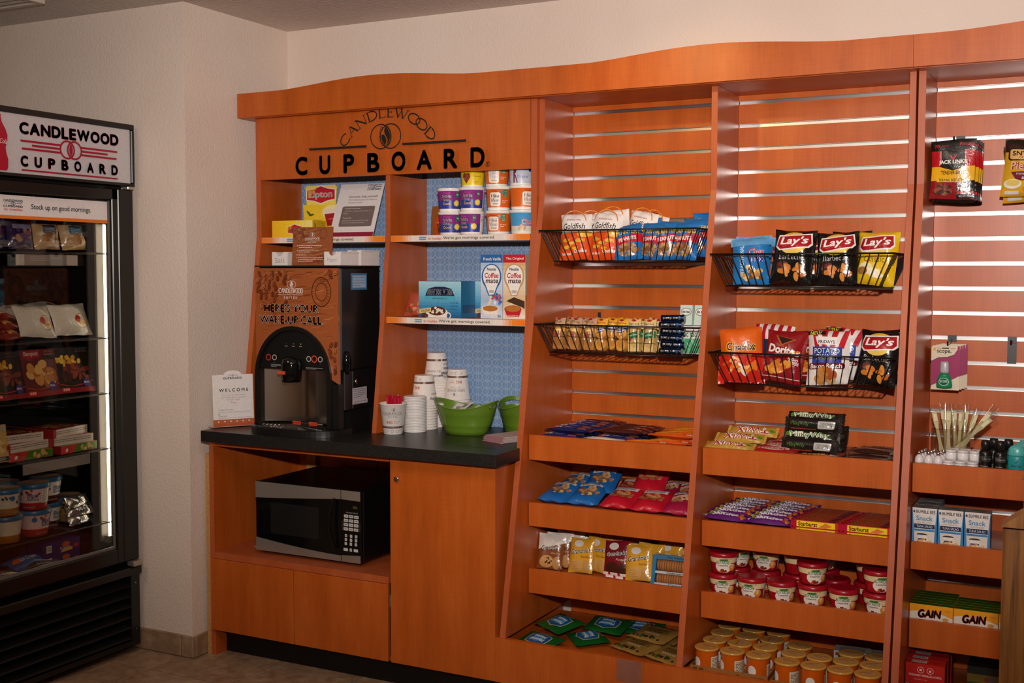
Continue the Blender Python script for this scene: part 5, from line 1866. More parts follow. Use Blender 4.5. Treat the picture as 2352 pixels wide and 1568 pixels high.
# ---- upper and lower basket of the middle bay: chip bags
def chipbag(kind):
    w, h, d = .128, .160, .055
    col, ops = '#111111', []
    if kind in ('bbq', 'classic'):
        col = '#131211' if kind == 'bbq' else '#e8bd16'
        ops = [E(0, .040, .046, .034, '#e9b83a', 26), E(0, .022, .034, .016, '#f2cf62', 20)]
        rib = [(-.052, .030), (-.044, .058), (.048, .066), (.054, .040), (.046, .030), (-.040, .020)]
        ops += [P([(x * 1.07, y * 1.0 + (.004 if y > .04 else -.004)) for x, y in rib], '#f1ebe4'), P(rib, '#a8161f'), T("Lay's", .002, .044, .086, .030, '#f6f1ea', .03, .2, rot=.06)]
        if kind == 'bbq':
            ops += [T('Barbecue', .0, -.002, .078, .016, '#d9d5d0', -.01), R(-.05, -.0125, .05, -.012, '#3a3734'), E(-.024, -.030, .020, .014, '#3c1512', 18), E(-.024, -.026, .016, .008, '#6a2a20', 16)]
            ops += food(.012, -.046, .034, .016, ['#c9762a', '#d98a36', '#b5611e'], 10, 2, .014, .55)
        else:
            ops += [T('Classic', .0, -.004, .066, .018, '#6a5410', -.005), E(-.022, -.030, .022, .014, '#e9dca8', 18), E(-.004, -.042, .030, .010, '#f1e6bd', 18), E(-.030, -.042, .016, .012, '#9a6a34', 16), E(.014, -.052, .022, .008, '#f3e9c6', 16)]
    elif kind == 'chex':
        col = '#2276b8'
        ops = [R(-.07, .054, .07, .085, '#5d9ccb'), T('TRADITIONAL', -.030, .005, .10, .014, '#cfe3f2', .02, rot=PI / 2), T('Chex', .020, .030, .056, .024, '#f3efe9', .05), T('Chex', .020, .030, .056, .024, '#c5203a', .02), T('mix', .024, .006, .052, .024, '#f3efe9', .05), T('mix', .024, .006, .052, .024, '#27409a', .02)] + food(.0, -.046, .036, .022, ['#b9824a', '#d9b070', '#7a4c2a', '#e6c98c'], 34, 4, .009)
    elif kind == 'cheetos':
        col = '#e2641a'
        ops = [R(-.07, -.09, .07, -.004, '#cc2416'), T('Cheetos', 0, .022, .092, .030, '#f4ead8', .09), T('Cheetos', 0, .022, .092, .030, '#1a1512', .06), T('Cheetos', 0, .022, .092, .030, '#f2a51e', .0), T('Crunchy', .014, -.006, .04, .010, '#f6d36a', .02, .2)] + food(0, -.035, .05, .026, ['#e8e2da', '#d8511c', '#e87a24', '#f2b45a', '#c9281c'], 34, 5, .012, .5)
    elif kind == 'doritos':
        col = '#8e141c'
        ops = [P([(-.034, .064), (-.010, .030), (.036, .052)], '#b3541c'), P([(-.026, .062), (-.008, .036), (.026, .052)], '#2a1210'), T('Doritos', .0, .018, .104, .026, '#f3ece4', .04, rot=-.10), LN([(-.03, .004), (.03, .010), (.05, .018)], .004, '#d97a24'), T('NACHO', .034, -.008, .032, .008, '#f0e6dc', .03, rot=-.2), T('CHEESE', .036, -.018, .034, .008, '#f0e6dc', .03, rot=-.2)] + food(-.008, -.036, .036, .022, ['#d9822a', '#c96c1e', '#e69a3c'], 12, 7, .016, .6) + [R(-.06, -.068, .06, -.066, '#e6d8cc')]
    elif kind == 'skins':
        col = '#e9e2dc'
        ops = []
        for i in range(8):
            x = -.064 + i * .016
            if i % 2:
                ops.append(P([(x, .082), (x + .016, .082), (x + .016 + (x + .008) * -.25, .026), (x + (x + .008) * -.25, .026)], '#c1202c'))
        ops = merge(ops)
        ops += [R(-.064, .066, -.006, .078, '#171412'), T('NEW', -.036, .071, .036, .010, '#e9e23a', .03), P([(-.036, .060), (.036, .060), (.028, .036), (-.028, .036)], '#eee8e2'), T('FRIDAYS', 0, .044, .050, .010, '#22304a', .03), R(-.046, -.018, .046, .030, '#2c429a'), T('POTATO', 0, .018, .078, .015, '#f2ece4', .0), T('SKINS', .0, .000, .066, .015, '#f2ece4', .0), RR(-.056, -.036, .056, -.018, .006, '#6e1620'), T('Bacon Ranch', 0, -.027, .098, .013, '#f2ece4', .02)] + food(.004, -.056, .04, .018, ['#c98a44', '#b5722e', '#d9a868', '#a8542a'], 16, 5, .015, .7)
    elif kind == 'stripe':
        col = '#e6ded8'
        ops = merge([R(-.064 + i * .026, -.08, -.051 + i * .026, .08, '#b51d29') for i in range(5)], True) + [R(-.03, -.03, .05, .03, '#26324e')]
    return bagk('chip_bag', 'chip bag', w, h, d, col, ops, {'bbq': 2, 'classic': 6, 'chex': 9, 'cheetos': 12, 'doritos': 15, 'skins': 18, 'stripe': 21}[kind])


CH = {k: chipbag(k) for k in ('bbq', 'classic', 'chex', 'cheetos', 'doritos', 'skins', 'stripe')}
gu, gl = 'chip bags in the upper basket of the middle bay', 'chip bags in the lower basket of the middle bay'
for k, x, y, z, rz, tl, ro, s_, lab in (
        ('chex', -1.008, 3.614, 1.419, 12, 9, -3, .92, 'blue snack mix bag at the left front of the upper middle basket'),
        ('chex', -1.030, 3.682, 1.421, 8, 8, 4, .92, 'second blue snack mix bag behind the front one'),
        ('bbq', -.888, 3.618, 1.421, -4, 9, 3, 1.06, 'black barbecue chip bag standing tallest in the upper middle basket'),
        ('bbq', -.745, 3.614, 1.419, -3, 9, -2, 1.02, 'black barbecue chip bag next to the yellow bag'),
        ('bbq', -.815, 3.69, 1.421, 10, 9, 5, 1.0, 'black chip bag behind, between the two front black ones'),
        ('classic', -.641, 3.636, 1.419, -12, 10, 3, 1.02, 'bright yellow chip bag in the upper middle basket'),
        ('bbq', -.725, 3.70, 1.430, -8, 8, 0, .98, 'black chip bag at the back behind the second black one')):
    put(CH[k], lab, (x, y, z), rz, tl, gu, ro, s_)
for k, x, y, z, rz, tl, ro, s_, lab in (
        ('cheetos', -1.035, 3.606, 1.113, 12, 10, -3, 1.06, 'orange and red cheese puff bag at the left of the lower middle basket'),
        ('doritos', -.912, 3.614, 1.113, -2, 10, 5, 1.02, 'dark red tortilla chip bag at the front of the lower middle basket'),
        ('doritos', -.832, 3.668, 1.118, -10, 10, -3, 1.0, 'dark red tortilla chip bag tucked behind the striped bag'),
        ('stripe', -.965, 3.692, 1.13, 0, 8, 4, 1.0, 'red and white striped bag at the back left of the lower middle basket'),
        ('skins', -.766, 3.606, 1.113, -5, 10, -2, 1.04, 'red and white striped potato snack bag with blue panel in front'),
        ('skins', -.745, 3.686, 1.124, -8, 9, 3, 1.0, 'striped potato snack bag standing behind the front one'),
        ('bbq', -.630, 3.628, 1.113, -14, 10, 4, 1.06, 'black barbecue chip bag at the right front of the lower middle basket'),
        ('bbq', -.612, 3.70, 1.122, -10, 8, -3, 1.0, 'black chip bag behind the right front one in the lower middle basket')):
    put(CH[k], lab, (x, y, z), rz, tl, gl, ro, s_)

# ---- candy bars on the top trays
def bar(w, h, d, col, ops, seed, mat=None, name='candy_bar', cat='candy bar'):
    """wrapped bar lying on its back: crimped fins left and right"""
    S = bagsurf(h, w * .90, d, seed, .0)
    mb = MB()

    def S2(a, b, sg=-1):
        x, y, z = S(b, a, sg)
        return (z - w * .45, y, x + h / 2)
    nu, nv = 14, 6
    us = [w * .45 * (2 * i / (nu - 1) - 1) for i in range(nu)]
    vs = [h / 2 * (2 * j / (nv - 1) - 1) for j in range(nv)]
    mb.grid(S2, us, vs, col)
    V = [S2(a, b, 1) for b in vs for a in us]
    mb.add(V, [(j * nu + i, (j + 1) * nu + i, (j + 1) * nu + i + 1, j * nu + i + 1) for j in range(nv - 1) for i in range(nu - 1)], col, 0, True)
    for sg in (-1, 1):
        pts = [(sg * w * .44, 0)] + [(sg * (w * .485 + (.003 if i % 2 else 0)), h * i / 8) for i in range(9)] + [(sg * w * .44, h)]
        mb.prism(pts, -.0008, .0008, 'y', col)
    mb.print_on(lambda a, b: S2(a, b), ops, .0006, seg=.010, sm=True, step=.3)
    return (name, cat, [(name, mb.mesh(name, mat or M_FILM))])


bar_blue = bar(.178, .034, .020, '#17214f', [R(-.07, -.010, .02, .010, '#22306e'), T('Baby Ruth', -.02, .0, .085, .013, '#e9e2da', .03), R(.035, -.012, .065, .012, '#8a4a3a'), R(-.074, -.012, -.05, .012, '#b23a34')], 3)
bar_brown = bar(.178, .034, .020, '#4a1f18', [T('Almond Joy', 0, 0, .09, .013, '#e6ded6', .02), R(.05, -.01, .07, .01, '#b8352c')], 5)
bar_orange = bar(.172, .034, .018, '#d9521c', [R(-.06, -.009, .045, .009, '#e6a024'), T('Butterfinger', -.008, 0, .095, .011, '#a51f1a', .03), R(.05, -.012, .07, .012, '#f0d9c2')], 7)
bar_white = bar(.170, .034, .018, '#cfc0ad', [T('ZERO', 0, 0, .06, .012, '#8a6a4a', .02), R(-.07, -.01, -.04, .01, '#e6dccb')], 9)
ZT1 = .8893
rr = random.Random(21)


def barrow(kind, adj, x, y0, n, z, grp, rz=0, dy=.0375, jx=.006):
    for i in range(n):
        lab = '%s candy bar, %s counting back from the tray front' % (adj, ['first', 'second', 'third', 'fourth', 'fifth', 'sixth', 'seventh', 'eighth'][i])
        o = put(kind, lab, (x + rr.uniform(-jx, jx) + i * .004, y0 + i * dy, z + .002), rz + rr.uniform(-2, 2), 88, grp, 0)


barrow(bar_blue, 'navy blue lower-layer', -1.640, 3.524, 7, ZT1 + .010, 'navy candy bars in the left stack', dy=.0455)
barrow(bar_blue, 'navy blue top-layer', -1.625, 3.556, 5, ZT1 + .030, 'navy candy bars in the left stack', dy=.0455)
put(bar_brown, 'dark red candy bar lying highest at the back of the navy stack', (-1.60, 3.79, ZT1 + .031), 6, 80, 'single bars')
barrow(bar_white, 'beige wrapped', -1.475, 3.522, 1, ZT1 + .010, 'beige bars')
barrow(bar_blue, 'navy blue second-stack', -1.455, 3.562, 6, ZT1 + .010, 'navy candy bars in the second stack', 3, dy=.0455)
barrow(bar_brown, 'brown and navy second-stack top-layer', -1.45, 3.60, 4, ZT1 + .030, 'bars on the second stack', 2, dy=.0455)
barrow(bar_orange, 'orange and yellow', -1.335, 3.526, 1, ZT1 + .010, 'orange candy bars front', 4)
barrow(bar_orange, 'orange stack', -1.268, 3.566, 6, ZT1 + .010, 'orange candy bars in the third stack', 2, dy=.0455)
barrow(bar_orange, 'orange upper stack', -1.262, 3.60, 4, ZT1 + .029, 'orange candy bars in the third stack', -2, dy=.0455)

# middle bay top tray
twix = bar(.165, .042, .022, '#c9a24a', [R(-.075, -.021, .075, .021, '#b58a34'), T('TWIX', .0, 0, .105, .026, '#f2e9e0', .07), T('TWIX', .0, 0, .105, .026, '#a8162a', .01), E(-.062, .002, .008, .008, '#4f8a2e', 12)], 4)
kit = bar(.150, .060, .016, '#b5121b', [E(0, 0, .050, .020, '#e6dcd4', 22), T('KitKat', 0, 0, .084, .024, '#b5121b', .02)], 6)
milky = bar(.176, .044, .026, '#1c1512', [T('MilkyWay', -.005, .0, .125, .024, '#dfe6cc', .07), T('MilkyWay', -.005, .0, .125, .024, '#3e6a24', .01), E(-.072, .003, .006, .007, '#4f8a2e', 12)], 8)
milky2 = bar(.176, .044, .026, '#1c1512', [T('MilkyWay', -.04, .0, .056, .014, '#4a7430', .02), RR(.016, -.012, .066, .012, .003, '#b9b6b0'), R(-.07, -.016, .01, -.013, '#8a3a2a')] + barcode(.020, -.009, .062, .009, 4, '#b9b6b0'), 8)
hersh = bar(.148, .056, .012, '#3a211b', [T("HERSHEY'S", 0, 0, .11, .014, '#8d7a6e', .02), R(.056, -.028, .066, .028, '#8a8078')], 10)
gt = 'gold and red candy bars at the left of the middle tray'
for i, (x, y, z, tl, lab) in enumerate(((-1.055, 3.530, .011, 70, 'gold candy bar with red letters upside down, lowest at the front'), (-1.030, 3.565, .028, 58, 'gold candy bar with large red letters upside down, middle of the pile'), (-1.005, 3.612, .042, 50, 'gold candy bar with red letters upside down, topmost at the back'), (-1.05, 3.63, .012, 86, 'gold candy bar flat under the pile'))):
    put(twix, lab, (x, y + .04, ZT1 + z + .004 + .042 * cos(math.radians(tl))), 180, 180 - tl, gt)
for i in range(6):
    put(kit, 'bright red flat wafer bar, %s in the red pile' % ['front', 'second', 'third', 'fourth', 'fifth', 'rear'][i], (-.918 + i * .006, 3.528 + i * .052, ZT1 + .014 + (i % 2) * .003), rr.uniform(-4, 4), 86, 'red wafer bars', 0)
put(bar(.16, .045, .014, '#a8321e', [T('Reese', 0, 0, .07, .018, '#e6b23a', .03), R(.05, -.02, .07, .02, '#c9bfb6')], 2), 'orange-red candy bar under the front of the dark brown stack', (-.792, 3.535, ZT1 + .007), 3, 88)
for i, (k, y, z, tl, lab) in enumerate(((milky2, 3.577, .012, 12, 'dark candy bar with barcode at the bottom front of the standing stack'), (milky, 3.588, .042, 24, 'dark candy bar with big green letters in the middle of the standing stack'), (milky2, 3.600, .076, 10, 'dark candy bar with barcode above the green lettered one'), (milky, 3.615, .100, 44, 'dark candy bar lying on top of the standing stack'), (milky, 3.64, .012, 30, 'dark candy bar at the back of the standing stack, lower one'), (milky, 3.65, .052, 30, 'dark candy bar at the back of the standing stack, upper one'))):
    put(k, lab, (-.812 + i * .003, y, ZT1 + z), -2 + i, tl, 'dark brown candy bars stacked in the middle tray')
for i in range(5):
    put(hersh, 'flat dark brown chocolate bar, %s in the right half of the middle tray' % ['front', 'second', 'third', 'fourth', 'rear'][i], (-.640 + i * .004, 3.524 + i * .060, ZT1 + .009), rr.uniform(-2, 2), 88, 'chocolate bars at the right of the middle tray')
put(hersh, 'brown chocolate bar with crumpled end lying askew by the divider', (-.632, 3.60, ZT1 + .022), -8, 84, 'chocolate bars at the right of the middle tray')

# ---- pastries on the second tray of the left bay
def pastry(col, lab_txt, seed, fc):
    ops = food(0, -.004, .044, .024, fc, 26, seed, .011, .6) + [P([(-.040, .022), (.044, .026), (.044, .052), (-.040, .048)], '#e9e4de'), T(lab_txt, .0, .036, .066, .014, '#2f2624', .01, .15, rot=.04)]
    return bagk('pastry_pack', 'pastry', .118, .140, .040, col, ops, seed)


pb = pastry('#1b66b0', 'Danish', 2, ['#c99a62', '#a87442', '#e0c08c', '#8c5a30'])
prd = pastry('#c4182c', 'Cinnamon', 5, ['#c98a52', '#a8643a', '#dba870'])
pk_ = pastry('#a81c44', 'Cheese', 8, ['#d0a07a', '#b57850', '#e2bf98'])
ZT2 = .6583
for k, x, y, z, rz, tl, ro, lab in (
        (pb, -1.676, 3.552, .018, -4, 74, 0, 'blue pastry pack at the front left of the second tray'),
        (pb, -1.565, 3.552, .018, 4, 72, 0, 'blue pastry pack second from left at the front of the second tray'),
        (pb, -1.66, 3.63, .040, -10, 74, 0, 'blue pastry pack lying on the back of the front left ones'),
        (pb, -1.545, 3.64, .045, 8, 66, 0, 'blue pastry pack with white label highest in the second tray'),
        (prd, -1.445, 3.552, .018, -3, 74, 0, 'bright red pastry pack next to the blue ones'),
        (prd, -1.43, 3.635, .038, 6, 76, 0, 'red pastry pack behind the first red one'),
        (prd, -1.33, 3.548, .018, 3, 74, 0, 'bright red pastry pack in the middle of the second tray'),
        (prd, -1.375, 3.665, .055, 0, 56, 0, 'dark red pastry pack with a big white label standing up behind'),
        (pk_, -1.262 + .03, 3.552, .018, -2, 74, 0, 'wine red pastry pack near the divider at the front'),
        (pk_, -1.225, 3.64, .036, 5, 74, 0, 'wine red pastry pack near the divider at the back'),
        (pk_, -1.31, 3.69, .03, 5, 76, 0, 'wine red pastry pack lying behind the red ones')):
    put(k, lab, (x, y, ZT2 + z), rz, tl, 'pastry packs on the second tray', ro)

# ---- cookie packs on the third tray
def cookie(kind):
    col = {'choc': '#8a4a24', 'pb': '#dba02a', 'fudge': '#7c1722'}[kind]
    cc = {'choc': '#cf9a5c', 'pb': '#d2a058', 'fudge': '#4a2216'}[kind]
    ops = ([P([(-.05, .062), (.05, .062), (.05, .034), (-.05, .006)], '#ddd4ca')] if kind == 'choc' else []) + [E(-.010, .040, .018, .012, '#e2d8ce', 16), T("Grandma's", 0, .016, .074, .017, '#f4eee4', .07, .25, rot=.14), T("Grandma's", 0, .016, .074, .017, '#1f1512', .015, .25, rot=.14), T({'choc': 'Choc Chip', 'pb': 'Peanut Butter', 'fudge': 'Fudge'}[kind], .020, -.004, .034, .008, '#f0dfb8' if kind != 'pb' else '#5a3a10', .0, .2)]
    ops += [E(-.010, -.034, .026, .022, cc, 22), E(.026, -.036, .014, .022, mixc(cc, '#000000', .15), 18)]
    if kind == 'choc':
        ops += food(-.010, -.034, .020, .016, ['#3a1c10'], 9, 3, .0035)
    else:
        ops += merge([LN([(-.030, -.026 - i * .007), (.008, -.024 - i * .007)], .0012, mixc(cc, '#000000', .2)) for i in range(4)])
    if kind == 'fudge':
        ops += [R(-.045, -.066, .045, -.048, '#e9dcd4')] + merge([R(-.045 + i * .018, -.066 + .009 * (i % 2), -.036 + i * .018, -.057 + .009 * (i % 2), '#b5202c') for i in range(5)], True)
    return bagk('cookie_pack', 'cookie pack', .092, .118, .022, col, ops, {'choc': 2, 'pb': 5, 'fudge': 9}[kind])


CK = {k: cookie(k) for k in ('choc', 'pb', 'fudge')}
ZT3 = .4305
for k, x, y, rz, tl, ro, lab in (
        ('choc', -1.690, 3.562, 8, 16, 2, 'brown and white chocolate chip cookie pack at the left front of the third tray'),
        ('choc', -1.668, 3.598, 4, 14, -3, 'second chocolate chip cookie pack behind the left front one'),
        ('choc', -1.652, 3.634, 10, 14, 2, 'third chocolate chip cookie pack in the left file'),
        ('choc', -1.636, 3.670, 6, 12, -2, 'fourth chocolate chip cookie pack in the left file'),
        ('choc', -1.618, 3.71, 8, 10, 0, 'rearmost chocolate chip cookie pack in the left file'),
        ('pb', -1.575, 3.566, -4, 16, -3, 'yellow peanut butter cookie pack, first of the yellow files'),
        ('pb', -1.540, 3.606, -8, 14, 3, 'yellow cookie pack directly behind the first yellow one'),
        ('pb', -1.505, 3.66, -4, 12, -2, 'yellow cookie pack in the middle of the left yellow file'),
        ('pb', -1.470, 3.71, -4, 10, 2, 'rearmost yellow cookie pack of the left yellow file'),
        ('fudge', -1.452, 3.585, -2, 12, -2, 'dark red fudge cookie pack between the yellow ones'),
        ('pb', -1.362, 3.562, 2, 16, -4, 'yellow cookie pack at the front right of the third tray'),
        ('pb', -1.345, 3.602, 2, 14, 2, 'yellow cookie pack behind the front right one'),
        ('pb', -1.300, 3.65, -6, 12, 4, 'yellow cookie pack leaning behind the blue sleeve pack'),
        ('pb', -1.285, 3.70, -6, 10, 0, 'rearmost yellow cookie pack at the right')):
    put(CK[k], lab, (x, y, ZT3 + .006), rz, tl, 'cookie packs on the third tray', ro)
mb = MB()
for rw in range(2):
    for i in range(14):
        mb.lathe([(.020, 0), (.0215, .0015), (.0215, .006), (.020, .0075)], 14, jit('#b5743a', .12))
        for qv in range(len(mb.v) - 14 * 4, len(mb.v)):
            a, b, c = mb.v[qv]
            mb.v[qv] = (-.06 + i * .0082 + c, b - .0, a + .024 + rw * .044)
core = mb.mesh('cookies', M_PAPER)
lab = MB().prism([(-.078, 0), (-.066, 0), (-.060, .10), (-.072, .10)], -.026, .026, 'y', '#2b87b8').box(-.0655, .068, -.0255, -.0245, .0, .012, '#c9d8e2').box(-.0655, .068, -.0255, -.0245, .042, .050, '#d9dfe2').box(-.06, .068, -.0255, -.0245, .088, .102, '#3f7fa8')
lab.print_on(lambda a, b: (a, -.0255, b), [T("Mrs. Freshley's", .01, .095, .07, .008, '#20304a', .02), T('Crunchy', .012, .006, .06, .009, '#34435a', .02), T('Oatmeal', .0, .046, .05, .006, '#34435a', .02)], .0003)
film = MB().box(-.074, .070, -.027, .027, .0, .104, '#ffffff')
put(('cookie_sleeve', 'cookie pack', [('cookies', core), ('label_print', lab.mesh('label_print', M_FILM)), ('wrapper', film.mesh('wrapper', M_CLEARF))]), 'clear blue-ended pack of round cookies at the right of the third tray', (-1.235, 3.565, ZT3 + .001), 3, 8)

# ---- coffee packets on the bottom deck of the left bay
ZT4 = .2053
w_, h_ = .152, .118
sh_ = [(-.044, .0), (-.040, .026), (-.018, .034), (0, .040), (.018, .034), (.040, .026), (.044, 0), (.040, -.026), (.018, -.034), (0, -.040), (-.018, -.034), (-.040, -.026)]
ops = [P([(x * 1.08, y * 1.08) for x, y in sh_], '#cdbb8a'), P(sh_, '#1d5f9c'), E(0, 0, .028, .022, '#3a8fbf', 20), T('Maxwell', 0, .010, .060, .016, '#eef2f4', .03), T('House', 0, -.012, .050, .016, '#eef2f4', .03), T('Signature Blend', -.0, -.048, .05, .006, '#cfd8c4', .01)]
mx = bagk('coffee_packet', 'coffee packet', w_, h_, .020, '#0f5a22', ops, 3)
for x, y, z, rz, tl, lab in ((-1.655, 3.495, .024, 165, 96, 'green coffee packet half hidden behind the base board at the left'), (-1.625, 3.625, .052, 150, 98, 'green coffee packet with upright blue badge on top of the pile'), (-1.505, 3.715, .044, 175, 98, 'green coffee packet behind the top one'), (-1.42, 3.79, .024, 185, 95, 'rearmost green coffee packet by the back slats'), (-1.50, 3.60, .016, 130, 92, 'green coffee packet underneath, corner pointing right')):
    put(mx, lab, (x, y, ZT4 + z), rz, tl, 'green coffee packets on the bottom deck')
ops = [RR(-.05, -.002, .05, .030, .004, '#7a5c2a'), T('Premium', 0, .018, .075, .014, '#3a2814', .02), T('COFFEE', 0, .002, .06, .010, '#3a2814', .02), T('REGULAR', 0, -.018, .06, .010, '#e3d6b8', .03)] + food(0, .046, .06, .006, ['#3f2414', '#5a3a1c'], 12, 4, .007) + food(0, -.046, .06, .006, ['#3f2414', '#3d5a24', '#5a3a1c'], 14, 5, .007)
gd = bagk('coffee_packet', 'coffee packet', .150, .125, .018, '#9a7638', ops, 6)
for x, y, z, rz, tl, lab in ((-1.385, 3.50, .010, -20, 86, 'gold coffee packet lowest at the front of the gold pile'), (-1.345, 3.575, .030, -14, 84, 'gold coffee packet on top of the gold pile'), (-1.335, 3.585, .012, -8, 88, 'gold coffee packet underneath the top gold one'), (-1.248, 3.452, .012, -22, 84, 'gold coffee packet at the right by the divider')):
    put(gd, lab, (x, y, ZT4 + z), rz, tl, 'gold coffee packets on the bottom deck')

# ---- sweets on the second tray of the middle bay
skit = bar(.150, .046, .022, '#5f1f6e', [T('Skittles', 0, 0, .09, .018, '#efe8ee', .04)] + food(.05, -.004, .016, .014, ['#c9332a', '#e0b52a', '#4a8a3a', '#d9702a'], 10, 3, .006) + food(-.056, .0, .012, .012, ['#4a8a3a', '#e0b52a', '#efe8ee'], 7, 5, .006), 3)
gs = 'purple candy packs on the second tray'
for col_, (x0_, nm) in enumerate(((-1.062, 'left'), (-.925, 'right'))):
    for i in range(7):
        put(skit, 'purple fruit candy pack, %s in the %s pile' % (['front', 'second', 'third', 'fourth', 'fifth', 'sixth', 'rear'][i], nm), (x0_ + i * .004 + rr.uniform(-.004, .004), 3.526 + i * .045, ZT2 + .016 + (.008 if i in (1, 2, 3) else .004)), rr.uniform(-6, 6), 74, gs)
sb = MB().cbox(-.068, .068, -.011, .011, 0, .022, .002, '#c9342a')
sb.print_on(lambda a, b: (a, -.011, b), [R(-.058, .002, .058, .020, '#f0d02a'), R(-.068, .0, -.058, .022, '#b51030'), T('Starburst', -.024, .011, .058, .013, '#c1202c', .03), P([(.008, .004), (.03, .018), (.05, .010), (.03, .002)], '#e07a3a')], .0003)
sb.print_on(lambda a, b: (a, b, .022), [R(-.066, -.010, .066, .010, '#a3441f')] + [T('STARBURST', -.008, 0, .08, .006, '#d9a24a', .02), R(.036, -.010, .058, .010, '#7c3444')] + barcode(.038, -.008, .056, .008, 5, '#7c3444'), .0003, off=(0, 0, 1))
for s_ in (-1, 1):
    sb.prism([(s_ * .0675, .002), (s_ * .076, .0), (s_ * .076, .022), (s_ * .0675, .020)], -.010, .010, 'y', '#b5102c')
sbk = ('chew_pack', 'candy pack', [('chew_pack', sb.mesh('chew_pack', M_FILM))])
for col_, (x0_, nm) in enumerate(((-.776, 'left'), (-.624, 'right'))):
    for i in range(9):
        put(sbk, 'yellow and red fruit chew pack, %s in the top layer of the %s file' % (['front', 'second', 'third', 'fourth', 'fifth', 'sixth', 'seventh', 'eighth', 'rear'][i], nm), (x0_ + i * .0035, 3.534 + i * .0236, ZT2 + .0224), 0, 0, 'fruit chew packs on the second tray')
        put(sbk, 'fruit chew pack underneath, %s in the bottom layer of the %s file' % (['front', 'second', 'third', 'fourth', 'fifth', 'sixth', 'seventh', 'eighth', 'rear'][i], nm), (x0_ + i * .0035, 3.534 + i * .0236, ZT2), 0, 0, 'fruit chew packs on the second tray')

# ---- pasta bowls on the third tray of the middle bay
def bowl(turn):
    r0, r1, h = .0365, .0435, .058
    mb = MB().lathe([(r0 - .003, 0), (r0, .003), (r1, h - .004), (r1 + .001, h)], 36, ['#8c1822', '#b3121f', '#b3121f'])
    ops = [R(-.14, .036, .14, .054, '#e6d3a0'), E(-.006, .024, .027, .020, '#efe6d8', 22), T('BOYARDEE', -.008, .038, .040, .010, '#e9efe0', .07), T('BOYARDEE', -.008, .038, .040, .010, '#2c6a34', .02), E(-.006, .046, .014, .004, '#3c7a3a', 12), T('Lasagna', -.008, .028, .030, .007, '#3a2018', .02), E(.024, .022, .012, .012, '#d98a2a', 18), E(.022, .026, .006, .008, '#e9c08a', 12), R(.046, .006, .074, .050, '#d6d2d4')] + lines(.048, .072, .046, .0035, 9, .0014, '#6a6468', 3) + [R(.046, .004, .074, .014, '#b5902a')] + food(-.014, .010, .016, .004, ['#c25a2a', '#8a2a1c'], 8, 3, .005)
    ops += lines(.0, .03, .050, .004, 1, .0016, '#b5432c', 5)
    wrap(mb, r0, r1, .003, h - .004, ops)
    lid = MB().lathe([(r1 + .003, h - .004), (r1 + .004, h - .002), (r1 + .004, h + .006), (r1 + .001, h + .010), (r1 - .006, h + .0115), (r1 - .0095, h + .0098), (r1 - .0105, h + .0095), (r1 - .015, h + .0095), (0, h + .0095)], 36, '#a30f20')
    return ('pasta_bowl', 'pasta bowl', [('bowl', mb.mesh('bowl', M_SMOOTH)), ('lid', lid.mesh('lid', M_SMOOTH))])


bw = bowl(0)
HB = .0695
gb_ = 'red-lidded pasta bowls on the third tray'
for x, y, lv, rz, lab in (
        (-1.078, 3.575, 0, 10, 'lower bowl of the stack at the left end of the third tray'), (-1.078, 3.577, 1, 14, 'upper bowl of the stack at the left end of the third tray'),
        (-.983, 3.572, 0, -4, 'single red-lidded bowl in front, second from left'), (-.900 + .012, 3.570, 0, 20, 'single red-lidded bowl in front, third from left'),
        (-.796 + .004, 3.572, 0, 6, 'lower bowl of the front middle stack'), (-.795, 3.574, 1, 24, 'upper bowl of the front middle stack'),
        (-.698, 3.570, 0, 8, 'single red-lidded bowl in front, right of the middle stack'), (-.595, 3.570, 0, -12, 'lower bowl of the stack at the right end'), (-.597, 3.572, 1, 22, 'upper bowl of the stack at the right end'),
        (-1.065, 3.675, 0, 40, 'bowl at the back left, lower one'), (-1.063, 3.676, 1, 44, 'bowl at the back left, upper one'), (-.965, 3.672, 0, -30, 'lower bowl behind the second front one'), (-.966, 3.674, 1, 0, 'upper bowl behind the second front one'),
        (-.862, 3.672, 0, 120, 'lower bowl turned away in the second row'), (-.863, 3.673, 1, 118, 'upper bowl turned to its nutrition side in the second row'),
        (-.745, 3.672, 0, 60, 'single bowl in the second row behind the middle stack'), (-.64, 3.672, 0, 110, 'lower bowl in the second row at the right'), (-.638, 3.674, 1, 70, 'upper bowl in the second row at the right'), (-.80, 3.775, 0, 30, 'bowl in the third row at the centre, lower one'), (-.80, 3.775, 1, 30, 'bowl in the third row at the centre, upper one')):
    put(bw, 'red-lidded pasta ' + lab if not lab.startswith('single') else lab.replace('bowl', 'pasta bowl'), (x, y, ZT3 + lv * HB), rz + 12, 0, gb_)

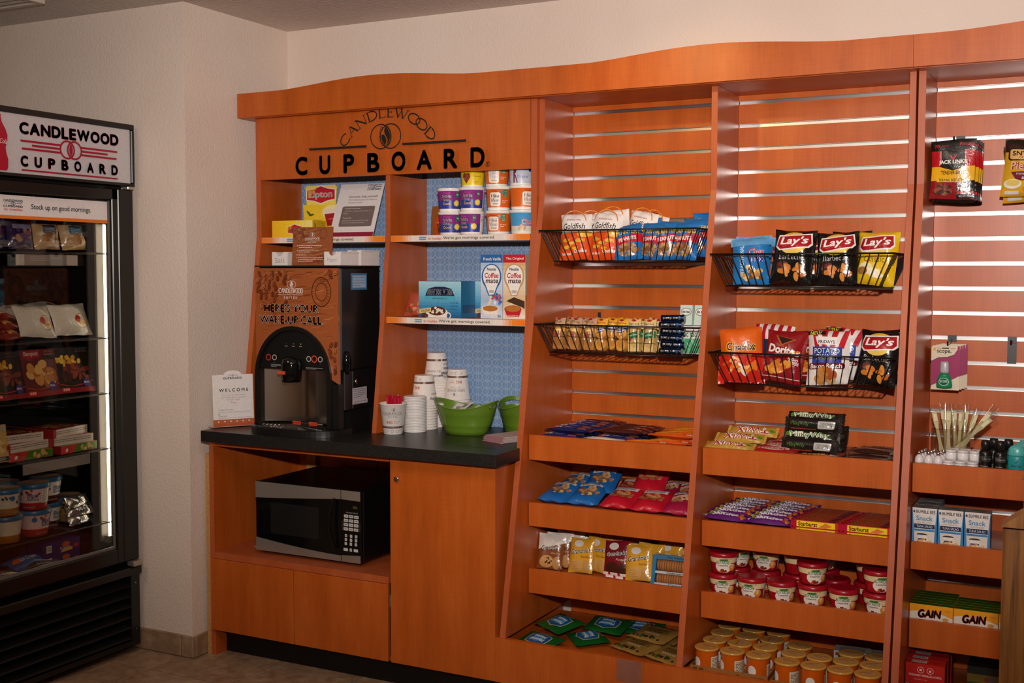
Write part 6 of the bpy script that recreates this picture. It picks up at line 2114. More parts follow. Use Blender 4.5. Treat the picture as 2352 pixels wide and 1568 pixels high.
# ---- small crisp cans in cardboard trays on the bottom deck of the middle bay
def can():
    r, h = .0355, .078
    mb = MB().lathe([(r - .001, 0), (r, .002), (r, h), (r + .001, h + .002)], 32, ['#b9b2a8', '#e2660f', '#c9c2b8'])
    ops = [R(.030, .012, .105, .062, '#e6ddc0')] + lines(.034, .064, .056, .0045, 9, .002, '#4a4032', 4) + lines(.070, .10, .056, .0045, 9, .0018, '#7a6e58', 6) + [E(-.018, .040, .014, .017, '#efe9e2', 20), T('Cheese', -.01, .016, .04, .010, '#f3e6c8', .02)]
    wrap(mb, r, r, .002, h, ops)
    lid = MB().lathe([(r + .0015, h + .0005), (r + .003, h + .001), (r + .003, h + .006), (r + .001, h + .0075), (r - .003, h + .0071), (r - .004, h + .007), (r - .009, h + .007), (0, h + .007)], 32, '#cf9a48')
    lid.print_on(lambda a, b: (a, b, h + .007), [T('GRAB & GO', 0, .008, .042, .007, '#a3412a', .02, rot=.1), R(-.022, -.012, .022, .0, '#c9a27c'), T('PULL', 0, -.006, .02, .006, '#8a4a34', .02)], .0003, off=(0, 0, 1))
    return ('crisp_can', 'snack can', [('can', mb.mesh('can', M_SMOOTH)), ('lid', lid.mesh('lid', printed('tinted_lid', .18)))])


cn = can()
gcn = 'orange snack cans on the bottom deck'
names = ['front', 'second', 'third', 'rear']
for r_ in range(4):
    for c_ in range(3):
        put(cn, 'orange snack can in the left cardboard tray, %s row, %s' % (names[r_], ['left', 'middle', 'right'][c_]), (-1.088 + c_ * .0815, 3.445 + r_ * .0815, ZT4 + .0022), rr.uniform(-60, 60) + 30, 0, gcn)
for r_, cs in ((0, 4), (1, 4), (2, 4)):
    for c_ in range(cs):
        if r_ == 2 and c_ == 1:
            continue
        put(cn, 'orange snack can in the right cardboard tray, %s row, %s' % (names[r_], ['far left', 'centre left', 'centre right', 'far right'][c_]), (-.832 + c_ * .0785, 3.425 + r_ * .0815, ZT4 + .0022), rr.uniform(-40, 40), 0, gcn)
for x0_, x1_, y0_, y1_, lab in ((-1.128, -.885, 3.403, 3.735, 'brown cardboard tray holding the left block of snack cans'), (-.8725, -.5555, 3.383, 3.632, 'brown cardboard tray holding the right block of snack cans')):
    mb = MB().box(x0_, x1_, y0_, y1_, 0, .002, '#96642f').box(x0_, x1_, y0_, y0_ + .002, .0021, .036, '#a06a32').box(x0_, x1_, y1_ - .002, y1_, .0021, .036, '#a06a32').box(x0_, x0_ + .002, y0_ + .0021, y1_ - .0021, .0021, .036, '#a06a32').box(x1_ - .002, x1_, y0_ + .0021, y1_ - .0021, .0021, .036, '#96642f')
    xc = (x0_ + x1_) / 2
    mb.print_on(lambda a, b: (a, y0_, b), [R(x0_ + .008, .014, x0_ + .022, .030, '#5a3818'), R(x0_ + .028, .014, x0_ + .042, .030, '#5a3818'), LN([(xc - .05, .012), (xc - .03, .024), (xc, .016), (xc + .03, .026), (xc + .06, .012)], .004, '#3a2410')] + lines(x1_ - .05, x1_ - .01, .026, .006, 3, .002, '#5a3818', 3), .0003)
    mb.v = [(a - xc, b - 3.5, c) for a, b, c in mb.v]
    o = mb.obj('cardboard_tray', M_PAPER)
    o.location = (xc, 3.5, ZT4)
    tag(o, lab, 'tray', 'cardboard trays on the bottom deck')
wb = boxk('medicine_carton', 'carton', .11, .06, .05, ['#d0cbc6', '#b9b4b0', '#c9c4c0', '#b9b4b0', '#c9c4c0', '#a8a39e'], [R(-.05, .01, .05, .02, '#8a3a40')], (), [R(-.04, -.02, .04, .02, '#8d8884')])
for i, x in enumerate((-.70, -.60)):
    put(wb, 'white carton behind the snack cans, %s of the two' % ('left', 'right')[i], (x, 3.74, ZT4), 6, 0, 'white cartons behind the snack cans')

# ================================================================== goods in the right bay
def hookplate(x, z, label, plate=True, L=.16):
    t = thing('peg_hook', label, 'hook', (x, 3.859, z), 0, 'black slatwall hooks')
    MB().box(-.013, .013, -.006, 0, -.012, .008).obj('clip', M_BLACKP, t)
    if plate:
        MB().box(-.013, .013, -.005, -.001, -.074, -.0125).obj('plate', M_BLACKP, t)
    MB().tube([(0, -.006, -.006), (0, -L, -.006 - L * .09), (0, -L - .005, .004 - L * .09)], .0025, 6).obj('peg', M_BLACKP, t)


hookplate(-.436, 1.2542, 'black slatwall hook carrying the mouthwash cards', False, .115)
hookplate(-.263, 1.2542, 'empty black slatwall hook right of the mouthwash cards', True, .05)
hookplate(-.425, 1.8716, 'black slatwall hook carrying the jerky bags', False, .175)
w_, h_ = .130, .178
ops = [R(-.064, .010, .064, .058, '#b5161d'), R(-.064, -.032, .064, .010, '#e9ad17'), R(-.064, -.086, .064, -.032, '#8f141c'), R(.014, -.084, .064, -.032, '#171413'),
       P([(-.034, .060), (.034, .060), (.034, .016), (.040, .010), (.022, .004), (0, -.002), (-.022, .004), (-.040, .010), (-.034, .016)], '#141110'), LN([(-.036, .056), (-.036, .018)], .0016, '#d9d2cc'), LN([(.036, .056), (.036, .018)], .0016, '#d9d2cc'),
       P([(-.013, .046), (-.004, .040), (0, .034), (.004, .040), (.013, .046), (.007, .036), (.002, .030), (-.002, .030), (-.007, .036)], '#c9202a'), T("JACK LINK'S", 0, .022, .084, .015, '#efe9e2', .04),
       T('TENDER BITES', 0, -.008, .070, .011, '#1c1512', .02), R(-.046, -.036, .044, -.025, '#edbc2a'), T('TERIYAKI BEEF STEAK', 0, -.030, .082, .008, '#1c1512', .02),
       T('70', -.046, .072, .016, .010, '#c01f2e', .04), T('Calories', -.022, .072, .022, .005, '#c01f2e', .01), T('Protein', .040, .074, .042, .010, '#c01f2e', .03), T('10g', .026, -.042, .018, .010, '#efe9e2', .03), T('PROTEIN', .048, -.042, .02, .006, '#cfc8c0', .0), T('70', .024, -.056, .014, .010, '#efe9e2', .03), T('CALORIES', .046, -.056, .024, .006, '#cfc8c0', .0), R(.016, -.070, .062, -.063, '#c9202a'), T('96% FAT FREE', .038, -.077, .034, .006, '#cfc8c0', .01)]
ops += food(-.028, -.060, .028, .014, ['#5a2a1c', '#7a3a26', '#8c4a34', '#4a2016'], 30, 5, .009, .6)
jk = bagk('jerky_bag', 'jerky bag', w_, h_, .018, '#181412', ops, 4)
for i in range(7):
    put(jk, 'black, red and yellow jerky bag %s' % ['hanging in front on the hook', 'hanging second on the hook, edge showing at the right', 'hanging third on the hook', 'hanging fourth on the hook', 'hanging fifth on the hook', 'hanging sixth on the hook', 'hanging last on the hook by the slatwall'][i], (-.428 + (0, .008, .004, .010, .007, .012, .006)[i], 3.698 + i * .0195, 1.674 - (0, .003, .006, .004, .007, .005, .008)[i]), (-2, 3, -4, 2, 4, -3, 3)[i], 0, 'jerky bags on the hook')
w_, h_ = .145, .160
ops = [R(-.072, .046, .072, .084, '#33201a'), RR(-.062, .022, .062, .058, .008, '#2a1a14'), RR(-.057, .026, .057, .054, .006, '#dfae6a'), T("SNYDER'S", 0, .043, .10, .014, '#1f1512', .03), T('OF HANOVER', 0, .031, .06, .006, '#8a4a24', .01), T('Pieces', -.012, .008, .080, .024, '#8c2f2a', .07), T('Pieces', -.012, .008, .080, .024, '#e8b394', .02), P([(-.050, -.010), (.05, -.006), (.05, -.034), (-.030, -.034)], '#7c2440'), T('Honey Mustard', .002, -.016, .07, .009, '#eadfd6', .02), T('& Onion', .004, -.027, .04, .008, '#eadfd6', .02), E(-.040, -.044, .026, .014, '#eae2d6', 18), E(-.040, -.041, .021, .009, '#e0c06a', 16)] + food(.022, -.052, .038, .014, ['#c98a3a', '#b5722a', '#e0b060', '#a8622a'], 22, 5, .010, .6) + [RR(-.060, -.074, -.02, -.064, .002, '#d9d2ca')]
sn = bagk('pretzel_bag', 'snack bag', w_, h_, .045, '#d9a624', ops, 7)
hookplate(-.226, 1.8716, 'black slatwall hook carrying the pretzel bags', False, .14)
for i in range(2):
    put(sn, 'gold and brown pretzel bag %s' % ('in front at the right edge', 'behind the front one at the right edge')[i], (-.226 + .006 * i, 3.735 + .05 * i, 1.681 - .012 * i), (-2, 4)[i], 0, 'pretzel bags at the right edge', (3, -2)[i])

# mouthwash cards: card, blister bottle, cap
cd_ = MB().prism([(-.041, 0), (.041, 0), (.041, .13), (.036, .136), (-.036, .136), (-.041, .13)], -.0008, .0008, 'y', '#ded0b4')
ops = [P([(-.041, .012), (-.020, .022), (.0, .022), (.024, .034), (.041, .044), (.041, .135), (.035, .135), (.034, .122), (.026, .108), (.006, .100), (-.020, .098), (-.041, .086)], '#9c1257'), P([(-.041, .0855), (-.020, .0975), (.006, .0995), (.026, .107), (.034, .122), (.033, .1225), (.025, .109), (.006, .1015), (-.020, .0995), (-.041, .0880)], '#2a1222'), T('scope.', -.004, .116, .042, .013, '#1a1414', .02), RR(-.010, .126, .010, .130, .001, '#2a2624'), E(-.032, .124, .004, .005, '#e0a83a', 12), LN([(-.026, .128), (-.012, .127)], .0015, '#c23a4a'), LN([(.014, .127), (.028, .127)], .0015, '#8a7a60')]
cd_.print_on(lambda a, b: (a, -.0008, b), ops, .0002)
bt_ = MB().lathe([(.010, .006), (.022, .008), (.0235, .016), (.021, .032), (.016, .046), (.012, .052)], 20, '#1c8a5c', (0, -.013, 0), sy=.5)
S, N = cupsurf(.0235, .0205, .008, .045)
bt_.print_on(lambda a, b: (S(a, b)[0], S(a, b)[1] * .5 - .013, b), [E(0, .027, .016, .012, '#cfe3d6', 18), E(0, .027, .014, .0105, '#176a48', 18), T('SCOPE', 0, .028, .022, .007, '#e3ede6', .03)], .0005, seg=.006)
cp2 = MB().lathe([(.0125, .0525), (.0135, .060), (.0125, .082), (.0105, .088), (0, .088)], 16, '#b5b5b8', (0, -.013, 0), sy=.6)
mo = ('mouthwash_card', 'mouthwash', [('card', cd_.mesh('card', M_CARD)), ('bottle', bt_.mesh('bottle', printed('green_liquid', .08))), ('cap', cp2.mesh('cap', M_SMOOTH))])
for i in range(4):
    put(mo, 'carded green mouthwash bottle with magenta backing, %s on its hook' % ['front', 'second', 'third', 'rear'][i], (-.443 + i * .005, 3.757 + i * .0265, 1.099 + i * .0005), -2, 0, 'mouthwash cards')

# ---- toiletries on the top tray of the right bay
gl_ = thing('clear_tumbler', 'clear square tumbler full of wrapped toothbrushes', 'tumbler', (-.405, 3.655, ZT1))
mb = MB()
Q = [(-.054, -.054), (.054, -.054), (.054, .054), (-.054, .054)]
mb.add([(x, y, z) for z in (.0005, .108) for x, y in Q], [(0, 1, 5, 4), (1, 2, 6, 5), (2, 3, 7, 6), (3, 0, 4, 7), (0, 3, 2, 1)])
mb.obj('body', M_ACRYL, gl_)
MB().tube([(-.0535, -.0535, .108), (.0535, -.0535, .108), (.0535, .0535, .108), (-.0535, .0535, .108)], .0016, 6, closed=True).obj('rim', M_ACRYL, gl_)
hd = MB()
hd.prism([(-.0065, 0), (.0065, 0), (.0072, .03), (.0045, .055), (.0042, .10), (.007, .118), (.007, .148), (-.007, .148), (-.007, .118), (-.0042, .10), (-.0045, .055), (-.0072, .03)], -.003, .003, 'y', '#d8cf9a')
brs = MB().box(-.0045, .0045, -.011, -.0031, .121, .144, '#dcd4ae')
wr_ = MB()
for sg in (-1, 1):
    wr_.grid(lambda a, b: (a, -.004 + sg * .0095 * max(0, 1 - abs(a / .012) ** 2) ** .5 * (1 if b < .15 else .4), b), [-.012, -.008, 0, .008, .012], [-.003, .05, .10, .15, .17], '#ffffff')
tb = ('toothbrush', 'toothbrush', [('handle', hd.mesh('handle', M_SMOOTH)), ('bristles', brs.mesh('bristles', M_PAPER)), ('wrapper', wr_.mesh('wrapper', M_CLEARF))])
for i, (x, y, lx, ly, rz, lab) in enumerate(((-.428, 3.64, -.20, 0, 10, 'leaning furthest to the left'), (-.42, 3.67, -.13, .05, -20, 'second from left'), (-.415, 3.65, -.02, 0, 5, 'upright near the middle'), (-.395, 3.665, -.04, .1, 30, 'upright behind the middle one'), (-.388, 3.64, .04, .05, -10, 'just right of the middle'), (-.38, 3.67, .08, .08, 20, 'at the back right'), (-.40, 3.63, .62, 0, 0, 'leaning far right, upper one'), (-.42, 3.625, .78, 0, 0, 'leaning far right, lowest one'), (-.385, 3.65, .30, .02, 15, 'leaning a little right'))):
    o = put(tb, 'cream toothbrush in clear wrapper, ' + lab, (x, y, ZT1 + .009 + (0 if abs(lx) < .5 else .012)), 0, 0, 'wrapped toothbrushes in the tumbler')
    o.rotation_euler = (-ly, lx, math.radians(rz) if abs(lx) < .5 else 0)
    o.scale = (1, 1, 1.16 if lx > .5 else 1.0)
sbm = MB().lathe([(.010, 0), (.0122, .002), (.0122, .026), (.010, .033), (.0062, .036), (.0062, .038)], 18, '#e3dddc')
wrap(sbm, .0122, .0122, .002, .026, lines(-.008, .010, .016, .004, 2, .0014, '#8d8688', 3))
scap = MB().lathe([(.0068, .0382), (.0068, .047), (.005, .0485), (0, .0485)], 14, '#b9b4ae')
sbt = ('toiletry_bottle', 'bottle', [('body', sbm.mesh('body', M_SMOOTH)), ('cap', scap.mesh('cap', M_CHROME))])
for r_ in range(3):
    for c_ in range(3 if r_ < 2 else 4):
        put(sbt, 'tiny white toiletry bottle with silver cap, %s row, %s' % (['front', 'middle', 'back'][r_], ['left', 'centre', 'right', 'far right'][c_]), (-.483 + c_ * .0265 + r_ * .004, 3.537 + r_ * .028, ZT1), rr.uniform(-20, 20), 0, 'tiny white toiletry bottles')
jm = MB().lathe([(.0145, 0), (.0152, .002), (.0152, .018), (.0145, .020)], 20, '#e9e4e3')
jl = MB().lathe([(.0156, .0202), (.0156, .026), (.0145, .027), (0, .027)], 20, '#d9d3d0')
jr = ('cream_jar', 'jar', [('body', jm.mesh('body', M_SMOOTH)), ('lid', jl.mesh('lid', M_SMOOTH))])
for r_ in range(3):
    for c_ in range(3):
        put(jr, 'small white cream jar, %s row, %s' % (['front', 'middle', 'back'][r_], ['left', 'centre', 'right'][c_]), (-.402 + c_ * .0325 + r_ * .003, 3.538 + r_ * .032, ZT1 + r_ * .0), 0, 0, 'small white cream jars')
        if r_:
            put(jr, 'small white cream jar stacked on the %s row, %s' % (['front', 'middle', 'back'][r_], ['left', 'centre', 'right'][c_]), (-.402 + c_ * .0325 + r_ * .003, 3.538 + r_ * .032, ZT1 + .0274), 0, 0, 'small white cream jars')
mb = MB().lathe([(.016, 0), (.021, .038), (.0225, .040), (.0225, .043), (.0205, .043), (.016, .003), (0, .003)], 4, '#7fae2c', sm=False)
put(('mini_bucket', 'bucket', [('mini_bucket', mb.mesh('mini_bucket', M_SMOOTH))]), 'small lime green square bucket behind the jars', (-.318, 3.74, ZT1), 45)
bb_ = MB().lathe([(.0165, 0), (.0175, .002), (.0175, .052), (.0165, .058), (.013, .063)], 24, '#12100f')
wrap(bb_, .0175, .0175, .002, .052, [T('TRESemme', 0, .040, .028, .007, '#9a958e', .02), LN([(-.015, .046), (.015, .046)], .0008, '#6a655e'), LN([(-.015, .034), (.015, .034)], .0008, '#6a655e'), R(-.014, .004, .014, .016, '#6e6a3a'), R(-.014, .018, .006, .020, '#8a8578')])
bc_ = MB().lathe([(.0135, .0632), (.0125, .084), (.0105, .092), (0, .0925)], 20, '#0f0e0d')
blk = ('hair_spray_bottle', 'bottle', [('body', bb_.mesh('body', M_SMOOTH)), ('cap', bc_.mesh('cap', M_BLACKP))])
for x, y, lab in ((-.304, 3.543, 'front left'), (-.265, 3.543, 'front right'), (-.286, 3.592, 'back left'), (-.247, 3.592, 'back right')):
    put(blk, 'small black hair spray bottle, %s of four' % lab, (x, y, ZT1), 8, 0, 'small black hair spray bottles')
db = MB().lathe([(.021, 0), (.0235, .003), (.0235, .048), (.022, .052)], 28, '#1f8f92', sy=.62)
S, N = cupsurf(.0235, .0235, 0, .05)
db.print_on(lambda a, b: (S(a, b)[0], S(a, b)[1] * .62, b), [T('Degree', 0, .024, .026, .009, '#123a44', .02), LN([(-.004, .036), (-.001, .033), (.005, .042)], .0018, '#123a44'), R(-.012, .014, .012, .0148, '#123a44')], .0005, seg=.006)
dc = MB().lathe([(.0222, .0522), (.023, .056), (.0215, .072), (.015, .080), (0, .082)], 28, '#4fb0ae', sy=.62)
dg = ('deodorant', 'deodorant', [('body', db.mesh('body', M_SMOOTH)), ('cap', dc.mesh('cap', M_SMOOTH))])
for i in range(5):
    put(dg, 'teal stick deodorant, %s in its file' % ['front', 'second', 'third', 'fourth', 'rear'][i], (-.222 + i * .004, 3.545 + i * .032, ZT1), 0, 0, 'teal stick deodorants')

# ---- second tray: tuna snack boxes
w_, d_, h_ = .069, .055, .116
ops = [P([(-.034, .058), (.034, .058), (.029, .0), (.026, -.058), (-.026, -.058), (-.029, .0)], '#e2dcd6'), T('BUMBLE BEE', .003, .047, .052, .009, '#b03a3a', .02), E(-.029, .047, .003, .004, '#4a4640', 10), T('Snack', 0, .028, .046, .014, '#4b86b4', .015), T('ON THE RUN!', 0, .016, .038, .005, '#8d8780', .0), R(-.0285, -.002, .0285, .011, '#16284f'), T('TUNA SALAD', 0, .0045, .044, .007, '#dfe4ea', .0), R(-.028, -.010, .028, -.004, '#3b86bd'), R(-.026, -.056, .026, -.012, '#ded6cc'), E(-.006, -.020, .015, .004, '#3a2c22', 16), P([(-.020, -.021), (.008, -.021), (.005, -.034), (-.016, -.034)], '#e9e4de'), R(-.017, -.036, .006, -.031, '#2a4a7a')] + food(-.004, -.044, .022, .009, ['#d9b27a', '#e6caa0', '#c9984e'], 26, 3, .006)
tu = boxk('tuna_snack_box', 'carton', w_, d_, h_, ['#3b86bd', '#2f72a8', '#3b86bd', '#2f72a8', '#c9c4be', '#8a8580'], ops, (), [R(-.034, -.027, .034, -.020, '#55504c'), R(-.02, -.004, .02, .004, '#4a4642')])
for c_, (n, nm) in enumerate(((3, 'left'), (1, 'middle'), (1, 'right'))):
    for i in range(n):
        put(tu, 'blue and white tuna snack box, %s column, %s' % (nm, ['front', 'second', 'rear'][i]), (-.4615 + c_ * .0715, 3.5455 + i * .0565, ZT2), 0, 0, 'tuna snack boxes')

# ---- third tray: washing powder boxes; bottom deck: dryer sheets
w_, d_, h_ = .1195, .026, .060
ops = GR(-w_ / 2, -h_ / 2, w_ / 2, h_ / 2, ['#f0c02a', '#ef9a14', '#f2a81c'], 6, True) + [P([(-.0595, .006), (-.03, .012), (.0, .006), (.03, .006), (.0595, -.004), (.0595, -.020), (.02, -.030), (-.0595, -.030)], '#e6dfd2'), T('GAIN', -.004, .004, .066, .026, '#f3ece2', .08, .2, rot=.04), T('GAIN', -.004, .004, .066, .026, '#d83a1c', .03, .2, rot=.04), T('BLEACH', .010, -.015, .026, .005, '#d83a1c', .02), E(.040, -.008, .009, .005, '#c9984a', 14), T('FRESH', .046, .016, .018, .005, '#d8742a', .0)]
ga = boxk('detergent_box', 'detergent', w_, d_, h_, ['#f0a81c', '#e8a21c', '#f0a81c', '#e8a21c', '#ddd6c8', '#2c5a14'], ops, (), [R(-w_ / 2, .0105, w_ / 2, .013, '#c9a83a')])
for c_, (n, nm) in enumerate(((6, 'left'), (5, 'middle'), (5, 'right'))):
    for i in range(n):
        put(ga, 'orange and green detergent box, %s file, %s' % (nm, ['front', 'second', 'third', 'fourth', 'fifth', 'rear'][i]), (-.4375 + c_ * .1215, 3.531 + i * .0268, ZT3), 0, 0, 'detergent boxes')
w_, d_, h_ = .107, .038, .128
ops = [RING(-.012, .046, .008, .0092, '#e9dcd6', 20), RING(.014, .046, .008, .0092, '#e9dcd6', 20), E(-.012, .046, .004, .003, '#e9dcd6', 10), E(.014, .045, .003, .004, '#e9dcd6', 10), T('TOSS AWAY WRINKLES & STATIC', 0, .030, .090, .006, '#f0e4de', .01), T('bounce', 0, -.012, .100, .036, '#2a2030', .12), T('bounce', 0, -.012, .100, .036, '#f4ece6', .05)] + lines(-.03, .03, .018, .006, 1, .002, '#d8887c', 2)
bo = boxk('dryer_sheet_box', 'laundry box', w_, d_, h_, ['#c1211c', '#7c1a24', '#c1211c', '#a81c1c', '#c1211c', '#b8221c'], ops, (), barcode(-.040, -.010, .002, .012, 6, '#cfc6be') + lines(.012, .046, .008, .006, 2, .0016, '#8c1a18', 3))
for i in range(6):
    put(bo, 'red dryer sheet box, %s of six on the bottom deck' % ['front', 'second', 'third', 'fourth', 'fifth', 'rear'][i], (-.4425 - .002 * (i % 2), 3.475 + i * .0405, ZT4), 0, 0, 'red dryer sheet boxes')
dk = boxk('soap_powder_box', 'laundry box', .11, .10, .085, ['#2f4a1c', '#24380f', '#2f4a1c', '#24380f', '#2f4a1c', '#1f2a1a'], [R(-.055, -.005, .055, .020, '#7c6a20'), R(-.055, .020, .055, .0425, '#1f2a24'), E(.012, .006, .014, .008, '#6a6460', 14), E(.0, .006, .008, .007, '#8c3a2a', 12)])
put(dk, 'dark green and yellow box in the shadow right of the dryer sheets', (-.292, 3.69, ZT4), 0)

# ================================================================== goods in the freezer (they face +x)
def fput(kind, label, x, y, z, rz=0, tilt=0, group=None, roll=0, s_=1.0):
    return put(kind, label, (x, y, z), 90 + rz, tilt, group, roll, s_)


def sandwich(lab_c, seed):
    ops = food(0, .0, .044, .030, ['#c9a06a', '#e0c698', '#b5824a', '#efe2c8', '#a86a3a'], 40, seed, .011, .6) + [P([(-.032, .006), (.030, .010), (.028, .040), (-.030, .036)], lab_c), R(-.030, .030, .026, .036, '#2c2a2a')] + lines(-.024, .022, .024, .006, 3, .002, '#c9d2d8', seed)
    return bagk('sandwich_pack', 'sandwich', .115, .098, .060, '#cda878', ops, seed)


fput(sandwich('#2a7ba0', 3), 'wrapped sandwich with a blue label, far right on the top freezer shelf', -3.43, 3.10, 1.536, 0, 12)
fput(sandwich('#6a7386', 5), 'wrapped sandwich with a grey label on the top freezer shelf', -3.43, 2.98, 1.536, 0, 12)
pu = bagk('frozen_snack_bag', 'frozen food', .11, .10, .045, '#3a2a50', food(0, 0, .04, .03, ['#8a3a4a', '#b58a6a', '#5a4a8a'], 24, 3, .010) + [R(-.04, .02, .04, .036, '#9a94b8')], 5)
fput(pu, 'purple frozen snack bag left of the sandwiches on the top freezer shelf', -3.43, 2.865, 1.536, 0, 10)
fput(pu, 'purple frozen snack bag at the left edge of the top freezer shelf', -3.44, 2.75, 1.536, 6, 10)
ops = [E(.034, -.012, .030, .028, '#e9d8b4', 22), RING(.034, -.012, .026, .029, '#b9965a', 24), E(.020, -.004, .012, .014, '#b5302c', 12), E(.042, .0, .010, .010, '#c9c4b8', 12), R(.024, -.024, .054, -.014, '#d9a63a'), R(.016, -.014, .030, -.006, '#d8502c')]
bs = bagk('biscuit_pack', 'frozen food', .165, .125, .045, '#d9d4c6', ops, 6)
gbs = 'white biscuit packs on the freezer shelf'
for x, y, z, rz, tl, ro, lab in ((-3.42, 2.925, 1.22, 4, 26, 4, 'white biscuit pack with a round sticker, left one at the front'), (-3.42, 3.085, 1.22, -3, 24, 0, 'white biscuit pack with a round sticker, right one at the front'), (-3.50, 2.94, 1.30, 0, 82, 0, 'white biscuit pack lying on top at the left'), (-3.50, 3.08, 1.305, 8, 80, 0, 'white biscuit pack lying on top at the right')):
    fput(bs, lab, x, y, z, rz, tl, gbs, ro)
rd = bagk('frozen_snack_bag', 'frozen food', .15, .10, .040, '#7c141c', [R(-.06, .0, .06, .02, '#d8cfc6'), T('Burrito', 0, .010, .08, .014, '#2a1a14', .02)] + food(0, -.024, .05, .014, ['#b5622a', '#8a3a1c', '#d09a5a'], 20, 3, .010), 8)
for i in range(3):
    fput(rd, 'dark red frozen snack bag, %s in the pile at the left' % ['bottom', 'middle', 'top'][i], -3.42 - .012 * i, 2.795 - i * .012, 1.226 + i * .034, 0, 78, 'dark red frozen snack bags')
bg = bagk('frozen_meal_bag', 'frozen food', .15, .16, .05, '#5a2418', [R(-.06, .03, .06, .06, '#7a1c1c'), T('MEATBALL BITES', 0, .046, .09, .012, '#d8b48a', .0)] + food(0, -.03, .055, .034, ['#a8622a', '#7a3a1c', '#c98a4a', '#5a2412'], 34, 4, .013), 9)
fput(bg, 'brown frozen meal bag standing behind the dark red pile', -3.53, 2.745, 1.209, 0, 6)


def dinner(kind, seed):
    w, d, h = .152, .034, .172
    base_ = '#5c1016' if kind == 'red' else '#23150f'
    ops = []
    if kind == 'red':
        ops += [R(-.076, .052, .076, .086, '#6e1219'), P([(-.062, .080), (.012, .086), (.004, .056), (-.062, .056)], '#a8141f'), T('Banquet', -.028, .070, .062, .020, '#f0e6da', .03, .1), T('CHICKEN', .048, .076, .036, .007, '#cfc4b8', .01), T('NUGGETS', .048, .066, .036, .007, '#cfc4b8', .01), R(.018, .048, .074, .062, '#2a2420')]
        ops += food(.0, -.010, .058, .046, ['#c98a3c', '#b5702a', '#dba85a', '#9a5a20'], 22, seed, .020, .8)
    else:
        ops += [R(-.076, .056, .076, .086, '#1f1714'), T('BACKYARD', .040, .078, .05, .007, '#9c9288', .01), T('BBQ MEAL', .040, .068, .05, .007, '#9c9288', .01)]
        ops += food(-.024, .034, .05, .018, ['#d8a42a', '#e6bd44', '#c98f1c'], 24, seed, .010) + food(.006, -.014, .060, .034, ['#5a1f14', '#7a2c1a', '#421510', '#8c3a20'], 24, seed + 1, .017, .5)
    ops += [LN([(-.070, -.052), (-.02, -.062), (.03, -.056), (.074, -.044)], .003, '#c1281f'), R(-.076, -.086, .076, -.068, '#8c141a'), R(-.066, -.080, -.034, -.066, '#d8281f'), T('330', -.05, -.073, .026, .008, '#f0e6da', .02), E(.042, -.052, .016, .018, '#3c2a6a', 16), T('REAL', .042, -.050, .022, .007, '#e3dcee', .02)]
    return boxk('frozen_dinner_box', 'frozen dinner', w, d, h, [base_] * 5 + ['#3a1014'], ops)


dr_, dd_ = dinner('red', 3), dinner('dark', 6)
for k, y, rz, lab in ((dd_, 2.79, 2, 'dark frozen dinner box with brown meat picture at the left edge'), (dr_, 2.935, 0, 'red frozen dinner box with golden nuggets in the middle'), (dd_, 3.09, -6, 'dark frozen dinner box with yellow corn picture at the right')):
    fput(k, lab, -3.425, y, 1.004, rz, 14, 'frozen dinner boxes')
pz_ = boxk('frozen_pizza_box', 'frozen pizza', .19, .15, .030, ['#d6cbbd', '#9a1f24', '#d6cbbd', '#9a1f24', '#c9beb0', '#8c2320'], lines(-.08, .085, .006, .007, 2, .003, '#7c6a60', 4, 1) + [R(-.095, -.015, -.08, .015, '#a8262a')], (), food(0, 0, .06, .05, ['#c9602a', '#a8321e', '#d8a04a', '#7a8a3a'], 30, 3, .014) + merge([R(.07 - .012 * i, -.07 + .02 * (i % 2), .08 - .012 * i, -.06 + .02 * (i % 2), '#efe6dc') for i in range(3)], True))
pg = boxk('frozen_pizza_box', 'frozen pizza', .18, .15, .030, ['#d0342a', '#9a1f24', '#d6cbbd', '#9a1f24', '#c9beb0', '#4a7a2a'], [P([(-.03, -.015), (.09, -.013), (.09, .013), (-.01, .015)], '#4a7a24')] + food(.04, 0, .03, .008, ['#d8a04a', '#c9c08a', '#b5402a'], 10, 5, .008) + food(-.06, 0, .02, .01, ['#efe6dc', '#b5302c'], 10, 3, .007))
for i in range(3):
    fput(pg if i == 0 else pz_, 'frozen pizza box, %s of the right stack' % ['red bottom', 'pale-edged middle', 'checked top'][i], -3.46 - .012 * i, 3.06 - i * .012, .7905 + i * .0303, (4, -3, 10)[i], 0, 'frozen pizza boxes')
    fput(pg if i == 0 else pz_, 'frozen pizza box, %s of the left stack' % ['green bottom', 'pale-edged middle', 'dark top'][i], -3.47 - .012 * i, 2.862 - i * .012, .7905 + i * .0303, (-3, 4, -8)[i], 0, 'frozen pizza boxes')
ndl = boxk('noodle_box', 'frozen dinner', .10, .03, .13, '#c9a862', food(0, .0, .04, .035, ['#d8b45a', '#c99a3c', '#e6cc84'], 30, 3, .010) + [R(-.05, -.062, .05, -.046, '#1f1714'), T('ALFREDO', 0, -.054, .07, .010, '#e6dcd0', .03), R(-.05, .045, .05, .065, '#b5a890')])
fput(ndl, 'tan noodle dinner box standing at the left edge of the middle freezer shelf', -3.41, 2.716, .7945, 0, 8)


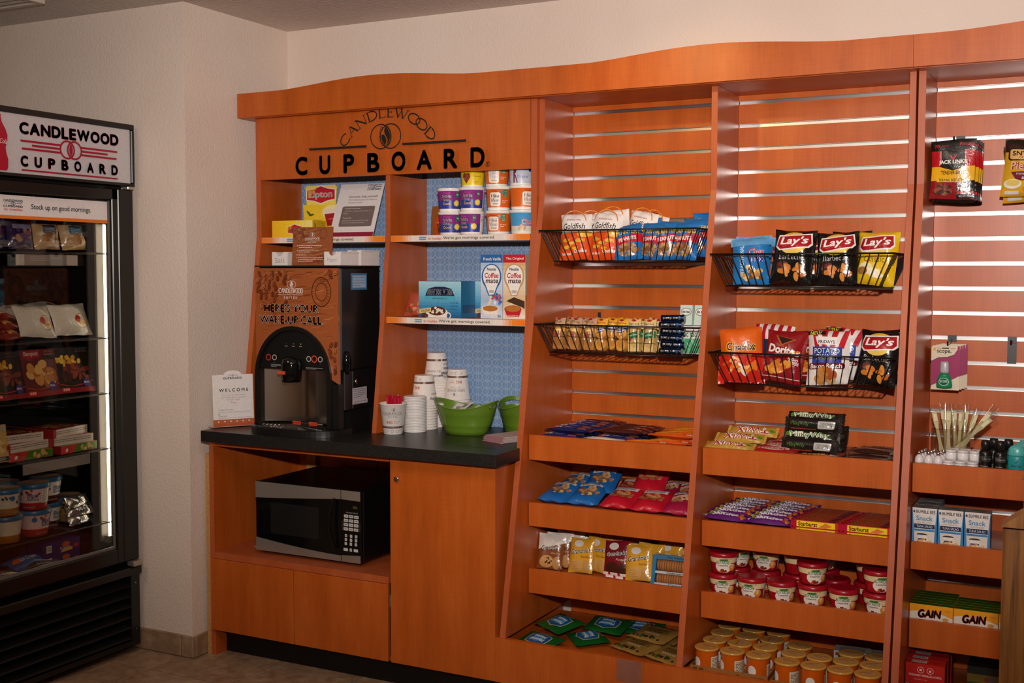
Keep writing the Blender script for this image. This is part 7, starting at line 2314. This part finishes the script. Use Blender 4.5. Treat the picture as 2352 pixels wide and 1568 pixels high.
def icetub(kind):
    r0, r1, h = .046, .055, .092
    c1_, c2_ = {'choc': ('#e6ded4', '#4a1612'), 'straw': ('#d9b8b4', '#a82a26'), 'nut': ('#d9d0bc', '#a86a24'), 'gold': ('#c9963a', '#a8742a')}[kind]
    mb = MB().lathe([(r0 - .002, 0), (r0, .002), (r0 + (r1 - r0) * .30, h * .30), (r1, h - .016), (r1 + .001, h - .014)], 32, [c2_, c2_, c1_, c1_])
    rq = random.Random(len(kind))
    ops = food(0, .060, .075, .014, ['#3a1c14', '#5a2a1c'] if kind != 'straw' else ['#b5342c', '#8c1f1c'], 9, len(kind) * 3, .006) + [T('Blue', .016, .056, .036, .016, '#1f5f8c', .02), T('Bunny', .018, .040, .040, .014, '#1f5f8c', .02), E(-.026, .062, .009, .009, '#1f6f9c', 14), T('HOMEMADE', .0, .012, .045, .006, '#d9b9a4', .02)]
    if kind == 'straw':
        ops += [R(.046, .026, .088, .074, '#d9d4c8')] + lines(.050, .084, .070, .006, 7, .0018, '#5a6a64', 3)
    wrap(mb, r0, r1, .002, h - .016, ops)
    lid = MB().lathe([(r1 + .002, h - .014), (r1 + .004, h - .012), (r1 + .004, h + .002), (r1 + .001, h + .003), (r1 - .003, h), (0, h)], 32, ['#1f5f8c', '#1f5f8c', '#2a6c9c', '#b5906a', '#b59a80'])
    return ('ice_cream_tub', 'ice cream', [('tub', mb.mesh('tub', M_SMOOTH)), ('lid', lid.mesh('lid', M_SMOOTH))])


IT = {k: icetub(k) for k in ('choc', 'straw', 'nut', 'gold')}
gi = 'ice cream tubs in the freezer'
for k, x, y, lv, rz, lab in (('straw', -3.432, 2.895, 0, -10, 'pink and red ice cream tub, lower one of the front stack'), ('straw', -3.432, 2.893, 1, -60, 'pink and red ice cream tub with nutrition panel, upper one of the front stack'), ('choc', -3.50, 3.005, 0, -8, 'white and brown ice cream tub, lower one of the right stack'), ('choc', -3.50, 3.007, 1, -8, 'white and brown ice cream tub, upper one of the right stack'), ('nut', -3.432, 2.772, 0, 150, 'cream ice cream tub with barcode, lower one at the left edge'), ('nut', -3.434, 2.772, 1, 20, 'cream ice cream tub with nut print, upper one at the left edge'), ('gold', -3.54, 3.135, 0, 0, 'golden ice cream tub at the right behind the foil bars'), ('straw', -3.55, 2.86, 0, 30, 'pink ice cream tub in the back row, lower one'), ('straw', -3.55, 2.86, 1, 30, 'pink ice cream tub in the back row, upper one')):
    fput(IT[k], lab, x, y, .5085 + lv * .0955, rz, 0, gi, 0)
fl = bar(.115, .045, .032, '#b9b6b2', [R(-.012, -.014, .012, .014, '#6a6664')], 5, M_FOIL, 'ice_cream_bar', 'ice cream')
for i in range(3):
    fput(fl, 'silver foil ice cream bar, %s of three' % ['bottom', 'middle', 'top'][i], -3.42, 3.10 - .004 * i, .509 + i * .034, (4, -6, 8)[i], 30, 'silver foil ice cream bars')
pb_ = boxk('frozen_treat_box', 'ice cream', .17, .12, .047, '#2f2260', [E(.02, .006, .018, .010, '#c9562a', 16), T('Friendly', .018, -.008, .05, .012, '#c9c2dc', .02), P([(-.004, -.022), (.05, -.018), (.05, -.008), (0, -.012)], '#d8a82a'), R(.056, -.012, .078, .0, '#b5302c')] + barcode(-.07, -.012, -.045, .014, 5), ())
for i in range(2):
    fput(pb_, 'purple frozen treat box, %s of two on the freezer floor' % ['lower', 'upper'][i], -3.475, 3.0, .3725 + i * .0474, 0, 0, 'purple frozen treat boxes')
bbg = bagk('frozen_bar_bag', 'ice cream', .20, .075, .045, '#2a5f94', [E(-.06, .0, .018, .010, '#d8622a', 14), T('Ice Cream', -.01, .0, .07, .016, '#c9d8e6', .02)] + barcode(.045, -.018, .08, .018, 3), 4)
fput(bbg, 'blue frozen treat bag lying on the freezer floor', -3.41, 2.875, .3945, 0, 70)
wbg = bagk('frozen_bar_bag', 'ice cream', .16, .06, .03, '#b9b4b0', lines(-.06, .06, .01, .012, 3, .004, '#6a6a78', 4), 7, M_FOIL)
fput(wbg, 'silver-white frozen treat bag in front of the blue one', -3.372, 2.895, .3885, -8, 76)
sbg = bagk('frozen_bar_bag', 'ice cream', .15, .07, .035, '#a8a4a0', [R(-.06, -.01, .05, .014, '#a8262a'), R(-.03, .014, .06, .03, '#2a4a8c')], 9, M_FOIL)
fput(sbg, 'red and silver frozen treat bag at the left edge of the freezer floor', -3.385, 2.735, .391, 6, 74)
